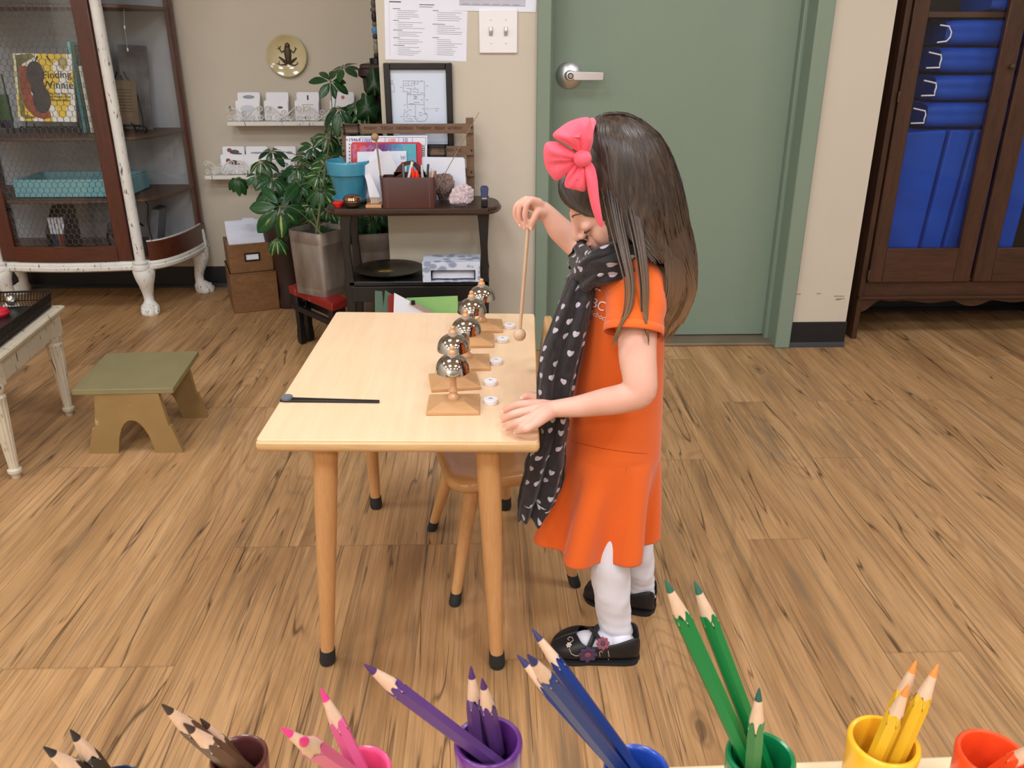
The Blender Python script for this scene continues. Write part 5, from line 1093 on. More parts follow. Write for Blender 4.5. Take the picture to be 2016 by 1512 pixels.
q0_, q1_ = PY(693, 283, y2-0.003), PY(824, 408, y2-0.003); m_ = MB(); m_.box(((q0_.x+q1_.x)/2, y2-0.004, (q0_.z+zt2)/2), (q1_.x-q0_.x, 0.004, q0_.z-zt2-0.002)); o_ = m_.build('printed_front', mb_, r, smooth=0)
lx = o_.data; # centre object coordinates on the board
cxx = (q0_.x+q1_.x)/2-r.location.x; lx.transform(Matrix.Translation((-cxx, 0, 0))); o_.location.x = cxx
r = poly_thing('paper_sheet', 'white rounded sheet with a small drawing and an orange mark at the board', 'paper', 'sheet', [(703, 299), (800, 297), (802, 408), (706, 408)], 2.885, M['paper'])
m_ = MB(); q = PY(790, 310, 2.8845)
for k in range(3): m_.box((q.x+0.006*k, 2.8845, q.z-0.002*(k % 2)), (0.0012, 0.0005, 0.014))
m_.box((q.x+0.006, 2.8845, q.z), (0.014, 0.0005, 0.0012)); m_.build('pen_drawing', plain('pen_blue', srgb(40, 60, 110), 0.8), r, smooth=0)
m_ = MB(); q = PY(793, 322, 2.884); m_.box(tuple(q), (0.012, 0.0006, 0.011)); m_.build('orange_mark', plain('mark_orange', srgb(226, 120, 50), 0.7), r, smooth=0)
poly_thing('paper_sheet', 'white rounded sheet leaning on the right side of the calendar', 'paper', 'sheet', [(828, 311), (833, 309), (912, 310), (915, 314), (919, 396), (826, 402)], 2.90, M['paper'], 0.002)
# folded papers in the coil rack
Yp = 2.80
poly_thing('paper_sheet', 'tilted white page standing behind the leather caddy, tallest of the fan', 'paper', 'sheet', [(726, 310), (742, 290), (795, 330), (780, 408), (735, 408)], 2.85, M['paper'], 0.001, 'pages fanned out in the coil rack')
poly_thing('paper_sheet', 'pointed white page in the fan beside the turquoise pot', 'paper', 'sheet', [(712, 330), (765, 296), (790, 345), (765, 402), (738, 408)], 2.835, plain('paper_shade', srgb(226, 228, 240), 0.8, var=0.01), 0.001, 'pages fanned out in the coil rack')
poly_thing('paper_sheet', 'narrow page leaning left against the turquoise pot', 'paper', 'sheet', [(719, 345), (728, 340), (752, 395), (735, 404), (731, 404)], 2.80, M['paper'], 0.001, 'pages fanned out in the coil rack')
q = PZ(736, 409, zt2); q2 = PZ(750, 405, zt2)
r = T('letter_rack', 'short wooden base with a coiled spring beside the leather caddy', 'letter rack', (q.x, 2.78, zt2)); m_ = MB(); m_.box((q.x, 2.79, zt2+0.005), (0.052, 0.055, 0.009)); m_.build('rack_base', M['bellwood'], r, bev=0.001)
m_ = MB(); pth = [(q.x-0.024+0.048*k/60, 2.79+0.014*math.cos(k*0.9), zt2+0.019+0.012*math.sin(k*0.9)) for k in range(61)]; m_.tube(pth, 0.001, 5); m_.build('coil_spring', plain('brass_wire', srgb(190, 150, 96), 0.4, 0.4), r)
# turquoise pot
pc = PZ(687, 398, zt2+0.01); Rp = 0.0735
pc = Vector((PY(687, 330, 2.88).x, 2.878, zt2)); zr = PY(687, 330, 2.81).z
H = zr-zt2+0.008
r = T('flower_pot', 'turquoise glazed pot with a small succulent and saucer on the stand', 'flower pot', (pc.x, pc.y, zt2))
m_ = MB(); m_.lathe((pc.x, pc.y, zt2+0.008), [(0, 0), (0.046, 0), (0.066, H-0.045), (0.0665, H-0.044), (0.073, H-0.044), (0.0755, H-0.008), (0.0745, H-0.002), (0.072, H), (0.066, H-0.004), (0.062, H-0.03), (0, H-0.03)], 48); m_.build('pot_body', M['terrablue'], r, smooth=50)
m_ = MB(); m_.lathe((pc.x, pc.y, zt2+0.0005), [(0, 0), (0.052, 0), (0.064, 0.014), (0.065, 0.018), (0.061, 0.018), (0.05, 0.007), (0, 0.007)], 40); m_.build('saucer', plain('saucer_blue', srgb(90, 172, 190), 0.35, coat=0.3), r, smooth=50)
m_ = MB(); m_.lathe((pc.x, pc.y, zt2+H-0.024), [(0, 0.002), (0.062, 0.0), (0.062, -0.002), (0, -0.003)], 32); m_.build('soil', plain('potting_soil2', srgb(40, 32, 26), 0.9), r)
lv = MB(); uvs = []; rg = random.Random(12)
for k in range(9):
    a = k*2.4; rr = 0.012+0.034*(k/9); b = Vector((pc.x+rr*math.cos(a), pc.y+rr*math.sin(a), zt2+H-0.022))
    for j in range(8):
        aa = j*0.79+k; d = Vector((math.cos(aa), math.sin(aa), 0.75)); leaf_geo(lv, b, d, Vector((0, 0, 1)), 0.024, 0.013, -0.1, uvs)
leaf_build(lv, uvs, 'succulent', plain('succulent_green', srgb(88, 128, 92), 0.5, var=0.2), r)
# red container, bronze bell, rocks, stapler
def on_top(px, py): p = PZ(px, py, zt2); return p
p = on_top(667, 407); r = T('red_container', 'tiny red round container at the left of the stand', 'container', (p.x, p.y, zt2)); m_ = MB(); m_.lathe((p.x, p.y, zt2+0.0005), [(0, 0), (0.013, 0), (0.014, 0.007), (0.0185, 0.009), (0.019, 0.014), (0.015, 0.017), (0.010, 0.015), (0, 0.015)], 24); m_.build('cap_body', plain('red_plastic', srgb(222, 36, 34), 0.3), r)
p = on_top(694, 409); r = T('bronze_dish', 'lidded brown and silver egg shaped trinket in front of the turquoise pot', 'trinket', (p.x, p.y, zt2))
m_ = MB(); m_.lathe((p.x, p.y+0.004, zt2+0.0005), [(0, 0), (0.016, 0), (0.027, 0.008), (0.031, 0.020), (0.029, 0.024), (0, 0.024)], 32); m_.build('lower_shell', plain('bronze_shell', srgb(84, 72, 52), 0.3, 0.7), r)
m_ = MB(); m_.lathe((p.x, p.y+0.004, zt2+0.024), [(0.030, 0), (0.031, 0.003), (0.028, 0.011), (0.018, 0.018), (0.006, 0.021), (0, 0.0212)], 32); m_.build('upper_shell', plain('copper_shell', srgb(150, 108, 84), 0.15, 0.8, var=0.3, vs=50), r)
def rock(c, r3, seed, mat, nm, lb, amp=0.25):
    bm = bmesh.new(); bmesh.ops.create_icosphere(bm, subdivisions=4, radius=1.0); rg_ = random.Random(seed)
    dirs = [(Vector((rg_.gauss(0, 1), rg_.gauss(0, 1), rg_.gauss(0, 1))).normalized(), rg_.uniform(0.68, 0.95)) for _ in range(26)]
    for v in bm.verts:
        n_ = v.co.normalized(); s__ = 1.25
        for d, h in dirs:
            k = n_.dot(d)
            if k > 0.05: s__ = min(s__, h/k)
        s__ *= 1+amp*0.5*math.sin(n_.x*23+seed)*math.sin(n_.y*19)*math.sin(n_.z*21)
        v.co = Vector((n_.x*r3[0]*s__, n_.y*r3[1]*s__, n_.z*r3[2]*s__))
    zm = min(v.co.z for v in bm.verts)
    for v in bm.verts: v.co.z -= zm
    bmesh.ops.scale(bm, vec=(1, 1, 1), verts=bm.verts)
    me = bpy.data.meshes.new(nm); bm.to_mesh(me); bm.free(); me.materials.append(mat); r_ = T(nm, lb, 'rock', c)
    o_ = bpy.data.objects.new('mineral', me); COL.objects.link(o_); o_.parent = r_; ROOT[o_.name] = ROOT[r_.name]; return r_
p = on_top(873, 401); rock((p.x, 2.87, zt2+0.0005), (0.040, 0.028, 0.050), 3, plain('brown_mineral', srgb(128, 104, 98), 0.5, var=0.45, vs=30), 'mineral_rock', 'brown layered rock right of the leather caddy')
p = on_top(910, 404); rock((p.x+0.003, 2.80, zt2+0.0005), (0.042, 0.032, 0.043), 9, plain('rose_quartz', srgb(206, 188, 196), 0.4, var=0.25, vs=45), 'mineral_rock', 'pale pink crystal cluster beside the brown rock')
p = on_top(954, 408); r = T('stapler', 'small navy stapler standing on end at the right of the stand', 'stapler', (p.x, p.y, zt2))
NV = plain('navy_plastic', srgb(34, 44, 92), 0.3)
m_ = MB(); m_.box((p.x, p.y+0.015, zt2+0.014), (0.022, 0.045, 0.026)); m_.build('stapler_base', M['black'], r, bev=0.003)
m_ = MB(); m_.loft([[Vector((p.x+sx*w_, p.y+0.004+0.010*q+sy*0.008, zt2+0.026+0.042*q)) for sx, sy in ((-1, -1), (1, -1), (1, 1), (-1, 1))] for q, w_ in ((0, 0.010), (0.4, 0.012), (0.8, 0.0135), (0.93, 0.012), (1.0, 0.007))]); m_.build('stapler_arm', NV, r, bev=0.004, bseg=3)
m_ = MB(); m_.box((p.x, p.y-0.006, zt2+0.030), (0.016, 0.004, 0.004)); m_.build('staple_plate', M['steel'], r)
# leather caddy
ya_ = 2.752
pa_, pb_ = PY(753, 412, ya_), PY(858, 412, ya_); hc = PY(753, 350, ya_).z-zt2; cx = (pa_.x+pb_.x)/2; wc = pb_.x-pa_.x; dc = 0.075
cd_ = T('pen_caddy', 'brown stitched leather pen caddy with a centre handle on the stand', 'pen holder', (cx, ya_+dc/2, zt2))
def rrect(w_, d_, r_, z, cy):
    o_ = []
    for sx, sy, a0_ in ((1, 1, 0), (-1, 1, 90), (-1, -1, 180), (1, -1, 270)):
        for k in range(5): a = math.radians(a0_+22.5*k); o_.append(Vector((cx+sx*(w_/2-r_)+r_*math.cos(a), cy+sy*(d_/2-r_)+r_*math.sin(a), z)))
    return o_
cyy = ya_+dc/2
m_ = MB(); m_.loft([rrect(wc, dc, 0.01, zt2+0.0005, cyy), rrect(wc, dc, 0.01, zt2+hc-0.002, cyy), rrect(wc-0.002, dc-0.002, 0.01, zt2+hc, cyy), rrect(wc-0.008, dc-0.008, 0.008, zt2+hc, cyy), rrect(wc-0.009, dc-0.009, 0.008, zt2+0.006, cyy)]); m_.build('caddy_body', M['leather'], cd_, smooth=40)
m_ = MB(); out = []; inn = []
for k in range(19):
    a = math.pi*k/18; out.append((cx+0.004-0.052*math.cos(a)*(1-0.18*math.sin(a)), zt2+hc-0.004+0.052*math.sin(a)**0.8)); inn.append((cx+0.004-0.024*math.cos(a), zt2+hc+0.012+0.024*math.sin(a)))
n = len(out); vs = [Vector((x, cyy+s_*0.004, z)) for s_ in (-1, 1) for (x, z) in out+inn]; fs = []
for i in range(n-1): fs += [(i, i+1, n+i+1, n+i), (2*n+i, 3*n+i, 3*n+i+1, 2*n+i+1), (i, 2*n+i, 2*n+i+1, i+1), (n+i, n+i+1, 3*n+i+1, 3*n+i)]
m_.add(vs, fs); m_.prism([(cx-0.048, cyy-0.004, zt2+0.01), (cx+0.056, cyy-0.004, zt2+0.01), (cx+0.056, cyy-0.004, zt2+hc+0.013), (cx-0.048, cyy-0.004, zt2+hc+0.013)], (0, 0.008, 0)); m_.build('caddy_handle', M['leather'], cd_, smooth=40)
m_ = MB()
for u_ in (-0.39, 0.39): m_.box((cx+wc*u_, ya_-0.0004, zt2+hc/2), (0.0012, 0.0008, hc-0.006))
m_.build('stitching', plain('stitch_thread', srgb(130, 92, 80), 0.7), cd_, smooth=0)
def stick(nm, lb, cat, p0, p1, r0, mat, part='shaft', r1=None, grp=None, extra=None):
    r_ = T(nm, lb, cat, tuple(p0), 0, grp); m_ = MB(); m_.tube([p0, p1], [r0, r1 or r0], 10, round_end=True); m_.build(part, mat, r_, smooth=50)
    if extra:
        for en, em, fa_, fb_, er in extra: m_ = MB(); a_, b_ = Vector(p0).lerp(Vector(p1), fa_), Vector(p0).lerp(Vector(p1), fb_); m_.tube([a_, b_], er, 10, round_end=True); m_.build(en, em, r_, smooth=50)
    return r_
zc = zt2+0.012
def cad(px, py, y): return PY(px, py, y)
def instick(nm, lb, cat, base_off, tip, rr, mat, **kw):
    b = Vector((cx+base_off[0], cyy+base_off[1], zc)); return stick(nm, lb, cat, b, tip, rr, mat, **kw)
stick('drum_mallet', 'slim mallet with a round wooden head rising from the left of the leather caddy', 'mallet', Vector((cx-0.083, cyy-0.026, zc)), cad(741, 278, 2.80), 0.0028, plain('grey_shaft', srgb(140, 118, 98), 0.5), r1=0.0032, extra=None)
mm = bpy.data.objects[[o.name for o in COL.objects if o.name.startswith('drum_mallet')][-1]]
m_ = MB(); m_.ell(cad(738, 270, 2.80), (0.0125, 0.0125, 0.0125)); m_.build('mallet_head', plain('tan_ball', srgb(172, 138, 102), 0.5), mm)
m_ = MB(); A_ = Vector((cx-0.083, cyy-0.026, zc)); B_ = cad(741, 278, 2.80); m_.tube([A_.lerp(B_, 0.10), A_.lerp(B_, 0.46)], 0.0042, 10); m_.build('dark_grip', plain('grip_dark', srgb(70, 72, 78), 0.4), mm)
WP = plain('clear_plastic_pen', srgb(196, 198, 206), 0.25); GP = plain('grey_pen', srgb(96, 96, 104), 0.35); DP = plain('dark_pen', srgb(56, 66, 66), 0.4)
instick('pen', 'grey capped pen leaning inside the caddy handle', 'pen', (-0.016, -0.022), cad(794, 325, 2.78), 0.0045, GP, grp='pens in the leather caddy')
instick('pen', 'white and grey marker leaning right in front of the caddy handle', 'pen', (-0.022, -0.024), cad(812, 318, 2.77), 0.0046, GP, grp='pens in the leather caddy', extra=[('white_barrel', plain('pen_white', srgb(216, 218, 222), 0.35), 0.62, 0.99, 0.0048)])
instick('pen', 'pale translucent pen in the right pocket of the caddy', 'pen', (0.050, -0.012), cad(830, 328, 2.79), 0.005, WP, grp='pens in the leather caddy')
instick('pen', 'dark grey green pen leaning right in the caddy', 'pen', (0.052, 0.008), cad(843, 325, 2.80), 0.0042, DP, grp='pens in the leather caddy')
instick('pen', 'thin clear pen beside the dark grey green pen', 'pen', (0.062, 0.002), cad(849, 331, 2.79), 0.0022, WP, grp='pens in the leather caddy')
for k, (px, py, c) in enumerate(((847, 340, srgb(170, 140, 120)), (852, 337, srgb(196, 180, 160)), (857, 338, srgb(140, 96, 84)))):
    instick('glue_stick', ('tan stub of a stick leftmost of three at the right end of the caddy', 'pale stub of a stick, middle of three at the caddy right end', 'reddish brown stub of a stick rightmost in the caddy')[k], 'stick', (0.060+0.008*k, -0.022), cad(px, py, 2.765), 0.0038, plain('stub_colour', c, 0.6), grp='short sticks in the caddy')
r = T('scissors', 'red handled scissors standing in the middle of the caddy', 'scissors', (cx+0.018, cyy-0.02, zc)); m_ = MB()
SR = plain('scissor_red', srgb(236, 46, 24), 0.3)
for dx_, tp_ in ((0.0, (812, 332)), (0.012, (820, 338))):
    q = cad(*tp_, 2.765); b = Vector((cx+0.014+dx_, cyy-0.024, zt2+hc-0.012)); m_.tube([b, b.lerp(q, 0.5)+Vector((0.004, 0, 0.0)), q], [0.006, 0.0075, 0.005], 10, round_end=True)
m_.build('red_handles', SR, r, smooth=60); m_ = MB(); m_.tube([Vector((cx+0.02, cyy-0.024, zt2+hc-0.012)), Vector((cx+0.018, cyy-0.02, zc))], [0.005, 0.002], 6); m_.build('blades', M['steel'], r)
stick('long_skewer', 'very long thin wooden rod leaning out of the caddy towards the upper right', 'rod', Vector((cx+0.062, cyy-0.010, zc)), PY(943, 221, 2.80), 0.0015, plain('rod_wood', srgb(150, 130, 104), 0.5), r1=0.0010)
# ================================================================== wardrobe with blue mats (right edge)
YWF = 3.09; XW0 = 1.438; XW1 = 2.36; YWB = 3.45
wr = T('wardrobe', 'dark walnut wardrobe with glazed doors and a scalloped base at the right edge', 'wardrobe', ((XW0+XW1)/2, (YWF+YWB)/2, 0))
zbt = PY(1800, 554, YWF).z; zap = PY(1800, 588, YWF).z
xs0 = PY(1705, 552, YWF).x
for x0, x1 in ((XW0, xs0), (XW1-(xs0-XW0), XW1)): m_ = MB(); m_.box(((x0+x1)/2, YWF+0.014, 0.85), (x1-x0, 0.03, 1.70)); m_.build('front_stile', M['walnut'], wr, bev=0.002)
for x in (XW0+0.009, XW1-0.009): m_ = MB(); m_.box((x, (YWF+0.03+YWB)/2, 0.85), (0.018, YWB-YWF-0.03, 1.70)); m_.build('side_panel', M['walnut'], wr)
m_ = MB(); m_.box(((XW0+XW1)/2, YWB-0.004, 0.95), (XW1-XW0-0.036, 0.008, 1.5)); m_.build('back_panel', plain('dark_back', srgb(30, 22, 18), 0.7), wr)
pts_ = [(xs0, zbt-0.004), (xs0, zap-0.055)]
for k in range(0, 61):
    q = k/60; x = lerp(xs0, XW1-(xs0-XW0), q); e = min(q, 1-q)
    z = zap-0.012
    if e < 0.09: z = lerp(zap-0.055, zap-0.006, (0.5-0.5*math.cos(math.pi*e/0.09)))
    elif e < 0.20: z = zap-0.006-0.006*math.sin(math.pi*(e-0.09)/0.11)
    elif e < 0.42: z = zap-0.010-0.010*math.sin(math.pi*(e-0.2)/0.22)**2
    else: z = zap-0.012-0.022*math.sin(math.pi*(e-0.42)/0.16)
    pts_.append((x, z))
pts_ += [(XW1-(xs0-XW0), zap-0.055), (XW1-(xs0-XW0), zbt-0.004)]
m_ = MB(); m_.prism([(x, YWF+0.006, z) for x, z in pts_], (0, 0.018, 0)); m_.box(((XW0+XW1)/2, YWF-0.002, zap+0.008), (XW1-XW0, 0.02, 0.010)); m_.build('scalloped_apron', M['walnutx'], wr, smooth=0)
m_ = MB(); m_.box(((XW0+XW1)/2, (YWF+YWB)/2+0.02, zbt+0.006), (XW1-XW0-0.036, YWB-YWF-0.05, 0.016)); m_.build('floor_board', M['walnutx'], wr)
zsh_ = PY(1920, 28, YWF+0.05).z
m_ = MB(); m_.box(((XW0+XW1)/2, (YWF+YWB)/2+0.03, zsh_), (XW1-XW0-0.04, YWB-YWF-0.09, 0.018)); m_.build('shelf', M['walnutx'], wr)
def wdoor(x0, x1, oxl, oxr, label):
    z0_, z1_ = zbt, 1.64; zo = PY(1800, 488, YWF).z
    m_ = MB()
    for a, b in ((x0, oxl), (oxr, x1)): m_.box(((a+b)/2, YWF-0.001, (z0_+z1_)/2), (b-a, 0.02, z1_-z0_))
    d = m_.build('door', M['walnut'], wr, bev=0.003)
    for a, b in ((z0_, zo), (1.56, z1_)): m_ = MB(); m_.box(((oxl+oxr)/2, YWF-0.001, (a+b)/2), (oxr-oxl, 0.0195, b-a)); m_.build('door_rail', M['walnutx'], d, bev=0.002)
    m_ = MB(); m_.box(((oxl+oxr)/2, YWF+0.004, (zo+1.56)/2), (oxr-oxl+0.006, 0.003, 1.57-zo)); m_.build('door_glass', M['glass'], d, smooth=0)
    return d
X = lambda px, py: PY(px, py, YWF-0.01).x
d1_ = wdoor(xs0+0.003, X(1908.6, 554), X(1748, 487), X(1890, 489)-0.002, '')
mid_ = (X(1908.6, 554)+X(1915, 554))/2
d2_ = wdoor(X(1915, 554), 2*mid_-xs0-0.003, X(1963, 489)+0.004, 2*mid_-X(1748, 487), '')
q = PY(1989, 131, YWF-0.012); m_ = MB(); lathe_y(m_, q, [(0, 0), (0.008, 0), (0.005, 0.006), (0.009, 0.014), (0.008, 0.018), (0, 0.020)], 20); m_.build('door_knob', plain('dull_bronze', srgb(84, 72, 58), 0.4, 0.6), d1_)
for py in (190, 540): q = PY(1779 if py == 190 else 1714, py, YWF-0.008); m_ = MB(); m_.tube([(xs0+0.001, YWF-0.012, q.z-0.018), (xs0+0.001, YWF-0.012, q.z+0.018)], 0.0035, 8); m_.build('hinge', plain('hinge_brass', srgb(96, 70, 50), 0.4, 0.5), d1_)
# folded mats
YM = 3.155
def mat_roll(x0, x1, z0, z1, y0, y1, label, k):
    r = T('folded_mat', label, 'mat', ((x0+x1)/2, (y0+y1)/2, z0), 0, 'folded blue mats in the wardrobe'); n = 16; rings = []
    H_ = z1-z0; D_m = y1-y0
    for j in range(25):
        q = j/24; x = lerp(x0, x1, q); sag = 0.001*math.sin(q*9+k*2); rr = []
        e = 1.0-0.12*max(0, 1-q*12)**2-0.12*max(0, 1-(1-q)*12)**2
        for i in range(40):
            a = 2*math.pi*i/40; c_, s2 = math.cos(a), math.sin(a); p_ = 5.0; rad = 1/((abs(c_)**p_+abs(s2)**p_)**(1/p_))
            cr = 1-0.02*max(0, 1-abs(s2)*5)*(1 if c_ < 0 else 0)
            rr.append(Vector((x, (y0+y1)/2+D_m/2*rad*c_*e*cr, (z0+z1)/2+H_/2*rad*s2*e+sag)))
        rings.append(rr)
    m_ = MB(); m_.loft(rings); m_.build('mat_body', M['blue'], r, smooth=60); return r
rowsm = [(37, 91, 1867, (1843, 1873), 58), (92, 145, 1855, (1828, 1853), 58+58), (147, 200, 1845, (1818, 1843), 175), (202, 254, 1829, (1805, 1822), 232)]
names_ = ('top folded blue mat of the stack of four', 'second folded blue mat from the top', 'third folded blue mat from the top', 'lowest folded blue mat, resting on the upright mats')
WL = plain('white_elastic', srgb(232, 232, 236), 0.6)
for k, (pt, pb, pxl, (lx0, lx1), _) in enumerate(rowsm):
    a = PY(pxl, (pt+pb)/2, YM); zt_, zb_ = PY(pxl, pt, YM).z, PY(pxl, pb, YM).z
    r = mat_roll(a.x, a.x+0.52 if a.x+0.52 < XW1-0.03 else XW1-0.03, zb_+0.0005, zt_, YM, YM+0.25, names_[k], k)
    m_ = MB(); zc_ = (zt_+zb_)/2-0.004; xl2 = PY(lx1+1, (pt+pb)/2, YM-0.01).x; w_ = 0.052; hh = 0.027
    L_ = [(a.x+0.012, zc_+hh), (xl2-0.045, zc_+hh*1.05), (xl2-0.012, zc_+hh*0.9), (xl2, zc_+hh*0.2), (xl2-0.001, zc_-hh*0.4), (xl2-0.012, zc_-hh*0.9), (xl2-0.045, zc_-hh*1.05)] if k == 0 else [(xl2-0.05, zc_+hh*1.15), (xl2-0.004, zc_+hh*0.8), (xl2, zc_+hh*0.3), (xl2-0.003, zc_-hh*0.3), (xl2-0.001, zc_-hh*0.75), (xl2-0.05, zc_-hh*0.8-0.004*k*0)]
    if k == 0: L_ = L_[1:]
    m_.tube([Vector((x, YM-0.006, z)) for x, z in L_], 0.0030, 6, flat=1.0); m_.build('elastic_loop', WL, r, smooth=60)
# upright mats below
def upmat(poly_px, y0, y1, label):
    pts0 = [PY(a, b, y0) for a, b in poly_px]; r = T('upright_mat', label, 'mat', (sum(p.x for p in pts0)/len(pts0), (y0+y1)/2, min(p.z for p in pts0)), 0, 'upright blue mats in the wardrobe')
    c_ = sum(pts0, Vector())/len(pts0); rings = []
    for q, s_ in ((0, 0.93), (0.06, 0.985), (0.14, 1.0), (0.86, 1.0), (0.94, 0.985), (1, 0.93)): rings.append([Vector((c_.x+(p.x-c_.x)*s_, lerp(y0, y1, q), c_.z+(p.z-c_.z)*(0.99+0.01*s_))) for p in pts0])
    m_ = MB(); m_.loft(rings); m_.build('mat_body', M['blue'], r, bev=0.006, bseg=3, smooth=60)
zf = zbt+0.015
upmat([(1770, 262), (1868, 256), (1800, 528), (1728, 528)], 3.15, 3.38, 'blue mat standing upright at the left inside the glazed door')
upmat([(1872, 256), (1916, 257), (1842, 528), (1803, 528)], 3.15, 3.38, 'narrow leaning blue mat in the middle of the upright mats')
upmat([(1921, 256), (1980, 256), (1900, 528), (1846, 528)], 3.15, 3.38, 'leaning blue mat at the right of the upright mats beside the door stile')
upmat([(1984, 250), (2060, 250), (1985, 528), (1906, 528)], 3.15, 3.38, 'blue mat seen through the second wardrobe door')
a = PY(1900, 14, YM).z; mat_roll(1.78, 2.30, zsh_+0.010, zsh_+0.075, YM, YM+0.24, 'blue mat on the shelf above the stack, cut by the photo top', 5)
# ================================================================== child's table
TH = 0.505
P00, P10, P11, P01 = PZ(502, 867, TH), PZ(1061, 869.5, TH), PZ(1052.5, 617.5, TH), PZ(662, 613.5, TH)
tc_ = (P00+P10+P11+P01)/4
tb = T('classroom_table', 'small rectangular beech table with tapered round legs and black feet', 'table', (tc_.x, tc_.y, 0))
def outline(cs, r_, z, n=5):
    out = []
    for i in range(4):
        p, a, b = cs[i], cs[i-1], cs[(i+1) % 4]; da, db = (a-p).normalized(), (b-p).normalized()
        for k in range(n+1):
            q = k/n; c = p+(da+db)*r_; ang = math.pi/2*q
            out.append(Vector((c.x, c.y, z))-(db*math.cos(ang)+da*math.sin(ang))*r_)
    return out
def inset(cs, d): c = sum(cs, Vector())/4; return [p+(c-p).normalized()*d*1.4 for p in cs]
cs = [P00, P10, P11, P01]
m_ = MB(); m_.loft([outline(inset(cs, 0.001), 0.007, TH-0.006), outline(inset(cs, 0.0012), 0.007, TH-0.0005), outline(inset(cs, 0.002), 0.007, TH)]); m_.build('laminate_top', M['beech'], tb, smooth=20)
m_ = MB(); m_.loft([outline(inset(cs, 0.008), 0.008, TH-0.0245), outline(inset(cs, 0.001), 0.008, TH-0.020), outline(inset(cs, -0.002), 0.008, TH-0.0125), outline(inset(cs, -0.001), 0.008, TH-0.0055), outline(inset(cs, 0.002), 0.008, TH-0.0035)]); m_.build('bullnose_edge', M['beechedge'], tb, smooth=50)
def leg_round(par, foot, top, r0, r1, rubber_h=0.033, rr=None, nm='leg', mat=None):
    foot, top = Vector(foot), Vector(top); d = (top-foot).normalized(); m_ = MB(); s_ = foot+d*rubber_h*0.8
    m_.tube([s_, s_.lerp(top, 0.35), s_.lerp(top, 0.7), top], [r0, lerp(r0, r1, 0.42), lerp(r0, r1, 0.78), r1], 24); lg = m_.build(nm, mat or M['beechleg'], par, smooth=60)
    rr = rr or r0*1.22; m_ = MB(); ez = Vector((0, 0, 1))
    c0 = foot; m_.loft([[c0+Vector((k_*math.cos(a), k_*math.sin(a), 0))+(d*z if z > 0 else Vector()) for a in [2*math.pi*i/24 for i in range(24)]] for k_, z in ((rr*0.6, 0.0), (rr*0.92, 0.0015), (rr*1.02, 0.008), (rr*0.98, rubber_h*0.6), (rr*0.95, rubber_h), (rr*0.80, rubber_h+0.0005))])
    m_.build('rubber_foot', M['rubber'], lg, smooth=50); return lg
for (px, py, tpx, tyy, cy_) in ((645, 1308, 641, 1.262, 0), (979, 1315, 960, 1.250, 0), (741, 1003, 738, 1.83, 1), (995, 1005, 992, 1.81, 1)):
    f_ = PZ(px, py-4, 0.0); f_.z = 0
    top = PY(tpx, 868 if not cy_ else 650, tyy); top = Vector((top.x if not cy_ else f_.x-0.002, tyy, TH-0.020))
    leg_round(tb, f_, top, 0.0125, 0.0215)
# ================================================================== bells
bellc = [(893, 789, 0.0), (894, 744, 0.13), (919, 707, 0.02), (930, 664, 0.0), (949, 636, 0.0)]
notes = ['do', 're', 'mi', 'fa', 'sol']
bdesc = ['nearest', 'second', 'third', 'fourth', 'farthest']
bx0 = PZ(893, 797, TH+0.008)
def make_bell(c, rz, lab):
    r = T('hand_bell', lab, 'bell', c, rz, 'row of desk bells on the table')
    hx, hy = 0.0455, 0.041
    m_ = MB(); m_.loft([[Vector((sx*a, sy*b, z)) for sx, sy in ((-1, -1), (1, -1), (1, 1), (-1, 1))] for a, b, z in ((hx-0.001, hy-0.001, 0.0003), (hx, hy, 0.001), (hx, hy, 0.0055), (0.020, 0.017, 0.0150), (0.010, 0.008, 0.0152))]); m_.build('wooden_base', M['bellwood'], r, smooth=0, local=True)
    S = [(0, 0.0145), (0.0105, 0.0145), (0.0112, 0.016), (0.0100, 0.021), (0.0065, 0.0245), (0.0062, 0.027), (0.0082, 0.029), (0.0086, 0.031), (0.0064, 0.0345), (0.0062, 0.048), (0.0056, 0.066), (0.0052, 0.081), (0, 0.081)]
    m_ = MB(); m_.lathe((0, 0, 0), S, 24); m_.build('turned_post', M['turned'], r, smooth=60, local=True)
    Rb, zr_, Hb_ = 0.0305, 0.0670, 0.0300; pr = []
    for k in range(13): a = math.pi/2*k/12; pr.append((Rb*math.cos(a)**0.92 if k < 12 else 0.0055, zr_+Hb_*math.sin(a)))
    pr[0] = (Rb+0.0004, zr_); inn = [(max(x-0.0016, 0.004), z-0.0014) for x, z in pr[::-1]]
    m_ = MB(); m_.loft([[Vector((x*math.cos(2*math.pi*k/48), x*math.sin(2*math.pi*k/48), z)) for k in range(48)] for x, z in pr+inn], cap=False); m_.build('bell_dome', M['chrome'], r, smooth=70, local=True)
    zt_ = zr_+Hb_
    m_ = MB(); m_.lathe((0, 0, zt_-0.002), [(0.0, 0), (0.0088, 0.0), (0.0088, 0.0026), (0.0, 0.003)], 24); m_.build('felt_washer', plain('grey_felt', srgb(170, 170, 172), 0.8), r, local=True)
    m_ = MB(); m_.lathe((0, 0, zt_+0.0005), [(0, 0), (0.0074, 0.0), (0.0078, 0.003), (0.0075, 0.0055), (0.0045, 0.008), (0.0040, 0.009), (0.0050, 0.011), (0.0042, 0.0138), (0.0015, 0.0155), (0, 0.0157)], 24); m_.build('finial', M['turned'], r, smooth=60, local=True)
    return r
bells = []
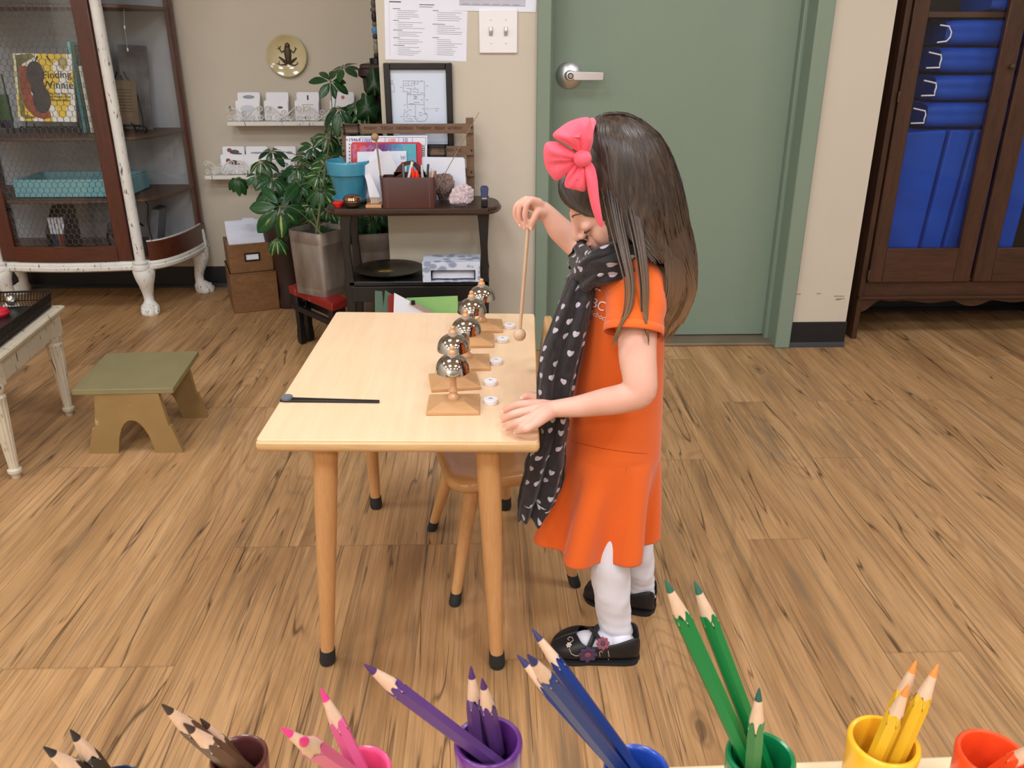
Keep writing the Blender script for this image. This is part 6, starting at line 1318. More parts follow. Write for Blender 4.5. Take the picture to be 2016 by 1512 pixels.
for k, (px, py, rz) in enumerate(bellc):
    q = PZ(px, py, TH+0.010); lab = ('nearest chrome bell, in front of the whole row' if k == 0 else 'farthest chrome bell of the row, next to the mallet ball' if k == 4 else bdesc[k]+' chrome bell counting from the near end of the row')
    if k == 0: b_ = make_bell((q.x, q.y, TH), rz, lab); proto = b_
    else: b_ = copy_tree(proto); b_.location = (q.x, q.y, TH); b_.rotation_euler.z = rz; b_['label'] = lab
    bells.append(b_)
b1c = bells[0].location
discs = [(966, 794), (966, 757), (977, 716), (989.5, 673), (1003, 646)]
DW = plain('disc_white', srgb(238, 238, 242), 0.4, var=0.01)
for k, (px, py) in enumerate(discs):
    q = PZ(px, py, TH)
    r = T('note_disc', 'white round disc beside the '+('nearest bell' if k == 0 else 'farthest bell' if k == 4 else bdesc[k]+' bell from the near end'), 'disc', (q.x, q.y, TH), 0, 'white note discs on the table')
    m_ = MB(); m_.lathe((q.x, q.y, TH+0.0002), [(0, 0), (0.0123, 0), (0.0128, 0.0006), (0.0128, 0.0080), (0.0120, 0.0088), (0, 0.0088)], 36); m_.build('disc_body', DW, r, smooth=40)
    vs, fs = text_mesh(notes[k], 0.0068, 0.00012); m_ = MB(); m_.add([Vector((q.x-p.x, q.y-p.y+0.001, TH+0.0092+p.z)) for p in vs], fs); m_.build('lettering', M['dkink'], r, smooth=0)
# black damper stick
a, b = PZ(553, 789, TH), PZ(747, 793, TH)
r = T('bell_damper', 'black tapered damper stick with a grey felt pad on the table', 'damper', tuple((a+b)/2))
m_ = MB(); u_ = (b-a).normalized(); w_ = Vector((-u_.y, u_.x, 0)); rings = []
for q, wd_, hh in ((0, 0.0065, 0.0035), (0.12, 0.0075, 0.004), (0.5, 0.0055, 0.004), (1.0, 0.0035, 0.004)):
    c = a.lerp(b, q)+Vector((0, 0, 0.0005)); rings.append([c-w_*wd_, c+w_*wd_, c+w_*wd_+Vector((0, 0, hh)), c-w_*wd_+Vector((0, 0, hh))])
m_.loft(rings); m_.build('damper_stick', M['black'], r, bev=0.0008)
c = a.lerp(b, 0.065); m_ = MB(); m_.lathe((c.x, c.y, TH+0.0042), [(0, 0), (0.010, 0), (0.0105, 0.001), (0.0105, 0.0045), (0.0095, 0.0055), (0, 0.0055)], 28); m_.build('felt_pad', plain('slate_felt', srgb(104, 108, 118), 0.9), r)
# ================================================================== chair
L1, L2, L3 = PZ(850, 1043, 0), PZ(895, 1190, 0), PZ(1133, 1153, 0); L4 = L1+L3-L2
ch = T('childs_chair', 'small solid beech chair pushed under the table with black rubber feet', 'chair', tuple((L1+L3)/2))
SH = 0.272
def ins(p, k): c = (L1+L3)/2; q = p+(c-p)*k; return q
uu = (L1-L2).normalized(); ff = Vector((-uu.y, uu.x, 0))
if ff.x > 0: ff = -ff
scn = (L1+L3)/2+ff*0.006
hw, hd = 0.128, 0.125
def seat_ring(z, i, r_=0.05):
    c4 = [scn+ff*(hd-i)+uu*(hw-i), scn+ff*(hd-i)-uu*(hw-i), scn-ff*(hd-i)-uu*(hw-i)*0.9, scn-ff*(hd-i)+uu*(hw-i)*0.9]
    o_ = outline(c4[::-1], r_, z, 7); return o_
m_ = MB(); m_.loft([seat_ring(SH-0.030, 0.016, 0.036), seat_ring(SH-0.026, 0.006, 0.045), seat_ring(SH-0.018, 0.0), seat_ring(SH-0.008, 0.001), seat_ring(SH-0.002, 0.006, 0.045), seat_ring(SH, 0.014, 0.04), seat_ring(SH-0.004, 0.05, 0.03)]); m_.build('seat', M['chairwood'], ch, smooth=60)
for L in (L1, L2, L3, L4): t_ = ins(L, 0.42); leg_round(ch, L, (t_.x, t_.y, SH-0.026), 0.0105, 0.0165, 0.028)
bcx = scn-ff*(hd-0.012)
m_ = MB(); rings = []; nb = 14
zt_ = PY(1085, 617, (bcx+uu*0.12).y).z
def bprof(q):  # half width at height fraction
    return 0.118 if q < 0.8 else 0.118*(1-0.30*((q-0.8)/0.2)**2.6)
pl_ = [];
for k in range(9): q = k/8*0.8; pl_.append((lerp(0.085, 0.128, q/0.8), q))
cr_ = 0.035
for k in range(6): a = math.pi/2*k/5; pl_.append((0.128-cr_+cr_*math.cos(a), 0.8+0.2*math.sin(a)))
poly = [(-x, q) for x, q in pl_]+[(x, q) for x, q in pl_[::-1]]
H_ = zt_-(SH-0.004)
def bpos(x, q, off): arc = -0.018*(1-(x/0.128)**2); return bcx+uu*x-ff*(0.030*q+off-arc*-1)+Vector((0, 0, SH-0.004+H_*q))
n = len(poly); grid = []
for off in (0.0, 0.013):
    for i in range(len(pl_)):
        hwid, q = pl_[i]; grid.append([bpos(lerp(-hwid, hwid, j/10), q, off) for j in range(11)])
nn = len(pl_); m_ = MB()
vs = [p for row in grid for p in row]; fs = []
for i in range(nn-1):
    for j in range(10):
        fs.append((i*11+j, i*11+j+1, (i+1)*11+j+1, (i+1)*11+j)); b_ = nn*11; fs.append((b_+i*11+j, b_+(i+1)*11+j, b_+(i+1)*11+j+1, b_+i*11+j+1))
    for j in (0, 10): b_ = nn*11; fs.append((i*11+j, (i+1)*11+j, b_+(i+1)*11+j, b_+i*11+j))
for i in (0, nn-1):
    for j in range(10): b_ = nn*11; fs.append((i*11+j, i*11+j+1, b_+i*11+j+1, b_+i*11+j))
m_.add(vs, fs); m_.build('backrest', M['chairwood'], ch, smooth=60)
# ================================================================== pencil shelf in the foreground
ZSH = 0.528; ZR = 0.594
e0, e1 = PZ(1320, 1507, ZSH), PZ(1865, 1487, ZSH); dv = (e1-e0).normalized(); nv = Vector((dv.y, -dv.x, 0))   # towards viewer
m_ = MB(); a = e0-dv*0.95; b = e1+dv*0.55
sh = T('pencil_shelf', 'cream shelf top in the foreground carrying the pencil cups', 'shelf', tuple(((a+b)/2+nv*0.12).xy)+(0,))
m_.prism([Vector((p.x, p.y, ZSH-0.02)) for p in (a, b, b+nv*0.26, a+nv*0.26)], (0, 0, 0.02)); m_.build('shelf_top', plain('cream_laminate', srgb(236, 216, 176), 0.45, var=0.02), sh, bev=0.003)
for q in (0.02, 0.5, 0.98):
    c = a.lerp(b, q)+nv*0.13; m_ = MB(); ang = math.atan2(dv.y, dv.x); m_.box((0, 0, (ZSH-0.02)/2), (0.018, 0.24, ZSH-0.02), M=Matrix.Translation((c.x, c.y, 0)) @ rotm(z=ang)); m_.build('side_panel', M['beechedge'], sh)
cupdef = {'black': (225, 1545, 56, srgb(28, 36, 60)), 'brown': (470, 1487, 58, srgb(88, 46, 44)), 'pink': (710, 1513, 62, srgb(244, 90, 140)), 'purple': (961, 1457, 68, srgb(100, 48, 128)),
          'blue': (1254, 1513, 66, srgb(34, 72, 170)), 'green': (1498, 1486, 70, srgb(14, 122, 72)), 'yellow': (1741, 1456, 73, srgb(246, 186, 44)), 'orange': (1956, 1484, 76, srgb(236, 76, 34))}
cups = {}
names = {'black': 'dark navy', 'brown': 'dark brown', 'pink': 'bright pink', 'purple': 'purple', 'blue': 'royal blue', 'green': 'green', 'yellow': 'yellow', 'orange': 'orange red'}
for nm, (px, py, rp, c) in cupdef.items():
    q = PZ(px, py, ZR); dist = (q-C0).dot(ray(1008, 756).normalized()); off = abs(px-1008)/FPX
    R_ = rp*dist/FPX/(1+0.35*off*off)
    cups[nm] = (q, R_)
    t = NT('plastic_'+nm); t.base(c); mt = t.prop(0.28, 0, coat=0.25)
    r = T('pencil_cup', names[nm]+' round plastic pencil cup on the foreground shelf', 'cup', (q.x, q.y, ZSH), 0, 'pencil cups on the foreground shelf')
    h_ = ZR-ZSH; m_ = MB(); m_.lathe((q.x, q.y, ZSH+0.0003), [(0, 0), (R_*0.90, 0), (R_*0.93, 0.002), (R_*0.97, h_-0.014), (R_, h_-0.004), (R_*0.985, h_-0.0012), (R_*0.93, h_), (R_*0.85, h_-0.001), (R_*0.81, h_-0.004), (R_*0.79, h_*0.5), (R_*0.76, 0.004), (0, 0.004)], 56); m_.build('cup_body', mt, r, smooth=45)
PWOOD = wood('pencil_cedar', srgb(206, 170, 140), srgb(226, 194, 166), (60, 60, 20), 0.6)
pmats = {}; placed = {}
def segd(p, a, b):
    ab = b-a; t = max(0.0, min(1.0, (p-a).dot(ab)/ab.dot(ab))); return (p-a-ab*t).length
def proj(p):
    d = _R.inverted() @ (p-C0); dep = d.y*math.cos(PITCH)-d.z*math.sin(PITCH); u = d.y*math.sin(PITCH)+d.z*math.cos(PITCH); return (1008+FPX*d.x/dep, 756-FPX*u/dep)
def pencil(cup, tip, mid, lab, body, lead, L=0.175, r0=0.0066, Lt=None):
    q, R_ = cups[cup]; rt = ray(*tip); zf_ = ZSH+0.0062; Rin = R_*0.76-r0*1.05; Rri = R_*0.795-r0*1.25; best = None
    for iz in range(6):
        zf_ = lerp(ZSH+0.0062, ZR-0.026, iz/5)
        if iz and best is not None and best[0] < 14: break
        for ir in range(0, 5):
            for ia in range(1 if ir == 0 else 18):
                a_ = 2*math.pi*ia/18; rr = Rin*ir/4; B = Vector((q.x+rr*math.cos(a_), q.y+rr*math.sin(a_), zf_))
                for it in range(60):
                    Tp = C0+rt*(0.36+it*0.009)
                    if Tp.z < ZR+0.015: continue
                    f_ = (ZR-zf_)/(Tp.z-zf_); Rm = B.lerp(Tp, f_); dr = math.hypot(Rm.x-q.x, Rm.y-q.y)
                    if dr > Rri: continue
                    Lc = (Tp-B).length
                    if Lc < 0.07 or Lc > 0.25: continue
                    pr_ = proj(Rm); ux, uy = tip[0]-pr_[0], tip[1]-pr_[1]; ln = math.hypot(ux, uy); dv_ = abs((mid[0]-tip[0])*uy-(mid[1]-tip[1])*ux)/max(ln, 1)
                    cost = dv_+abs((Tp-C0).length-(q-C0).length*0.98)*60+(Rri-dr)*400+iz*1.5
                    if best is not None and cost >= best[0]: continue
                    for (b2, t2) in placed.get(cup, []):
                        dd = min(segd(B.lerp(Tp, k/14), b2, t2) for k in range(15)); cost += max(0.0, 2.02*r0-dd)*9000
                    if best is None or cost < best[0]: best = (cost, B, Tp, Lc, dv_)
    if best is None: print('NO PENCIL', lab); return
    _, B, Tp, L, dv_ = best
    if dv_ > 12: print('pencil off', lab, round(dv_, 1), round(L, 3))
    placed.setdefault(cup, []).append((B, Tp))
    mk = (body, lead)
    if mk not in pmats:
        t = NT('pencil_paint'); t.base(body); pb_ = t.prop(0.42, 0, spec=0.3, coat=0.05); t = NT('pencil_lead'); t.base(lead); pmats[mk] = (pb_, t.prop(0.6))
    pb_, pl_m = pmats[mk]
    r = T('colour_pencil', lab, 'pencil', tuple(B), 0, 'coloured pencils in the '+names[cup]+' cup')
    d = (Tp-B).normalized(); u_ = Vector((0, 0, 1)); u_ = (u_-d*u_.dot(d)).normalized(); w2 = d.cross(u_)
    def rg_(s_, rr, wav=0.0, n=48):
        o_ = []
        for i in range(n):
            a = 2*math.pi*i/n; hexr = rr*math.cos(math.pi/6)/math.cos((a % (math.pi/3))-math.pi/6) if wav >= 0 else rr
            ss = s_+(wav*(hexr/rr-0.93)*-0.09 if wav > 0 else 0)
            o_.append(B+d*ss+(u_*math.cos(a)+w2*math.sin(a))*hexr)
        return o_
    cone = 0.034; rl = 0.0027; ll = 0.0105
    m_ = MB(); m_.loft([rg_(0.0, r0), rg_(L-cone-0.004, r0), rg_(L-cone, r0*1.005, 1.0)]); 
    m_.build('painted_barrel', pb_, r, smooth=25)
    m_ = MB(); m_.loft([rg_(L-cone-0.003, r0*0.99), rg_(L-cone+0.002, r0*0.86, -1), rg_(L-ll, rl, -1)]); m_.build('bare_wood', PWOOD, r, smooth=50)
    m_ = MB(); m_.loft([rg_(L-ll-0.0004, rl*1.04, -1, 20), rg_(L-0.0015, rl*0.32, -1, 20), rg_(L, rl*0.08, -1, 20)]); m_.build('coloured_lead', pl_m, r, smooth=50)
BK, BR = (srgb(44, 40, 34), srgb(40, 34, 34)), (srgb(92, 66, 48), srgb(62, 44, 36))
PK, PU, BL, GR, YE, OR = (srgb(214, 92, 140), srgb(226, 52, 130)), (srgb(92, 58, 118), srgb(74, 38, 98)), (srgb(10, 44, 112), srgb(44, 44, 92)), (srgb(14, 120, 58), srgb(34, 96, 76)), (srgb(226, 178, 40), srgb(240, 140, 62)), (srgb(236, 82, 36), srgb(226, 70, 30))
pencil('black', (85, 1470), (140, 1525), 'black pencil leftmost in the photo, lower of the two black tips', *BK, L=0.125)
pencil('black', (138, 1436), (190, 1495), 'black pencil standing higher of the two black tips', *BK, L=0.135)
pencil('brown', (318, 1386), (368, 1484), 'brown pencil with the highest tip, leftmost of the brown ones', *BR, L=0.15)
pencil('brown', (361, 1424), (402, 1492), 'brown pencil in the middle, its tip overlapping the tallest brown one', *BR, L=0.14)
pencil('brown', (394, 1414), (446, 1488), 'brown pencil rightmost in the dark brown cup', *BR, L=0.14)
pencil('pink', (631, 1355), (694, 1466), 'pink pencil standing tallest in the pink cup', *PK, L=0.155)
pencil('pink', (552, 1432), (605, 1502), 'pink pencil leftmost, leaning far out of the pink cup', *PK, L=0.13)
pencil('pink', (591, 1455), (638, 1508), 'pink pencil in front of the leftmost leaning pink one', *PK, L=0.125)
pencil('purple', (716, 1307), (895, 1451), 'long purple pencil leaning far out to the left', *PU, L=0.165)
pencil('purple', (927, 1311), (940, 1478), 'upright purple pencil with the higher tip of the two upright ones', *PU, L=0.145)
pencil('purple', (949, 1335), (963, 1491), 'upright purple pencil in front with the lower tip', *PU, L=0.135)
pencil('blue', (1047, 1237), (1178, 1407), 'blue pencil with the highest tip, beside the black shoe', *BL, L=0.20, r0=0.0058)
pencil('blue', (1018, 1289), (1166, 1482), 'blue pencil leftmost of the three blue tips', *BL, L=0.19, r0=0.0058)
pencil('blue', (1038, 1288), (1180, 1468), 'blue pencil in the middle of the three blue tips', *BL, L=0.192, r0=0.0058)
pencil('green', (1309, 1140), (1452, 1452), 'bright green pencil, left of the two very tall ones', *GR, L=0.235)
pencil('green', (1367, 1143), (1470, 1443), 'bright green pencil, right of the two very tall ones', *GR, L=0.232)
pencil('green', (1495, 1354), (1474, 1500), 'short dull green pencil at the front of the green cup', srgb(70, 124, 70), srgb(36, 84, 76), L=0.140)
pencil('yellow', (1804, 1300), (1748, 1440), 'yellow pencil standing behind the other two in the yellow cup', *YE, L=0.15)
pencil('yellow', (1847, 1307), (1772, 1486), 'yellow pencil with the rightmost tip in the yellow cup', *YE, L=0.15)
pencil('yellow', (1789, 1347), (1728, 1477), 'yellow pencil in front with the lowest tip in the yellow cup', *YE, L=0.135)
pencil('orange', (2060, 1455), (1970, 1512), 'orange red pencil leaning out past the right edge of the photo', *OR, L=0.13)
# ================================================================== the child
W = PY
def bake(mb, name, mats, parent, voxel, smooth_it=3, label=None, factor=0.5):
    me = bpy.data.meshes.new(name); me.from_pydata([tuple(v) for v in mb.v], [], mb.f)
    bm = bmesh.new(); bm.from_mesh(me); bmesh.ops.recalc_face_normals(bm, faces=bm.faces); bm.to_mesh(me); bm.free()
    o = bpy.data.objects.new(name, me); COL.objects.link(o)
    r = o.modifiers.new('r', 'REMESH'); r.mode = 'VOXEL'; r.voxel_size = voxel; r.adaptivity = 0
    s_ = o.modifiers.new('s', 'SMOOTH'); s_.iterations = smooth_it; s_.factor = factor
    dg = bpy.context.evaluated_depsgraph_get(); m2 = bpy.data.meshes.new_from_object(o.evaluated_get(dg)); bpy.data.objects.remove(o); bpy.data.meshes.remove(me)
    m2.name = name; m2.transform(ROOT[parent.name].inverted() if parent else Matrix()); m2.materials.clear()
    for m_ in mats: m2.materials.append(m_)
    m2.polygons.foreach_set('use_smooth', [True]*len(m2.polygons)); m2.polygons.foreach_set('material_index', [0]*len(m2.polygons))
    o = bpy.data.objects.new(name, m2); COL.objects.link(o); o.parent = parent; ROOT[o.name] = ROOT[parent.name]
    return o
def bvh_of(o):
    me = o.data; Mx = ROOT[o.name]; return BVHTree.FromPolygons([Mx @ v.co for v in me.vertices], [tuple(p.vertices) for p in me.polygons])
foot_n = PZ(1180, 1290, 0); foot_f = PZ(1232, 1192, 0)
child = T('person', 'young child in an orange dress and heart scarf standing at the table holding a mallet', 'person', ((foot_n.x+foot_f.x)/2, (foot_n.y+foot_f.y)/2, 0))
YM_ = 1.365
body = MB()
# --- head
Hc = W(1210, 350, YM_); PT = 0.66
RH = Matrix.Rotation(-PT, 3, 'Y')
def hl(x, y, z): return Hc+RH @ Vector((x, y, z))
def he(c, r, **k): body.ell(hl(*c), r, 24, 16, R=RH, **k)
he((0.006, 0, 0.0), (0.084, 0.070, 0.076)); he((-0.026, 0, 0.010), (0.061, 0.058, 0.056)); he((-0.040, 0, -0.030), (0.052, 0.053, 0.058))
for s_ in (-1, 1):
    he((-0.052, s_*0.027, -0.056), (0.033, 0.028, 0.030)); he((-0.030, s_*0.024, -0.074), (0.044, 0.028, 0.024)); he((-0.079, s_*0.029, -0.027), (0.0115, 0.016, 0.0105)); he((-0.0965, s_*0.0075, -0.0435), (0.0065, 0.0055, 0.0055))
    he((0.004, s_*0.071, -0.030), (0.013, 0.006, 0.020))
body.tube([hl(-0.086, 0, -0.004), hl(-0.093, 0, -0.018), hl(-0.102, 0, -0.033), hl(-0.105, 0, -0.040)], [0.007, 0.0065, 0.0078, 0.0082], 14, round_end=True)
he((-0.074, 0, -0.066), (0.023, 0.026, 0.022)); he((-0.0945, 0, -0.0615), (0.0065, 0.014, 0.0042)); he((-0.0925, 0, -0.0700), (0.0068, 0.012, 0.0048)); he((-0.080, 0, -0.088), (0.018, 0.020, 0.015))
# --- neck and torso
NB = W(1234, 525, YM_)
body.tube([hl(0.010, 0, -0.03), hl(0.020, 0, -0.075), NB, NB+Vector((0, 0, -0.05))], [0.040, 0.036, 0.038, 0.05], 24)
def ellring(pxl, pxr, py, ry, n=40, shrink=1.0, cy=YM_, wav=0, k=0, ph=0, sq=2.0):
    a, b = W(pxl, py, cy), W(pxr, py, cy); c = (a+b)/2; rx = (b.x-a.x)/2*shrink; ry = ry*shrink; out = []
    for i in range(n):
        th = 2*math.pi*i/n; ca, sa = math.cos(th), math.sin(th); q = 1/((abs(ca)**sq+abs(sa)**sq)**(1/sq)); m_ = 1+wav*math.cos(k*th+ph)
        out.append(Vector((c.x+rx*ca*q*m_, c.y+ry*sa*q*m_, c.z)))
    return out
TS = [(508, 1196, 1272, 0.050), (522, 1178, 1285, 0.078), (545, 1166, 1296, 0.092), (590, 1152, 1304, 0.090), (640, 1142, 1305, 0.083), (700, 1130, 1303, 0.078), (780, 1117, 1302, 0.078), (870, 1114, 1298, 0.086), (920, 1116, 1296, 0.090)]
body.loft([ellring(l, r_, p, ry, 36, 0.90) for p, l, r_, ry in TS])
# --- legs (inside the leggings)
ank_n, ank_f = W(1212, 1262, 1.305), W(1262, 1172, 1.432)
hip_n, hip_f = W(1205, 905, 1.325), W(1225, 905, 1.41)
kn_n, kn_f = W(1201, 1085, 1.303), W(1254, 1075, 1.422)
body.tube([hip_n, hip_n.lerp(kn_n, 0.5), kn_n, kn_n.lerp(ank_n, 0.5), ank_n], [0.036, 0.032, 0.025, 0.023, 0.020], 20)
body.tube([hip_f, hip_f.lerp(kn_f, 0.5), kn_f, kn_f.lerp(ank_f, 0.5), ank_f], [0.05, 0.042, 0.031, 0.028, 0.021], 20)
# --- near arm (left arm of the child)
na = [(1262, 580, 1.295, 0.034), (1256, 640, 1.250, 0.0315), (1255, 700, 1.222, 0.0300), (1260, 745, 1.206, 0.0275), (1258, 772, 1.200, 0.0262), (1228, 784, 1.204, 0.0240), (1190, 791, 1.212, 0.0222), (1140, 800, 1.224, 0.0180), (1100, 804, 1.232, 0.0150), (1088, 805, 1.235, 0.0145)]
sp_ = spline([tuple(W(a, b, c))+(r_,) for a, b, c, r_ in na], 34)
body.tube([tuple(q[:3]) for q in sp_], [float(q[3]) for q in sp_], 24, round_end=True)
wr_ = W(1090, 805, 1.2345)
def finger(pts, rad, n=14):
    q = spline([tuple(p)+(r_,) for p, r_ in zip(pts, rad)], n); body.tube([tuple(a[:3]) for a in q], [float(a[3]) for a in q], 12, round_end=True)
kn = [((1046, 796), 0.539), ((1044, 809), 0.541), ((1048, 822), 0.540), ((1054, 833), 0.537)]
tips = [((1020, 797), (1003, 803), (993, 808), 0.536, 0.528, 0.5205), ((1017, 814), (1001, 820), (990, 827), 0.538, 0.529, 0.5185), ((1024, 831), (1008, 837), (998, 843), 0.537, 0.527, 0.5175), ((1038, 843), (1027, 847), (1018, 850), 0.534, 0.525, 0.5170)]
nails = []
for (kp, kz_), (a, b, c, za_, zb_, zc_) in zip(kn, tips):
    K = PZ(*kp, kz_); body.tube([wr_, wr_.lerp(K, 0.5)+Vector((0, 0, 0.001)), K], [0.0135, 0.0118, 0.0092], 14, round_end=True)
    A_, B_, C_ = PZ(*a, za_), PZ(*b, zb_), PZ(*c, zc_); finger([K, A_, B_, C_], [0.0086, 0.0077, 0.0069, 0.0058]); nails.append((B_, C_))
th_ = [wr_+Vector((-0.006, 0.008, -0.002)), PZ(1062, 788, 0.537), PZ(1044, 779, 0.533), PZ(1030, 783, 0.528)]
finger(th_, [0.0105, 0.0095, 0.0078, 0.0062]); nails.append((th_[2], th_[3]))
# --- far arm (right arm), raised
fa_ = [(1238, 540, 1.425, 0.036), (1205, 520, 1.455, 0.032), (1168, 500, 1.480, 0.0270), (1138, 484, 1.495, 0.0242), (1122, 470, 1.500, 0.0236), (1100, 449, 1.502, 0.0224), (1083, 427, 1.503, 0.0175), (1070, 413, 1.503, 0.0150)]
sp_ = spline([tuple(W(a, b, c))+(r_,) for a, b, c, r_ in fa_], 30); body.tube([tuple(q[:3]) for q in sp_], [float(q[3]) for q in sp_], 24, round_end=True)
wf = W(1068, 412, 1.503)
FD = [(((1046, 394), 1.490), ((1037, 404), 1.487), ((1034, 425), 1.486), ((1038, 444), 1.4900)), (((1036, 393), 1.500), ((1025, 404), 1.498), ((1022, 426), 1.498), ((1032, 447), 1.4985)),
      (((1030, 396), 1.512), ((1017, 406), 1.512), ((1015, 425), 1.512), ((1024, 443), 1.508)), (((1030, 402), 1.523), ((1018, 411), 1.526), ((1017, 426), 1.525), ((1024, 440), 1.521))]
for k, (K, A_, B_, C_) in enumerate(FD):
    P4 = [W(q[0][0], q[0][1], q[1]) for q in (K, A_, B_, C_)]
    body.tube([wf, wf.lerp(P4[0], 0.5)+Vector((0, 0, 0.003)), P4[0]], [0.0130, 0.0105, 0.0074], 14, round_end=True)
    finger(P4, [0.0070, 0.0060, 0.0054, 0.0046]); nails.append((P4[2], P4[3]))
thf = [wf+Vector((0, -0.008, -0.006)), W(1059, 418, 1.490), W(1051, 433, 1.485), W(1046, 448, 1.4865)]
finger(thf, [0.0110, 0.0090, 0.0072, 0.0055]); nails.append((thf[2], thf[3]))
bo = bake(body, 'body', [M['skin']], child, 0.0021, 5)
BV = bvh_of(bo)
def hit(px, py, bv, off=0.0):
    d = ray(px, py).normalized(); h = bv.ray_cast(C0, d)
    if h[0] is None: return None, None
    n_ = h[1]
    if n_.dot(d) > 0: n_ = -n_
    return h[0]+n_*off, n_
NM = plain('finger_nail', srgb(240, 196, 186), 0.3)
m_ = MB()
for a, b in nails:
    d = (b-a).normalized(); up = (C0-b).normalized(); up = (up-d*up.dot(d)).normalized(); c = b+up*0.0046+d*0.0008; s_ = d.cross(up)
    Rn = Matrix((s_, d, up)).transposed(); m_.ell(c, (0.0030, 0.0042, 0.0011), 12, 6, R=Rn)
m_.build('fingernails', NM, child, smooth=60)['label'] = 'pale pink fingernails'
m_ = MB()
for s_ in (-1, 1):
    m_.tube([hl(-0.0845, s_*0.018, -0.0345), hl(-0.0905, s_*0.024, -0.0372), hl(-0.0880, s_*0.034, -0.0365), hl(-0.0790, s_*0.0425, -0.0330)], [0.0004, 0.0012, 0.0013, 0.0005], 6)
m_.build('eyelashes', plain('lash_brown', srgb(52, 34, 28), 0.6), child)
m_ = MB()
for s_ in (-1, 1):
    m_.tube([hl(-0.0912, s_*0.015, -0.0065), hl(-0.0893, s_*0.023, -0.0030), hl(-0.0840, s_*0.034, -0.0020), hl(-0.0730, s_*0.044, -0.0060)], [0.0010, 0.0017, 0.0015, 0.0005], 6)
m_.build('eyebrows', plain('brow_brown', srgb(116, 82, 62), 0.8), child)
m_ = MB(); m_.ell(hl(-0.0975, 0, -0.0615), (0.0042, 0.0125, 0.0030), 16, 8, R=RH); m_.ell(hl(-0.0955, 0, -0.0693), (0.0045, 0.0105, 0.0034), 16, 8, R=RH); m_.build('lips', plain('lip_pink', srgb(206, 122, 118), 0.45), child, smooth=60)
# ------------------------------------------------------------------ dress
dm = MB(); N = 160
DS = [(506, 1192, 1276, 0.060, 0), (514, 1182, 1284, 0.080, 0), (528, 1166, 1296, 0.098, 0), (560, 1157, 1303, 0.100, 0), (600, 1149, 1305, 0.096, 0), (640, 1141, 1306, 0.091, 0), (700, 1129, 1304, 0.085, 0), (760, 1118, 1303, 0.084, 0), (820, 1113, 1301, 0.088, 0),
      (858, 1114, 1299, 0.092, 0), (868, 1113, 1299, 0.0935, 0.0), (873, 1112, 1299, 0.0925, 0.0), (880, 1111, 1299, 0.0945, 0.004), (895, 1107, 1298, 0.0965, 0.022), (925, 1099, 1298, 0.100, 0.065), (955, 1086, 1297, 0.103, 0.105), (985, 1073, 1296, 0.107, 0.135), (1015, 1062, 1296, 0.111, 0.160), (1034, 1055, 1295, 0.114, 0.175), (1045, 1051, 1294, 0.116, 0.180), (1050, 1050, 1294, 0.1165, 0.180)]
rings = []
for (p, l, r_, ry, wv) in DS:
    a, b = W(l, p, YM_), W(r_, p, YM_); c = (a+b)/2; rx = (b.x-a.x)/2; rr = []
    for i in range(N):
        th = 2*math.pi*i/N; ca, sa = math.cos(th), math.sin(th)
        f_ = math.cos(7*th+1.35+0.5*math.sin(2*th)); g = math.copysign(abs(f_)**0.75, f_)-0.25
        m2 = 1+wv*g
        wr2 = 0.0008*math.sin(th*5+p*0.06)*math.sin(p*0.031+2)*(1 if p > 540 else 0)
        rr.append(Vector((c.x+(rx*m2/(1+wv*0.6)+wr2)*ca, c.y+(ry*m2+wr2)*sa, c.z+wv*0.02*g)))
    rings.append(rr)
dm.loft(rings, cap=False)
dro = dm.build('dress', M['orange'], child, smooth=80, solid=0.0022, sub=1)
DBV = bvh_of(dro)
# seams
m_ = MB(); z_w = W(1200, 871, YM_).z
sm_ = [h for h in (hit(px, py, DBV, 0.0004)[0] for px, py in [(1118+9*k, 866+2.6*k-0.06*k*k) for k in range(19)]) if h]
m_.tube(sm_, 0.0011, 6)
for pts_ in ([(1180, 884), (1187, 850), (1195, 800)], [(1238, 893), (1232, 930), (1228, 960)]):
    q = [hit(px, py, DBV, 0.0003)[0] for px, py in pts_]
    if all(q): m_.tube(q, 0.0008, 6)
m_.build('seam_stitching', knit('orange_seam', srgb(176, 58, 14)), dro)
# sleeves
def sleeve(path, name):
    q = spline([tuple(W(a, b, c))+(r_,) for a, b, c, r_ in path], 16); m_ = MB(); m_.tube([tuple(a[:3]) for a in q], [float(a[3])*(1+0.02*math.sin(i*1.7)) for i, a in enumerate(q)], 40, cap=False)
    o = m_.build(name, M['orange'], child, smooth=80, solid=0.0022)
    e = Vector(q[-1][:3]); d = (e-Vector(q[-3][:3])).normalized(); m_ = MB(); m_.tube([e-d*0.012, e-d*0.0005, e+d*0.0012], [float(q[-1][3])+0.0016]*2+[float(q[-1][3])+0.0006], 40, cap=False); m_.build('sleeve_cuff', M['orange'], o, smooth=80, solid=0.0015); return o
slv = sleeve([(1246, 548, 1.335, 0.040), (1252, 565, 1.300, 0.049), (1252, 600, 1.268, 0.047), (1249, 632, 1.248, 0.045), (1247, 655, 1.238, 0.0455)], 'sleeve')
sleeve([(1238, 545, 1.405, 0.042), (1215, 527, 1.430, 0.044), (1192, 511, 1.452, 0.040), (1172, 497, 1.468, 0.037)], 'sleeve')
m_ = MB(); m_.tube([W(1194, 512, 1.30), W(1214, 523, 1.27), W(1250, 524, 1.275), W(1276, 512, 1.33), W(1276, 500, 1.40), W(1240, 488, 1.44)], 0.013, 12, flat=1.0); m_.build('collar', M['orange'], child, smooth=60)
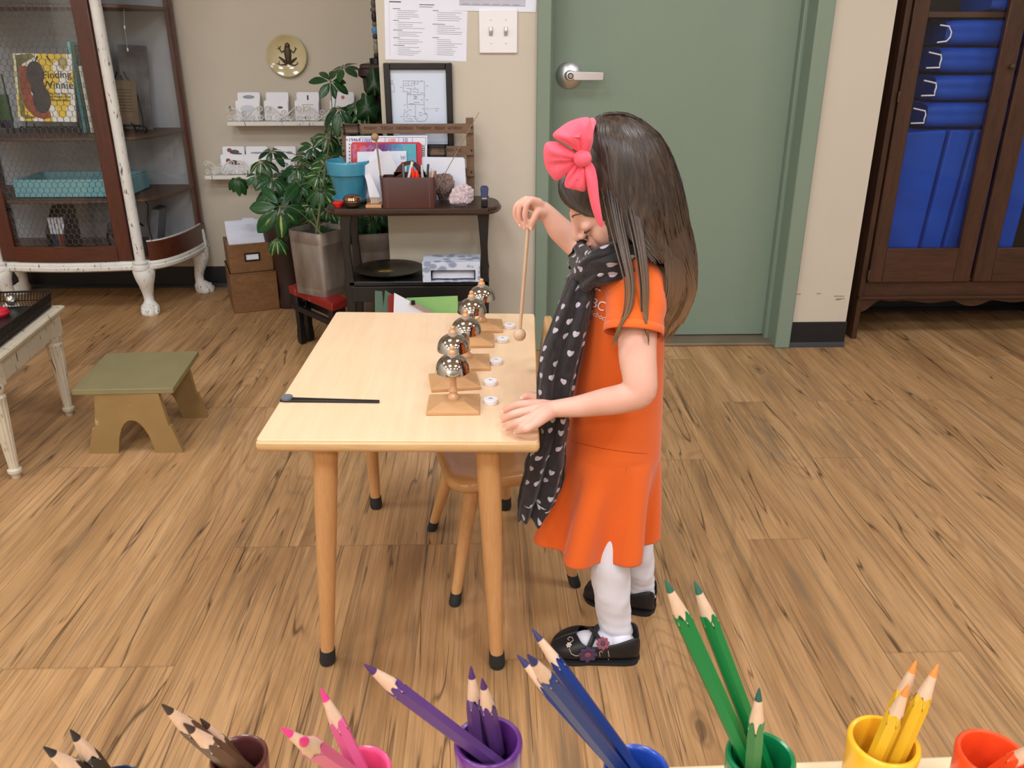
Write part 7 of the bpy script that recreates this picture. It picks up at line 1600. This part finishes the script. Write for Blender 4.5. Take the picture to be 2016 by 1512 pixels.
# logo lettering (white print on the chest)
def on_dress(txt, px, py, sizepx, rot, name, wx=1.0):
    vs, fs = text_mesh(txt, 1.0, 0.0); m_ = MB(); out = []
    for p in vs:
        x, y = p.x*sizepx*wx, -p.y*sizepx; X_, Y_ = x*math.cos(rot)-y*math.sin(rot), x*math.sin(rot)+y*math.cos(rot)
        h, _ = hit(px+X_, py+Y_, DBV, 0.0036); out.append(h if h is not None else None)
    ok = [i for i, h in enumerate(out) if h is not None]; mp = {i: k for k, i in enumerate(ok)}
    m_.add([out[i] for i in ok], [tuple(mp[i] for i in f) for f in fs if all(i in mp for i in f)])
    if ok: m_.build(name, plain('white_print', srgb(242, 236, 232), 0.6), dro, smooth=0)
on_dress('BC', 1181, 600, 27, 0.36, 'logo_lettering', 0.85); on_dress('Schoo', 1181, 621, 14, 0.40, 'logo_lettering', 0.9)
m_ = MB(); q = [hit(px, py, DBV, 0.003)[0] for px, py in ((1184, 572), (1178, 568), (1172, 572), (1168, 581), (1166, 592), (1168, 602))]
if all(q): m_.tube(q, 0.0015, 6); m_.build('logo_swash', plain('white_print2', srgb(242, 236, 232), 0.6), dro)
# ------------------------------------------------------------------ leggings
def legg(pts, nm):
    n_ = 90; m_ = MB(); q = spline([tuple(W(a, b, c))+(r_,) for a, b, c, r_ in pts], n_); path = [Vector(a[:3]) for a in q]; rings = []
    for i, p in enumerate(path):
        d = (path[min(i+1, n_-1)]-path[max(i-1, 0)]).normalized(); u_ = Vector((1, 0, 0)); u_ = (u_-d*u_.dot(d)).normalized(); w_ = d.cross(u_); r_ = float(q[i][3]); rr = []; t_ = i/n_; k_ = max(0, (t_-0.45)/0.55)
        for k in range(48):
            a = 2*math.pi*k/48
            wr2 = 0.0022*k_*math.sin(t_*58+2.6*math.sin(a+t_*5)+1.7*math.sin(2*a))*(0.5+0.5*math.sin(a*1.0+t_*23))+0.0012*math.sin(t_*31-2*a+2*math.sin(a*2+3))+0.0009*k_*math.sin(t_*97+3*a)
            rr.append(p+(u_*math.cos(a)+w_*math.sin(a))*(r_+wr2))
        rings.append(rr)
    m_.loft(rings); return m_.build(nm, M['leggings'], child, smooth=80)
legg([(1204, 930, 1.335, 0.040), (1202, 1010, 1.318, 0.037), (1201, 1085, 1.303, 0.0365), (1202, 1130, 1.299, 0.0362), (1205, 1170, 1.299, 0.0345), (1209, 1215, 1.301, 0.0315), (1213, 1245, 1.303, 0.0315), (1214, 1262, 1.304, 0.0300)], 'legging')
legg([(1230, 930, 1.400, 0.040), (1244, 1010, 1.412, 0.036), (1254, 1075, 1.422, 0.0325), (1258, 1110, 1.425, 0.0305), (1260, 1140, 1.428, 0.0285), (1262, 1165, 1.431, 0.0280), (1263, 1176, 1.432, 0.0275)], 'legging')
# ------------------------------------------------------------------ shoes
def shoe(heel, toe, nm):
    heel, toe = Vector(heel), Vector(toe); ax = (toe-heel); L = ax.length; ax.normalize(); sd = Vector((-ax.y, ax.x, 0)); up = Vector((0, 0, 1)); rings = []
    prof = [(0.0, 0.010, 0.042, 0.66), (0.02, 0.021, 0.056, 0.72), (0.07, 0.028, 0.060, 0.74), (0.16, 0.0310, 0.058, 0.71), (0.30, 0.0315, 0.052, 0.66), (0.45, 0.0315, 0.048, 0.63), (0.58, 0.0320, 0.044, 0.66), (0.66, 0.0340, 0.0435, 0.78), (0.72, 0.0350, 0.042, 1.0), (0.80, 0.0345, 0.037, 1.0), (0.89, 0.0300, 0.030, 1.0), (0.96, 0.0205, 0.022, 1.0), (1.0, 0.008, 0.013, 1.0)]
    pr = spline(prof, 40)
    for x, w_, h_, P_ in pr:
        P_ = min(P_, 1.0); rr = []
        for k in range(33):
            t_ = (k/32*2-1)*math.pi*P_; sx = math.sin(t_); cz = -math.cos(t_); e = 0.72
            rr.append(heel+ax*(L*x)+sd*(w_*math.copysign(abs(sx)**e, sx))+up*(0.006+h_*(0.5+0.5*math.copysign(abs(cz)**e, cz))))
        rings.append(rr)
    m_ = MB(); m_.loft(rings, cap=False, closed=False); so = m_.build(nm, plain('black_leather', srgb(22, 22, 26), 0.5, bump=0.1, bs=200), child, smooth=70, solid=0.0024)
    m_ = MB(); out = []
    for side in (1, -1):
        seq = pr if side > 0 else pr[::-1]
        for x, w_, h_, P_ in seq: out.append(heel+ax*(L*x+(0.002 if x > 0.5 else -0.002)*(1 if x in (pr[0][0], pr[-1][0]) else 0))+sd*side*(w_+0.0015))
    m_.prism(out, (0, 0, 0.008)); m_.build('sole', plain('shoe_sole', srgb(26, 26, 30), 0.7), so, smooth=50)
    m_ = MB()
    m_.ell(heel+ax*(L*0.50)+up*0.029, (0.052, 0.027, 0.021), 24, 14, R=Matrix((ax, sd, up)).transposed()); m_.ell(heel+ax*(L*0.22)+up*0.030, (0.026, 0.0250, 0.022), 20, 12, R=Matrix((ax, sd, up)).transposed())
    m_.build('sock', M['leggings'], child, smooth=60)
    return so, heel, ax, sd, L
hN, tN = PZ(1256, 1290, 0), PZ(1085, 1285, 0); sN = shoe(hN, tN, 'shoe')
hF, tF = PZ(1288, 1200, 0), PZ(1152, 1170, 0); shoe(hF, tF, 'shoe')
SB = bvh_of(sN[0]); so = sN[0]
def P_(px, py, off=0.0015, fallback=None):
    h, n_ = hit(px, py, SB, off)
    if h is None or h.y > 1.31: h = W(px, py, 1.262)
    return h
up = Vector((0, 0, 1)); _, heel, ax, sd, L = sN
if sd.y > 0: sdn = -sd
else: sdn = sd
m_ = MB(); STM = plain('strap_leather', srgb(30, 30, 36), 0.45)
def fp(x, s_, z): return heel+ax*(L*x)+sdn*s_+up*z
m_.tube([fp(0.60, 0.031, 0.026), fp(0.565, 0.027, 0.045), fp(0.52, 0.012, 0.0545), fp(0.48, -0.010, 0.056), fp(0.44, -0.027, 0.045)], 0.0055, 10, flat=0.35); m_.tube([fp(0.40, 0.0305, 0.034), fp(0.44, 0.024, 0.048), fp(0.50, 0.010, 0.056), fp(0.56, -0.010, 0.055), fp(0.60, -0.029, 0.040)], 0.0055, 10, flat=0.35)
m_.build('crossed_straps', STM, so, smooth=60)
def flower(px, py, rpx, n, mat, cmat, nm, force=None):
    c, n_ = hit(px, py, SB, 0.003)
    if force: c = W(px, py, force); n_ = Vector((0, -1, 0.6)).normalized()
    if c is None or c.y > 1.285: c = W(px, py, 1.266); n_ = Vector((0, -1, 0.45)).normalized()
    k = (c-C0).length/FPX; R_ = rpx*k; e1 = n_.orthogonal().normalized(); e2 = n_.cross(e1); Rn = Matrix((e1, e2, n_)).transposed(); m_ = MB()
    for i in range(n): a = 2*math.pi*i/n; m_.ell(c+(e1*math.cos(a)+e2*math.sin(a))*R_*0.62, (R_*0.36, R_*0.30, 0.0012), 12, 6, R=Rn @ Matrix.Rotation(a, 3, 'Z'))
    m_.build(nm, mat, so, smooth=60); m_ = MB(); m_.ell(c+n_*0.001, (R_*0.34, R_*0.34, 0.0016), 12, 6, R=Rn); m_.build('flower_centre', cmat, so, smooth=60)
VIO = plain('violet_patch', srgb(72, 58, 92), 0.6); ROSE = plain('rose_patch', srgb(142, 72, 90), 0.6); WH = plain('white_stitch', srgb(212, 200, 190), 0.6)
flower(1157, 1287, 19, 8, VIO, ROSE, 'flower_patch'); flower(1187, 1267, 13, 8, ROSE, VIO, 'flower_patch', 1.2515); flower(1121, 1271, 6, 6, WH, WH, 'stitched_flower'); flower(1182, 1297, 6, 6, WH, WH, 'stitched_flower')
m_ = MB()
for pts_ in ([(1121, 1277), (1125, 1286), (1133, 1290), (1142, 1289)], [(1123, 1266), (1129, 1262), (1128, 1257), (1122, 1255), (1118, 1259), (1121, 1262)], [(1181, 1291), (1180, 1283), (1184, 1280), (1186, 1284)], [(1197, 1280), (1199, 1290), (1197, 1305)]):
    m_.tube([P_(*q, 0.0018) for q in pts_], 0.0006, 6)
m_.build('stitched_curls', WH, so, smooth=60)
# ------------------------------------------------------------------ scarf
t = NT('heart_scarf'); tc = t.node('ShaderNodeTexCoord'); mp = t.node('ShaderNodeMapping'); t.l(tc.outputs['UV'], mp.inputs[0]); mp.inputs['Scale'].default_value = (40, 40, 1)
vo = t.node('ShaderNodeTexVoronoi', voronoi_dimensions='2D', feature='F1'); vo.inputs['Scale'].default_value = 1.0; vo.inputs['Randomness'].default_value = 0.45; t.l(mp.outputs[0], vo.inputs['Vector'])
sb_ = t.node('ShaderNodeVectorMath', operation='SUBTRACT'); t.l(mp.outputs[0], sb_.inputs[0]); t.l(vo.outputs['Position'], sb_.inputs[1]); sx = t.node('ShaderNodeSeparateXYZ'); t.l(sb_.outputs[0], sx.inputs[0])
hx = t.math('MULTIPLY', sx.outputs[0], 5.4); hy = t.math('ADD', t.math('MULTIPLY', sx.outputs[1], 5.4), 0.1)
x2 = t.math('MULTIPLY', hx, hx); y2 = t.math('MULTIPLY', hy, hy); q = t.math('SUBTRACT', t.math('ADD', x2, y2), 1.0); q3 = t.math('MULTIPLY', t.math('MULTIPLY', q, q), q)
hv = t.math('SUBTRACT', q3, t.math('MULTIPLY', x2, t.math('MULTIPLY', y2, hy))); sc_ = t.node('ShaderNodeSeparateColor'); t.l(vo.outputs['Color'], sc_.inputs[0]); mask = t.math('MULTIPLY', t.math('LESS_THAN', hv, 0.0), t.math('GREATER_THAN', sc_.outputs[0], 0.22))
nz = t.noise(t.coords(), 90, 3); base_ = t.ramp(nz, [(0.3, srgb(24, 19, 22)), (0.7, srgb(40, 33, 38))])
t.base(t.mix(mask, base_, srgb(186, 180, 192))); t.bump(t.noise(t.coords(scale=(60, 60, 14)), 4, 3), 0.5, 0.004); SCM = t.prop(0.85, 0, sheen=0.2)
def scarf_loft(rings, nm):
    """rings of equal length open columns; uv in metres"""
    n = len(rings[0]); vs = [p for r in rings for p in r]; fs = []; uvs = []; v = 0
    for i, r in enumerate(rings):
        if i: v += sum((r[j]-rings[i-1][j]).length for j in range(0, n, 6))/len(range(0, n, 6))
        u = 0
        for j in range(n):
            if j: u += (r[j]-r[j-1]).length
            uvs.append((u, -v))
    for i in range(len(rings)-1):
        for j in range(n-1): fs.append((i*n+j, i*n+j+1, (i+1)*n+j+1, (i+1)*n+j))
    me = bpy.data.meshes.new(nm); inv = ROOT[child.name].inverted(); me.from_pydata([tuple(inv @ p) for p in vs], [], fs); me.materials.append(SCM)
    ul = me.uv_layers.new(name='UVMap')
    for lp in me.loops: ul.data[lp.index].uv = uvs[lp.vertex_index]
    me.polygons.foreach_set('use_smooth', [True]*len(me.polygons)); return me
def add_scarf(mes, nm):
    bm = bmesh.new()
    for me in mes: bm.from_mesh(me)
    out = bpy.data.meshes.new(nm); bm.to_mesh(out); bm.free(); out.materials.append(SCM)
    o = bpy.data.objects.new(nm, out); COL.objects.link(o); o.parent = child; ROOT[o.name] = ROOT[child.name]; s_ = o.modifiers.new('solid', 'SOLIDIFY'); s_.thickness = 0.0016; return o
def fold_tube(path, wd, dp, kf=5, amp=0.22, n=72, ph=0.0, closed=False, updir=(0, 0, 1)):
    q = spline([tuple(p)+(a, b) for p, a, b in zip(path, wd, dp)], len(path)*7); P = [Vector(a[:3]) for a in q]; rings = []
    for i, p in enumerate(P):
        d = (P[min(i+1, len(P)-1)]-P[max(i-1, 0)]).normalized(); u_ = Vector(updir); u_ = (u_-d*u_.dot(d)).normalized(); w_ = d.cross(u_); a_, b_ = float(q[i][3]), float(q[i][4]); rr = []
        for k in range(n+1):
            th = 2*math.pi*k/n; f_ = 1+amp*math.sin(kf*th+ph+0.22*i)+amp*0.5*math.sin((kf*2+1)*th-0.13*i)
            rr.append(p+u_*(math.cos(th)*a_*(1+0.25*(f_-1)))+w_*(math.sin(th)*b_*f_))
        rings.append(rr)
    return rings
n1_ = [W(1146, 505, 1.375), W(1160, 528, 1.315), W(1196, 524, 1.272), W(1240, 508, 1.290), W(1268, 498, 1.350), W(1262, 488, 1.420), W(1215, 482, 1.450), W(1168, 486, 1.430), W(1146, 503, 1.385)]
wrap1 = scarf_loft(fold_tube(n1_, [0.026, 0.028, 0.026, 0.024, 0.024, 0.024, 0.024, 0.025, 0.026], [0.020]*9, 4, 0.2), 'w')
n2_ = [W(1138, 548, 1.350), W(1156, 540, 1.302), W(1186, 512, 1.275), W(1222, 494, 1.288), W(1252, 486, 1.345), W(1230, 476, 1.41), W(1186, 482, 1.425), W(1154, 500, 1.400), W(1140, 528, 1.372)]
wrap2 = scarf_loft(fold_tube(n2_, [0.026, 0.026, 0.023, 0.019, 0.016, 0.016, 0.017, 0.020, 0.024], [0.017]*9, 4, 0.22, ph=1.3), 'w')
def tail(rows, nm, n=84, kf=5, ph=0.0, b0=0.015, ruff=True):
    q = spline(rows, len(rows)*6); rings = []
    for i, (l, r_, p, y, b) in enumerate(q):
        a, c2 = W(l, p, y), W(r_, p, y); c = (a+c2)/2; rx = (c2.x-a.x)/2; t_ = i/(len(q)-1); rr = []
        for k in range(n+1):
            th = 2*math.pi*k/n; amp = 0.30+0.16*t_; f_ = 1+amp*math.sin(kf*th+ph+0.5*math.sin(t_*7))+0.12*math.sin(11*th+t_*12)
            wb = 1+(0.035*math.sin(t_*46+2*th)+0.03*math.sin(t_*71))*max(0, t_-0.45)*2
            rr.append(Vector((c.x+rx*math.cos(th)*wb*(1+0.02*math.sin(9*th+i*0.4)), c.y+b*math.sin(th)*f_, c.z+(0.005*math.sin(3*th+1)+0.004*math.sin(7*th))*(1 if t_ > 0.9 else 0.2))))
        rings.append(rr)
    return scarf_loft(rings, nm)
tA = tail([(1122, 1172, 545, 1.325, 0.016), (1104, 1166, 590, 1.305, 0.018), (1086, 1157, 640, 1.290, 0.018), (1068, 1146, 690, 1.280, 0.018), (1060, 1135, 740, 1.276, 0.018), (1058, 1124, 800, 1.276, 0.018), (1056, 1114, 860, 1.278, 0.018), (1040, 1110, 900, 1.280, 0.020), (1030, 1104, 940, 1.284, 0.022), (1021, 1092, 985, 1.288, 0.022), (1022, 1070, 1018, 1.290, 0.020)], 't')
tB = tail([(1130, 1176, 550, 1.345, 0.012), (1112, 1164, 610, 1.325, 0.013), (1092, 1146, 680, 1.312, 0.013), (1078, 1128, 760, 1.308, 0.013), (1070, 1116, 840, 1.308, 0.013), (1062, 1112, 900, 1.308, 0.014), (1054, 1108, 945, 1.310, 0.014), (1050, 1090, 985, 1.310, 0.014)], 't', kf=4, ph=2)
add_scarf([wrap1, wrap2, tA, tB], 'scarf')
# ------------------------------------------------------------------ hair
t = NT('brown_hair'); co = t.coords(); s_ = t.node('ShaderNodeSeparateXYZ'); t.l(co, s_.inputs[0])
nz = t.noise(t.coords(scale=(60, 60, 5)), 2.5, 4, 0.6); g_ = t.math('ADD', s_.outputs[2], t.math('MULTIPLY', t.math('SUBTRACT', nz, 0.5), 0.10))
colr = t.ramp(g_, [(0.60, srgb(176, 138, 98)), (0.69, srgb(128, 98, 70)), (0.78, srgb(76, 57, 44)), (0.87, srgb(48, 37, 31))])
t.base(t.mix(t.ramp(nz, [(0.45, 0.0), (0.75, 0.35)]), colr, srgb(128, 102, 80))); M['hair'] = t.prop(0.36, 0, spec=0.5)
LV = [(221, 1198, 1232, 0.006), (232, 1172, 1262, 0.030), (262, 1162, 1296, 0.058), (300, 1166, 1320, 0.074), (350, 1172, 1338, 0.082), (400, 1182, 1348, 0.088), (440, 1190, 1356, 0.094), (480, 1202, 1364, 0.104), (520, 1214, 1370, 0.116), (560, 1218, 1372, 0.128), (600, 1218, 1362, 0.136), (640, 1212, 1338, 0.138), (675, 1205, 1318, 0.138)]
def hp_(u, lev, side, depth=1.0, jit=0.0):
    lev += 1; k = max(0, min(int(lev), len(LV)-2)); f_ = lev-k; a, b = LV[k], LV[k+1]; lev -= 1
    p, l, r_, am = (lerp(a[i], b[i], f_) for i in range(4))
    x = lerp(l, r_, u); am2 = am*(1.0 if u < 0.45 else lerp(1.0, 0.60, (u-0.45)/0.55)) if lev > 5 else am
    am2 *= ((max(0.0, 1-abs(2*u-1)**3.2))**(1/3.2) if u < 0.5 and side < 0 else (max(0.0, 1-(2*u-1)**2))**0.5)*0.85+0.15*(1-abs(2*u-1))
    return W(x+jit, p, YM_+side*am2*depth)
hr = MB(); rg = random.Random(21)
# inner mass
rings = []
for lev in (-0.85, -0.4, 0.1, 0.6, 1, 2, 3, 4, 5, 6, 7, 8, 9, 9.6):
    k = min(int(lev+1), len(LV)-2); f_ = lev+1-k; a, b = LV[k], LV[k+1]; p, l, r_, am = (lerp(a[i], b[i], f_) for i in range(4))
    if lev > 6: l = lerp(l+8, 1312, min(1, (lev-6)/1.2)); am = lerp(am, 0.055, min(1, (lev-6)/1.2))
    a_, b_ = W(l+4, p, YM_), W(r_-5, p, YM_); c = (a_+b_)/2; rx = (b_.x-a_.x)/2; am *= 0.78
    rings.append([Vector((c.x+rx*math.cos(2*math.pi*i/36), c.y+am*math.sin(2*math.pi*i/36), c.z)) for i in range(36)])
hr.loft(rings)
def lock(pts, r0, n=16, seg=5):
    q = spline([tuple(p) for p in pts], n); rad = [r0*(0.15+0.85*math.sin(min(1, i/(n-1)*3.0)*math.pi/2))*(1-0.86*max(0, (i/(n-1)-0.55)/0.45)**1.3) for i in range(n)]
    hr.tube([tuple(a) for a in q], rad, seg, flat=0.55)
def hair_set(side, cnt, umax=1.0):
    for j in range(cnt):
        u = rg.random()*umax
        if side < 0:
            if u < 0.10: end = rg.uniform(9.6, 11.0)
            elif u < 0.20: end = rg.uniform(6.5, 8.2)
            elif u < 0.60: end = rg.uniform(5.8, 7.0)
            elif u < 0.72: end = rg.uniform(7.5, 9.5)
            else: end = rg.uniform(9.2, 11.0)
        else: end = rg.uniform(7.5, 10.5) if u > 0.5 else rg.uniform(5.5, 7.0)
        st = rg.uniform(-0.95, 0.1); wob = rg.uniform(-6, 6); ph = rg.uniform(0, 6); pts = []; n = 9
        for i in range(n):
            lv_ = lerp(st, end, i/(n-1)); du = 0.025*math.sin(ph+lv_*0.55)
            uu_ = min(0.995, max(0.005, u+du))
            if side < 0 and 0.2 < u < 0.62 and lv_ > 5.2: uu_ = min(0.995, uu_+(lv_-5.2)*0.14)
            pts.append(hp_(uu_, lv_, side, rg.uniform(0.94, 1.01) if i == 0 else 1.0+0.012*math.sin(ph*3+i), 2.5*math.sin(ph*2+i*0.8)))
        lock(pts, rg.uniform(0.0017, 0.0034))
hair_set(-1, 900); hair_set(1, 300); hair_set(-1, 220, 0.16)
# two thin strands over the sleeve
for (seq, cnt, sp_) in (([(1196, 340, 1.310), (1212, 430, 1.276), (1228, 500, 1.245), (1240, 560, 1.225), (1236, 610, 1.212), (1222, 650, 1.205), (1206, 685, 1.203)], 26, 8), ([(1230, 340, 1.310), (1248, 420, 1.276), (1262, 490, 1.245), (1270, 560, 1.222), (1270, 610, 1.210), (1273, 650, 1.203), (1277, 682, 1.200)], 20, 6),
                        ([(1330, 470, 1.31), (1352, 540, 1.31), (1358, 580, 1.31), (1342, 620, 1.31), (1318, 650, 1.31), (1306, 668, 1.31)], 36, 14)):
    for j in range(cnt):
        o_ = rg.gauss(0, 0.5); oy = rg.uniform(-0.004, 0.004); lock([W(a+sp_*o_*(1.7-0.24*i), b-(rg.uniform(0, 18) if i >= 5 else 0), c+oy) for i, (a, b, c) in enumerate(seq)], rg.uniform(0.0014, 0.0026))
# crown sweep: hair lying over the top of the head between headband and nape
for j in range(46):
    u = rg.random(); yo = rg.uniform(-0.02, 0.02); a = [W(lerp(1164, 1176, u), lerp(262, 240, u), YM_+yo*0.9)]
    top_ = 222+38*(abs(yo)/0.06)**2*0.8; a += [W(lerp(1185, 1215, u), top_+3-4*u, YM_+yo), W(lerp(1230, 1262, u), top_+5+8*u, YM_+yo), W(lerp(1280, 1300, u), lerp(258, 282, u)+(abs(yo)/0.06)*12, YM_+yo*0.95), W(lerp(1312, 1324, u), lerp(300, 325, u), YM_+yo*0.9)]
    lock(a, rg.uniform(0.002, 0.0036), 12)
# loose flyaways
for j in range(60):
    u = rg.choice((rg.uniform(0.9, 1.0), rg.uniform(0.0, 0.06), rg.uniform(0.3, 0.7))); e = rg.uniform(9, 11.4) if u > 0.8 or u < 0.1 else rg.uniform(6, 7); ph = rg.uniform(0, 6)
    lock([hp_(min(1, max(0, u+0.02*math.sin(ph+i))), lerp(3, e, i/6) if lerp(3, e, i/6) < 10.99 else 10.99, -1, 1.03, 5*math.sin(ph+i)) for i in range(7)], 0.0007, 12, 4)
# fringe over the forehead, laid on the skin
for j in range(330):
    s_ = rg.random(); k_ = rg.uniform(-3, 3)
    seq = [(lerp(1100, 1172, s_)+k_, lerp(338, 318, s_)), (lerp(1101, 1172, s_)+k_, lerp(362, 348, s_)), (lerp(1110, 1176, s_)+k_, lerp(386, 372, s_)), (lerp(1132, 1186, s_)+k_, lerp(408, 392, s_)), (lerp(1158, 1196, s_), lerp(422, 408, s_)+k_), (1186+8*s_, 428+4*s_-k_)]
    seq = seq[:rg.choice((4, 5, 6, 6))]; pts = []
    for a, b in seq:
        h, n_ = hit(a, b, BV, 0.0046)
        if h is None or h.y > 1.45:
            for da in (4, 8, 12, 18):
                h, n_ = hit(a+da, b, BV, 0.005)
                if h is not None and h.y < 1.45: break
        if h is None or h.y > 1.45: continue
        pts.append(h)
    if len(pts) > 3:
        r_l = rg.uniform(0.0012, 0.0024); lock(pts, r_l, 10); lock([Vector((p.x, 2*YM_-0.010-p.y, p.z)) for p in pts], r_l, 10)
for j in range(240):
    b0_ = rg.uniform(-1.15, 1.15); am_ = rg.uniform(1.15, 1.32)+0.08*abs(b0_); pts = []
    for i in range(7):
        a = lerp(0.30, am_, i/6); b_l = b0_*(0.75+0.25*i/6)-0.10*math.sin(a*2)*(1 if b0_ < 0.2 else -1)
        pts.append(hl(0.005-0.0960*math.sin(a)*math.cos(b_l), 0.0738*math.sin(a)*math.sin(b_l), 0.002+0.0798*math.cos(a)))
    lock(pts, rg.uniform(0.0014, 0.0026), 10)
# scalp cap
cap = MB(); rings = []
for i in range(1, 16):
    ring_ = []
    for k in range(36):
        th = 2*math.pi*k/36; fr_ = max(0.0, -math.cos(th)); a = math.pi*i/16*lerp(0.62, 0.47, min(1, fr_*1.4)); x, y, z = math.sin(a)*math.cos(th), math.sin(a)*math.sin(th), math.cos(a)
        ring_.append(hl(0.005+x*lerp(0.0862, 0.0965, fr_), y*0.0722, 0.002+z*0.0785))
    rings.append(ring_)
hr.loft(rings)
ho = hr.build('hair', M['hair'], child, smooth=80)
# ------------------------------------------------------------------ headband and bow
def puff(outline, y, thick, knot, nm, mat, par, rows=7, crease=5, tilt=0.0):
    o_ = [W(a, b, y+tilt*((a-knot[0])/60)) for a, b in outline]; c = sum(o_, Vector())/len(o_); K = W(*knot, y); n = len(o_); sm = []
    q = spline([tuple(p) for p in o_]+[tuple(o_[0])], 48)[:-1]; P = [Vector(p) for p in q]; m_ = MB()
    for sgn in (-1, 1):
        rr = []
        for i in range(rows+1):
            f_ = 1-i/rows; ring_ = []
            for p in P:
                w_ = c+(p-c)*f_; dk = min(1.0, (w_-K).length/0.03); ang = math.atan2(w_.z-K.z, w_.x-K.x)
                ring_.append(w_+Vector((0, sgn*thick*(1-f_**2.2)**0.8*(0.45+0.55*dk)+sgn*0.0042*math.sin(ang*crease)*(1-f_**4)*1.2+sgn*0.002*math.sin(ang*crease*2.7+1)*(1-f_**4), 0)))
            rr.append(ring_)
        m_.loft(rr[:-1]+[[c+(p-c)*0.02+Vector((0, sgn*thick, 0)) for p in rr[-1]]], cap=True)
    return m_.build(nm, mat, par, smooth=80)
yb_ = 1.272
hb = MB(); hb.tube([tuple(q) for q in spline([W(1152, 330, 1.288), W(1156, 290, 1.292), W(1162, 256, 1.315), W(1168, 238, 1.348), W(1168, 239, 1.382), W(1162, 262, 1.412), W(1156, 300, 1.432), W(1152, 335, 1.436)], 40)], 0.006, 10, flat=0.5); hbo = hb.build('headband', M['pinkbow'], child, smooth=60)
puff([(1148, 306), (1118, 286), (1088, 268), (1104, 250), (1126, 237), (1158, 231), (1166, 250), (1168, 275), (1160, 302)], yb_-0.006, 0.017, (1148, 312), 'bow_loop', M['pinkbow'], hbo, crease=6, tilt=0.0)
puff([(1144, 306), (1118, 290), (1096, 279), (1074, 282), (1070, 306), (1076, 334), (1096, 356), (1120, 338), (1140, 320)], yb_, 0.017, (1148, 312), 'bow_loop', M['pinkbow'], hbo, crease=5)
puff([(1138, 320), (1122, 334), (1113, 352), (1113, 368), (1134, 374), (1152, 376), (1156, 352), (1156, 322)], yb_-0.002, 0.011, (1148, 312), 'bow_tail', M['pinkbow'], hbo, crease=7)
puff([(1150, 316), (1160, 316), (1170, 328), (1176, 352), (1180, 392), (1187, 443), (1178, 442), (1166, 414), (1158, 380), (1152, 345)], yb_-0.010, 0.006, (1148, 312), 'bow_tail', M['pinkbow'], hbo, crease=3)
m_ = MB(); m_.ell(W(1147, 312, yb_-0.012), (0.0135, 0.012, 0.012), 20, 12); m_.build('bow_knot', M['pinkbow'], hbo, smooth=60)
# ================================================================== mallet in the hand
ball = W(1023, 659, 1.498); topm = W(1042, 420, 1.494); d = (topm-ball).normalized()
r = T('bell_mallet', 'pale wooden mallet with a round head hanging from the raised hand', 'mallet', tuple(ball))
m_ = MB(); m_.tube([ball+d*0.008, ball.lerp(topm, 0.5), topm], [0.0030, 0.0032, 0.0034], 14, round_end=True); m_.build('handle', M['mallet'], r, smooth=50)
m_ = MB(); m_.ell(ball, (0.0122, 0.0122, 0.0122), 32, 20); m_.build('mallet_head', M['mallet'], r, smooth=80)
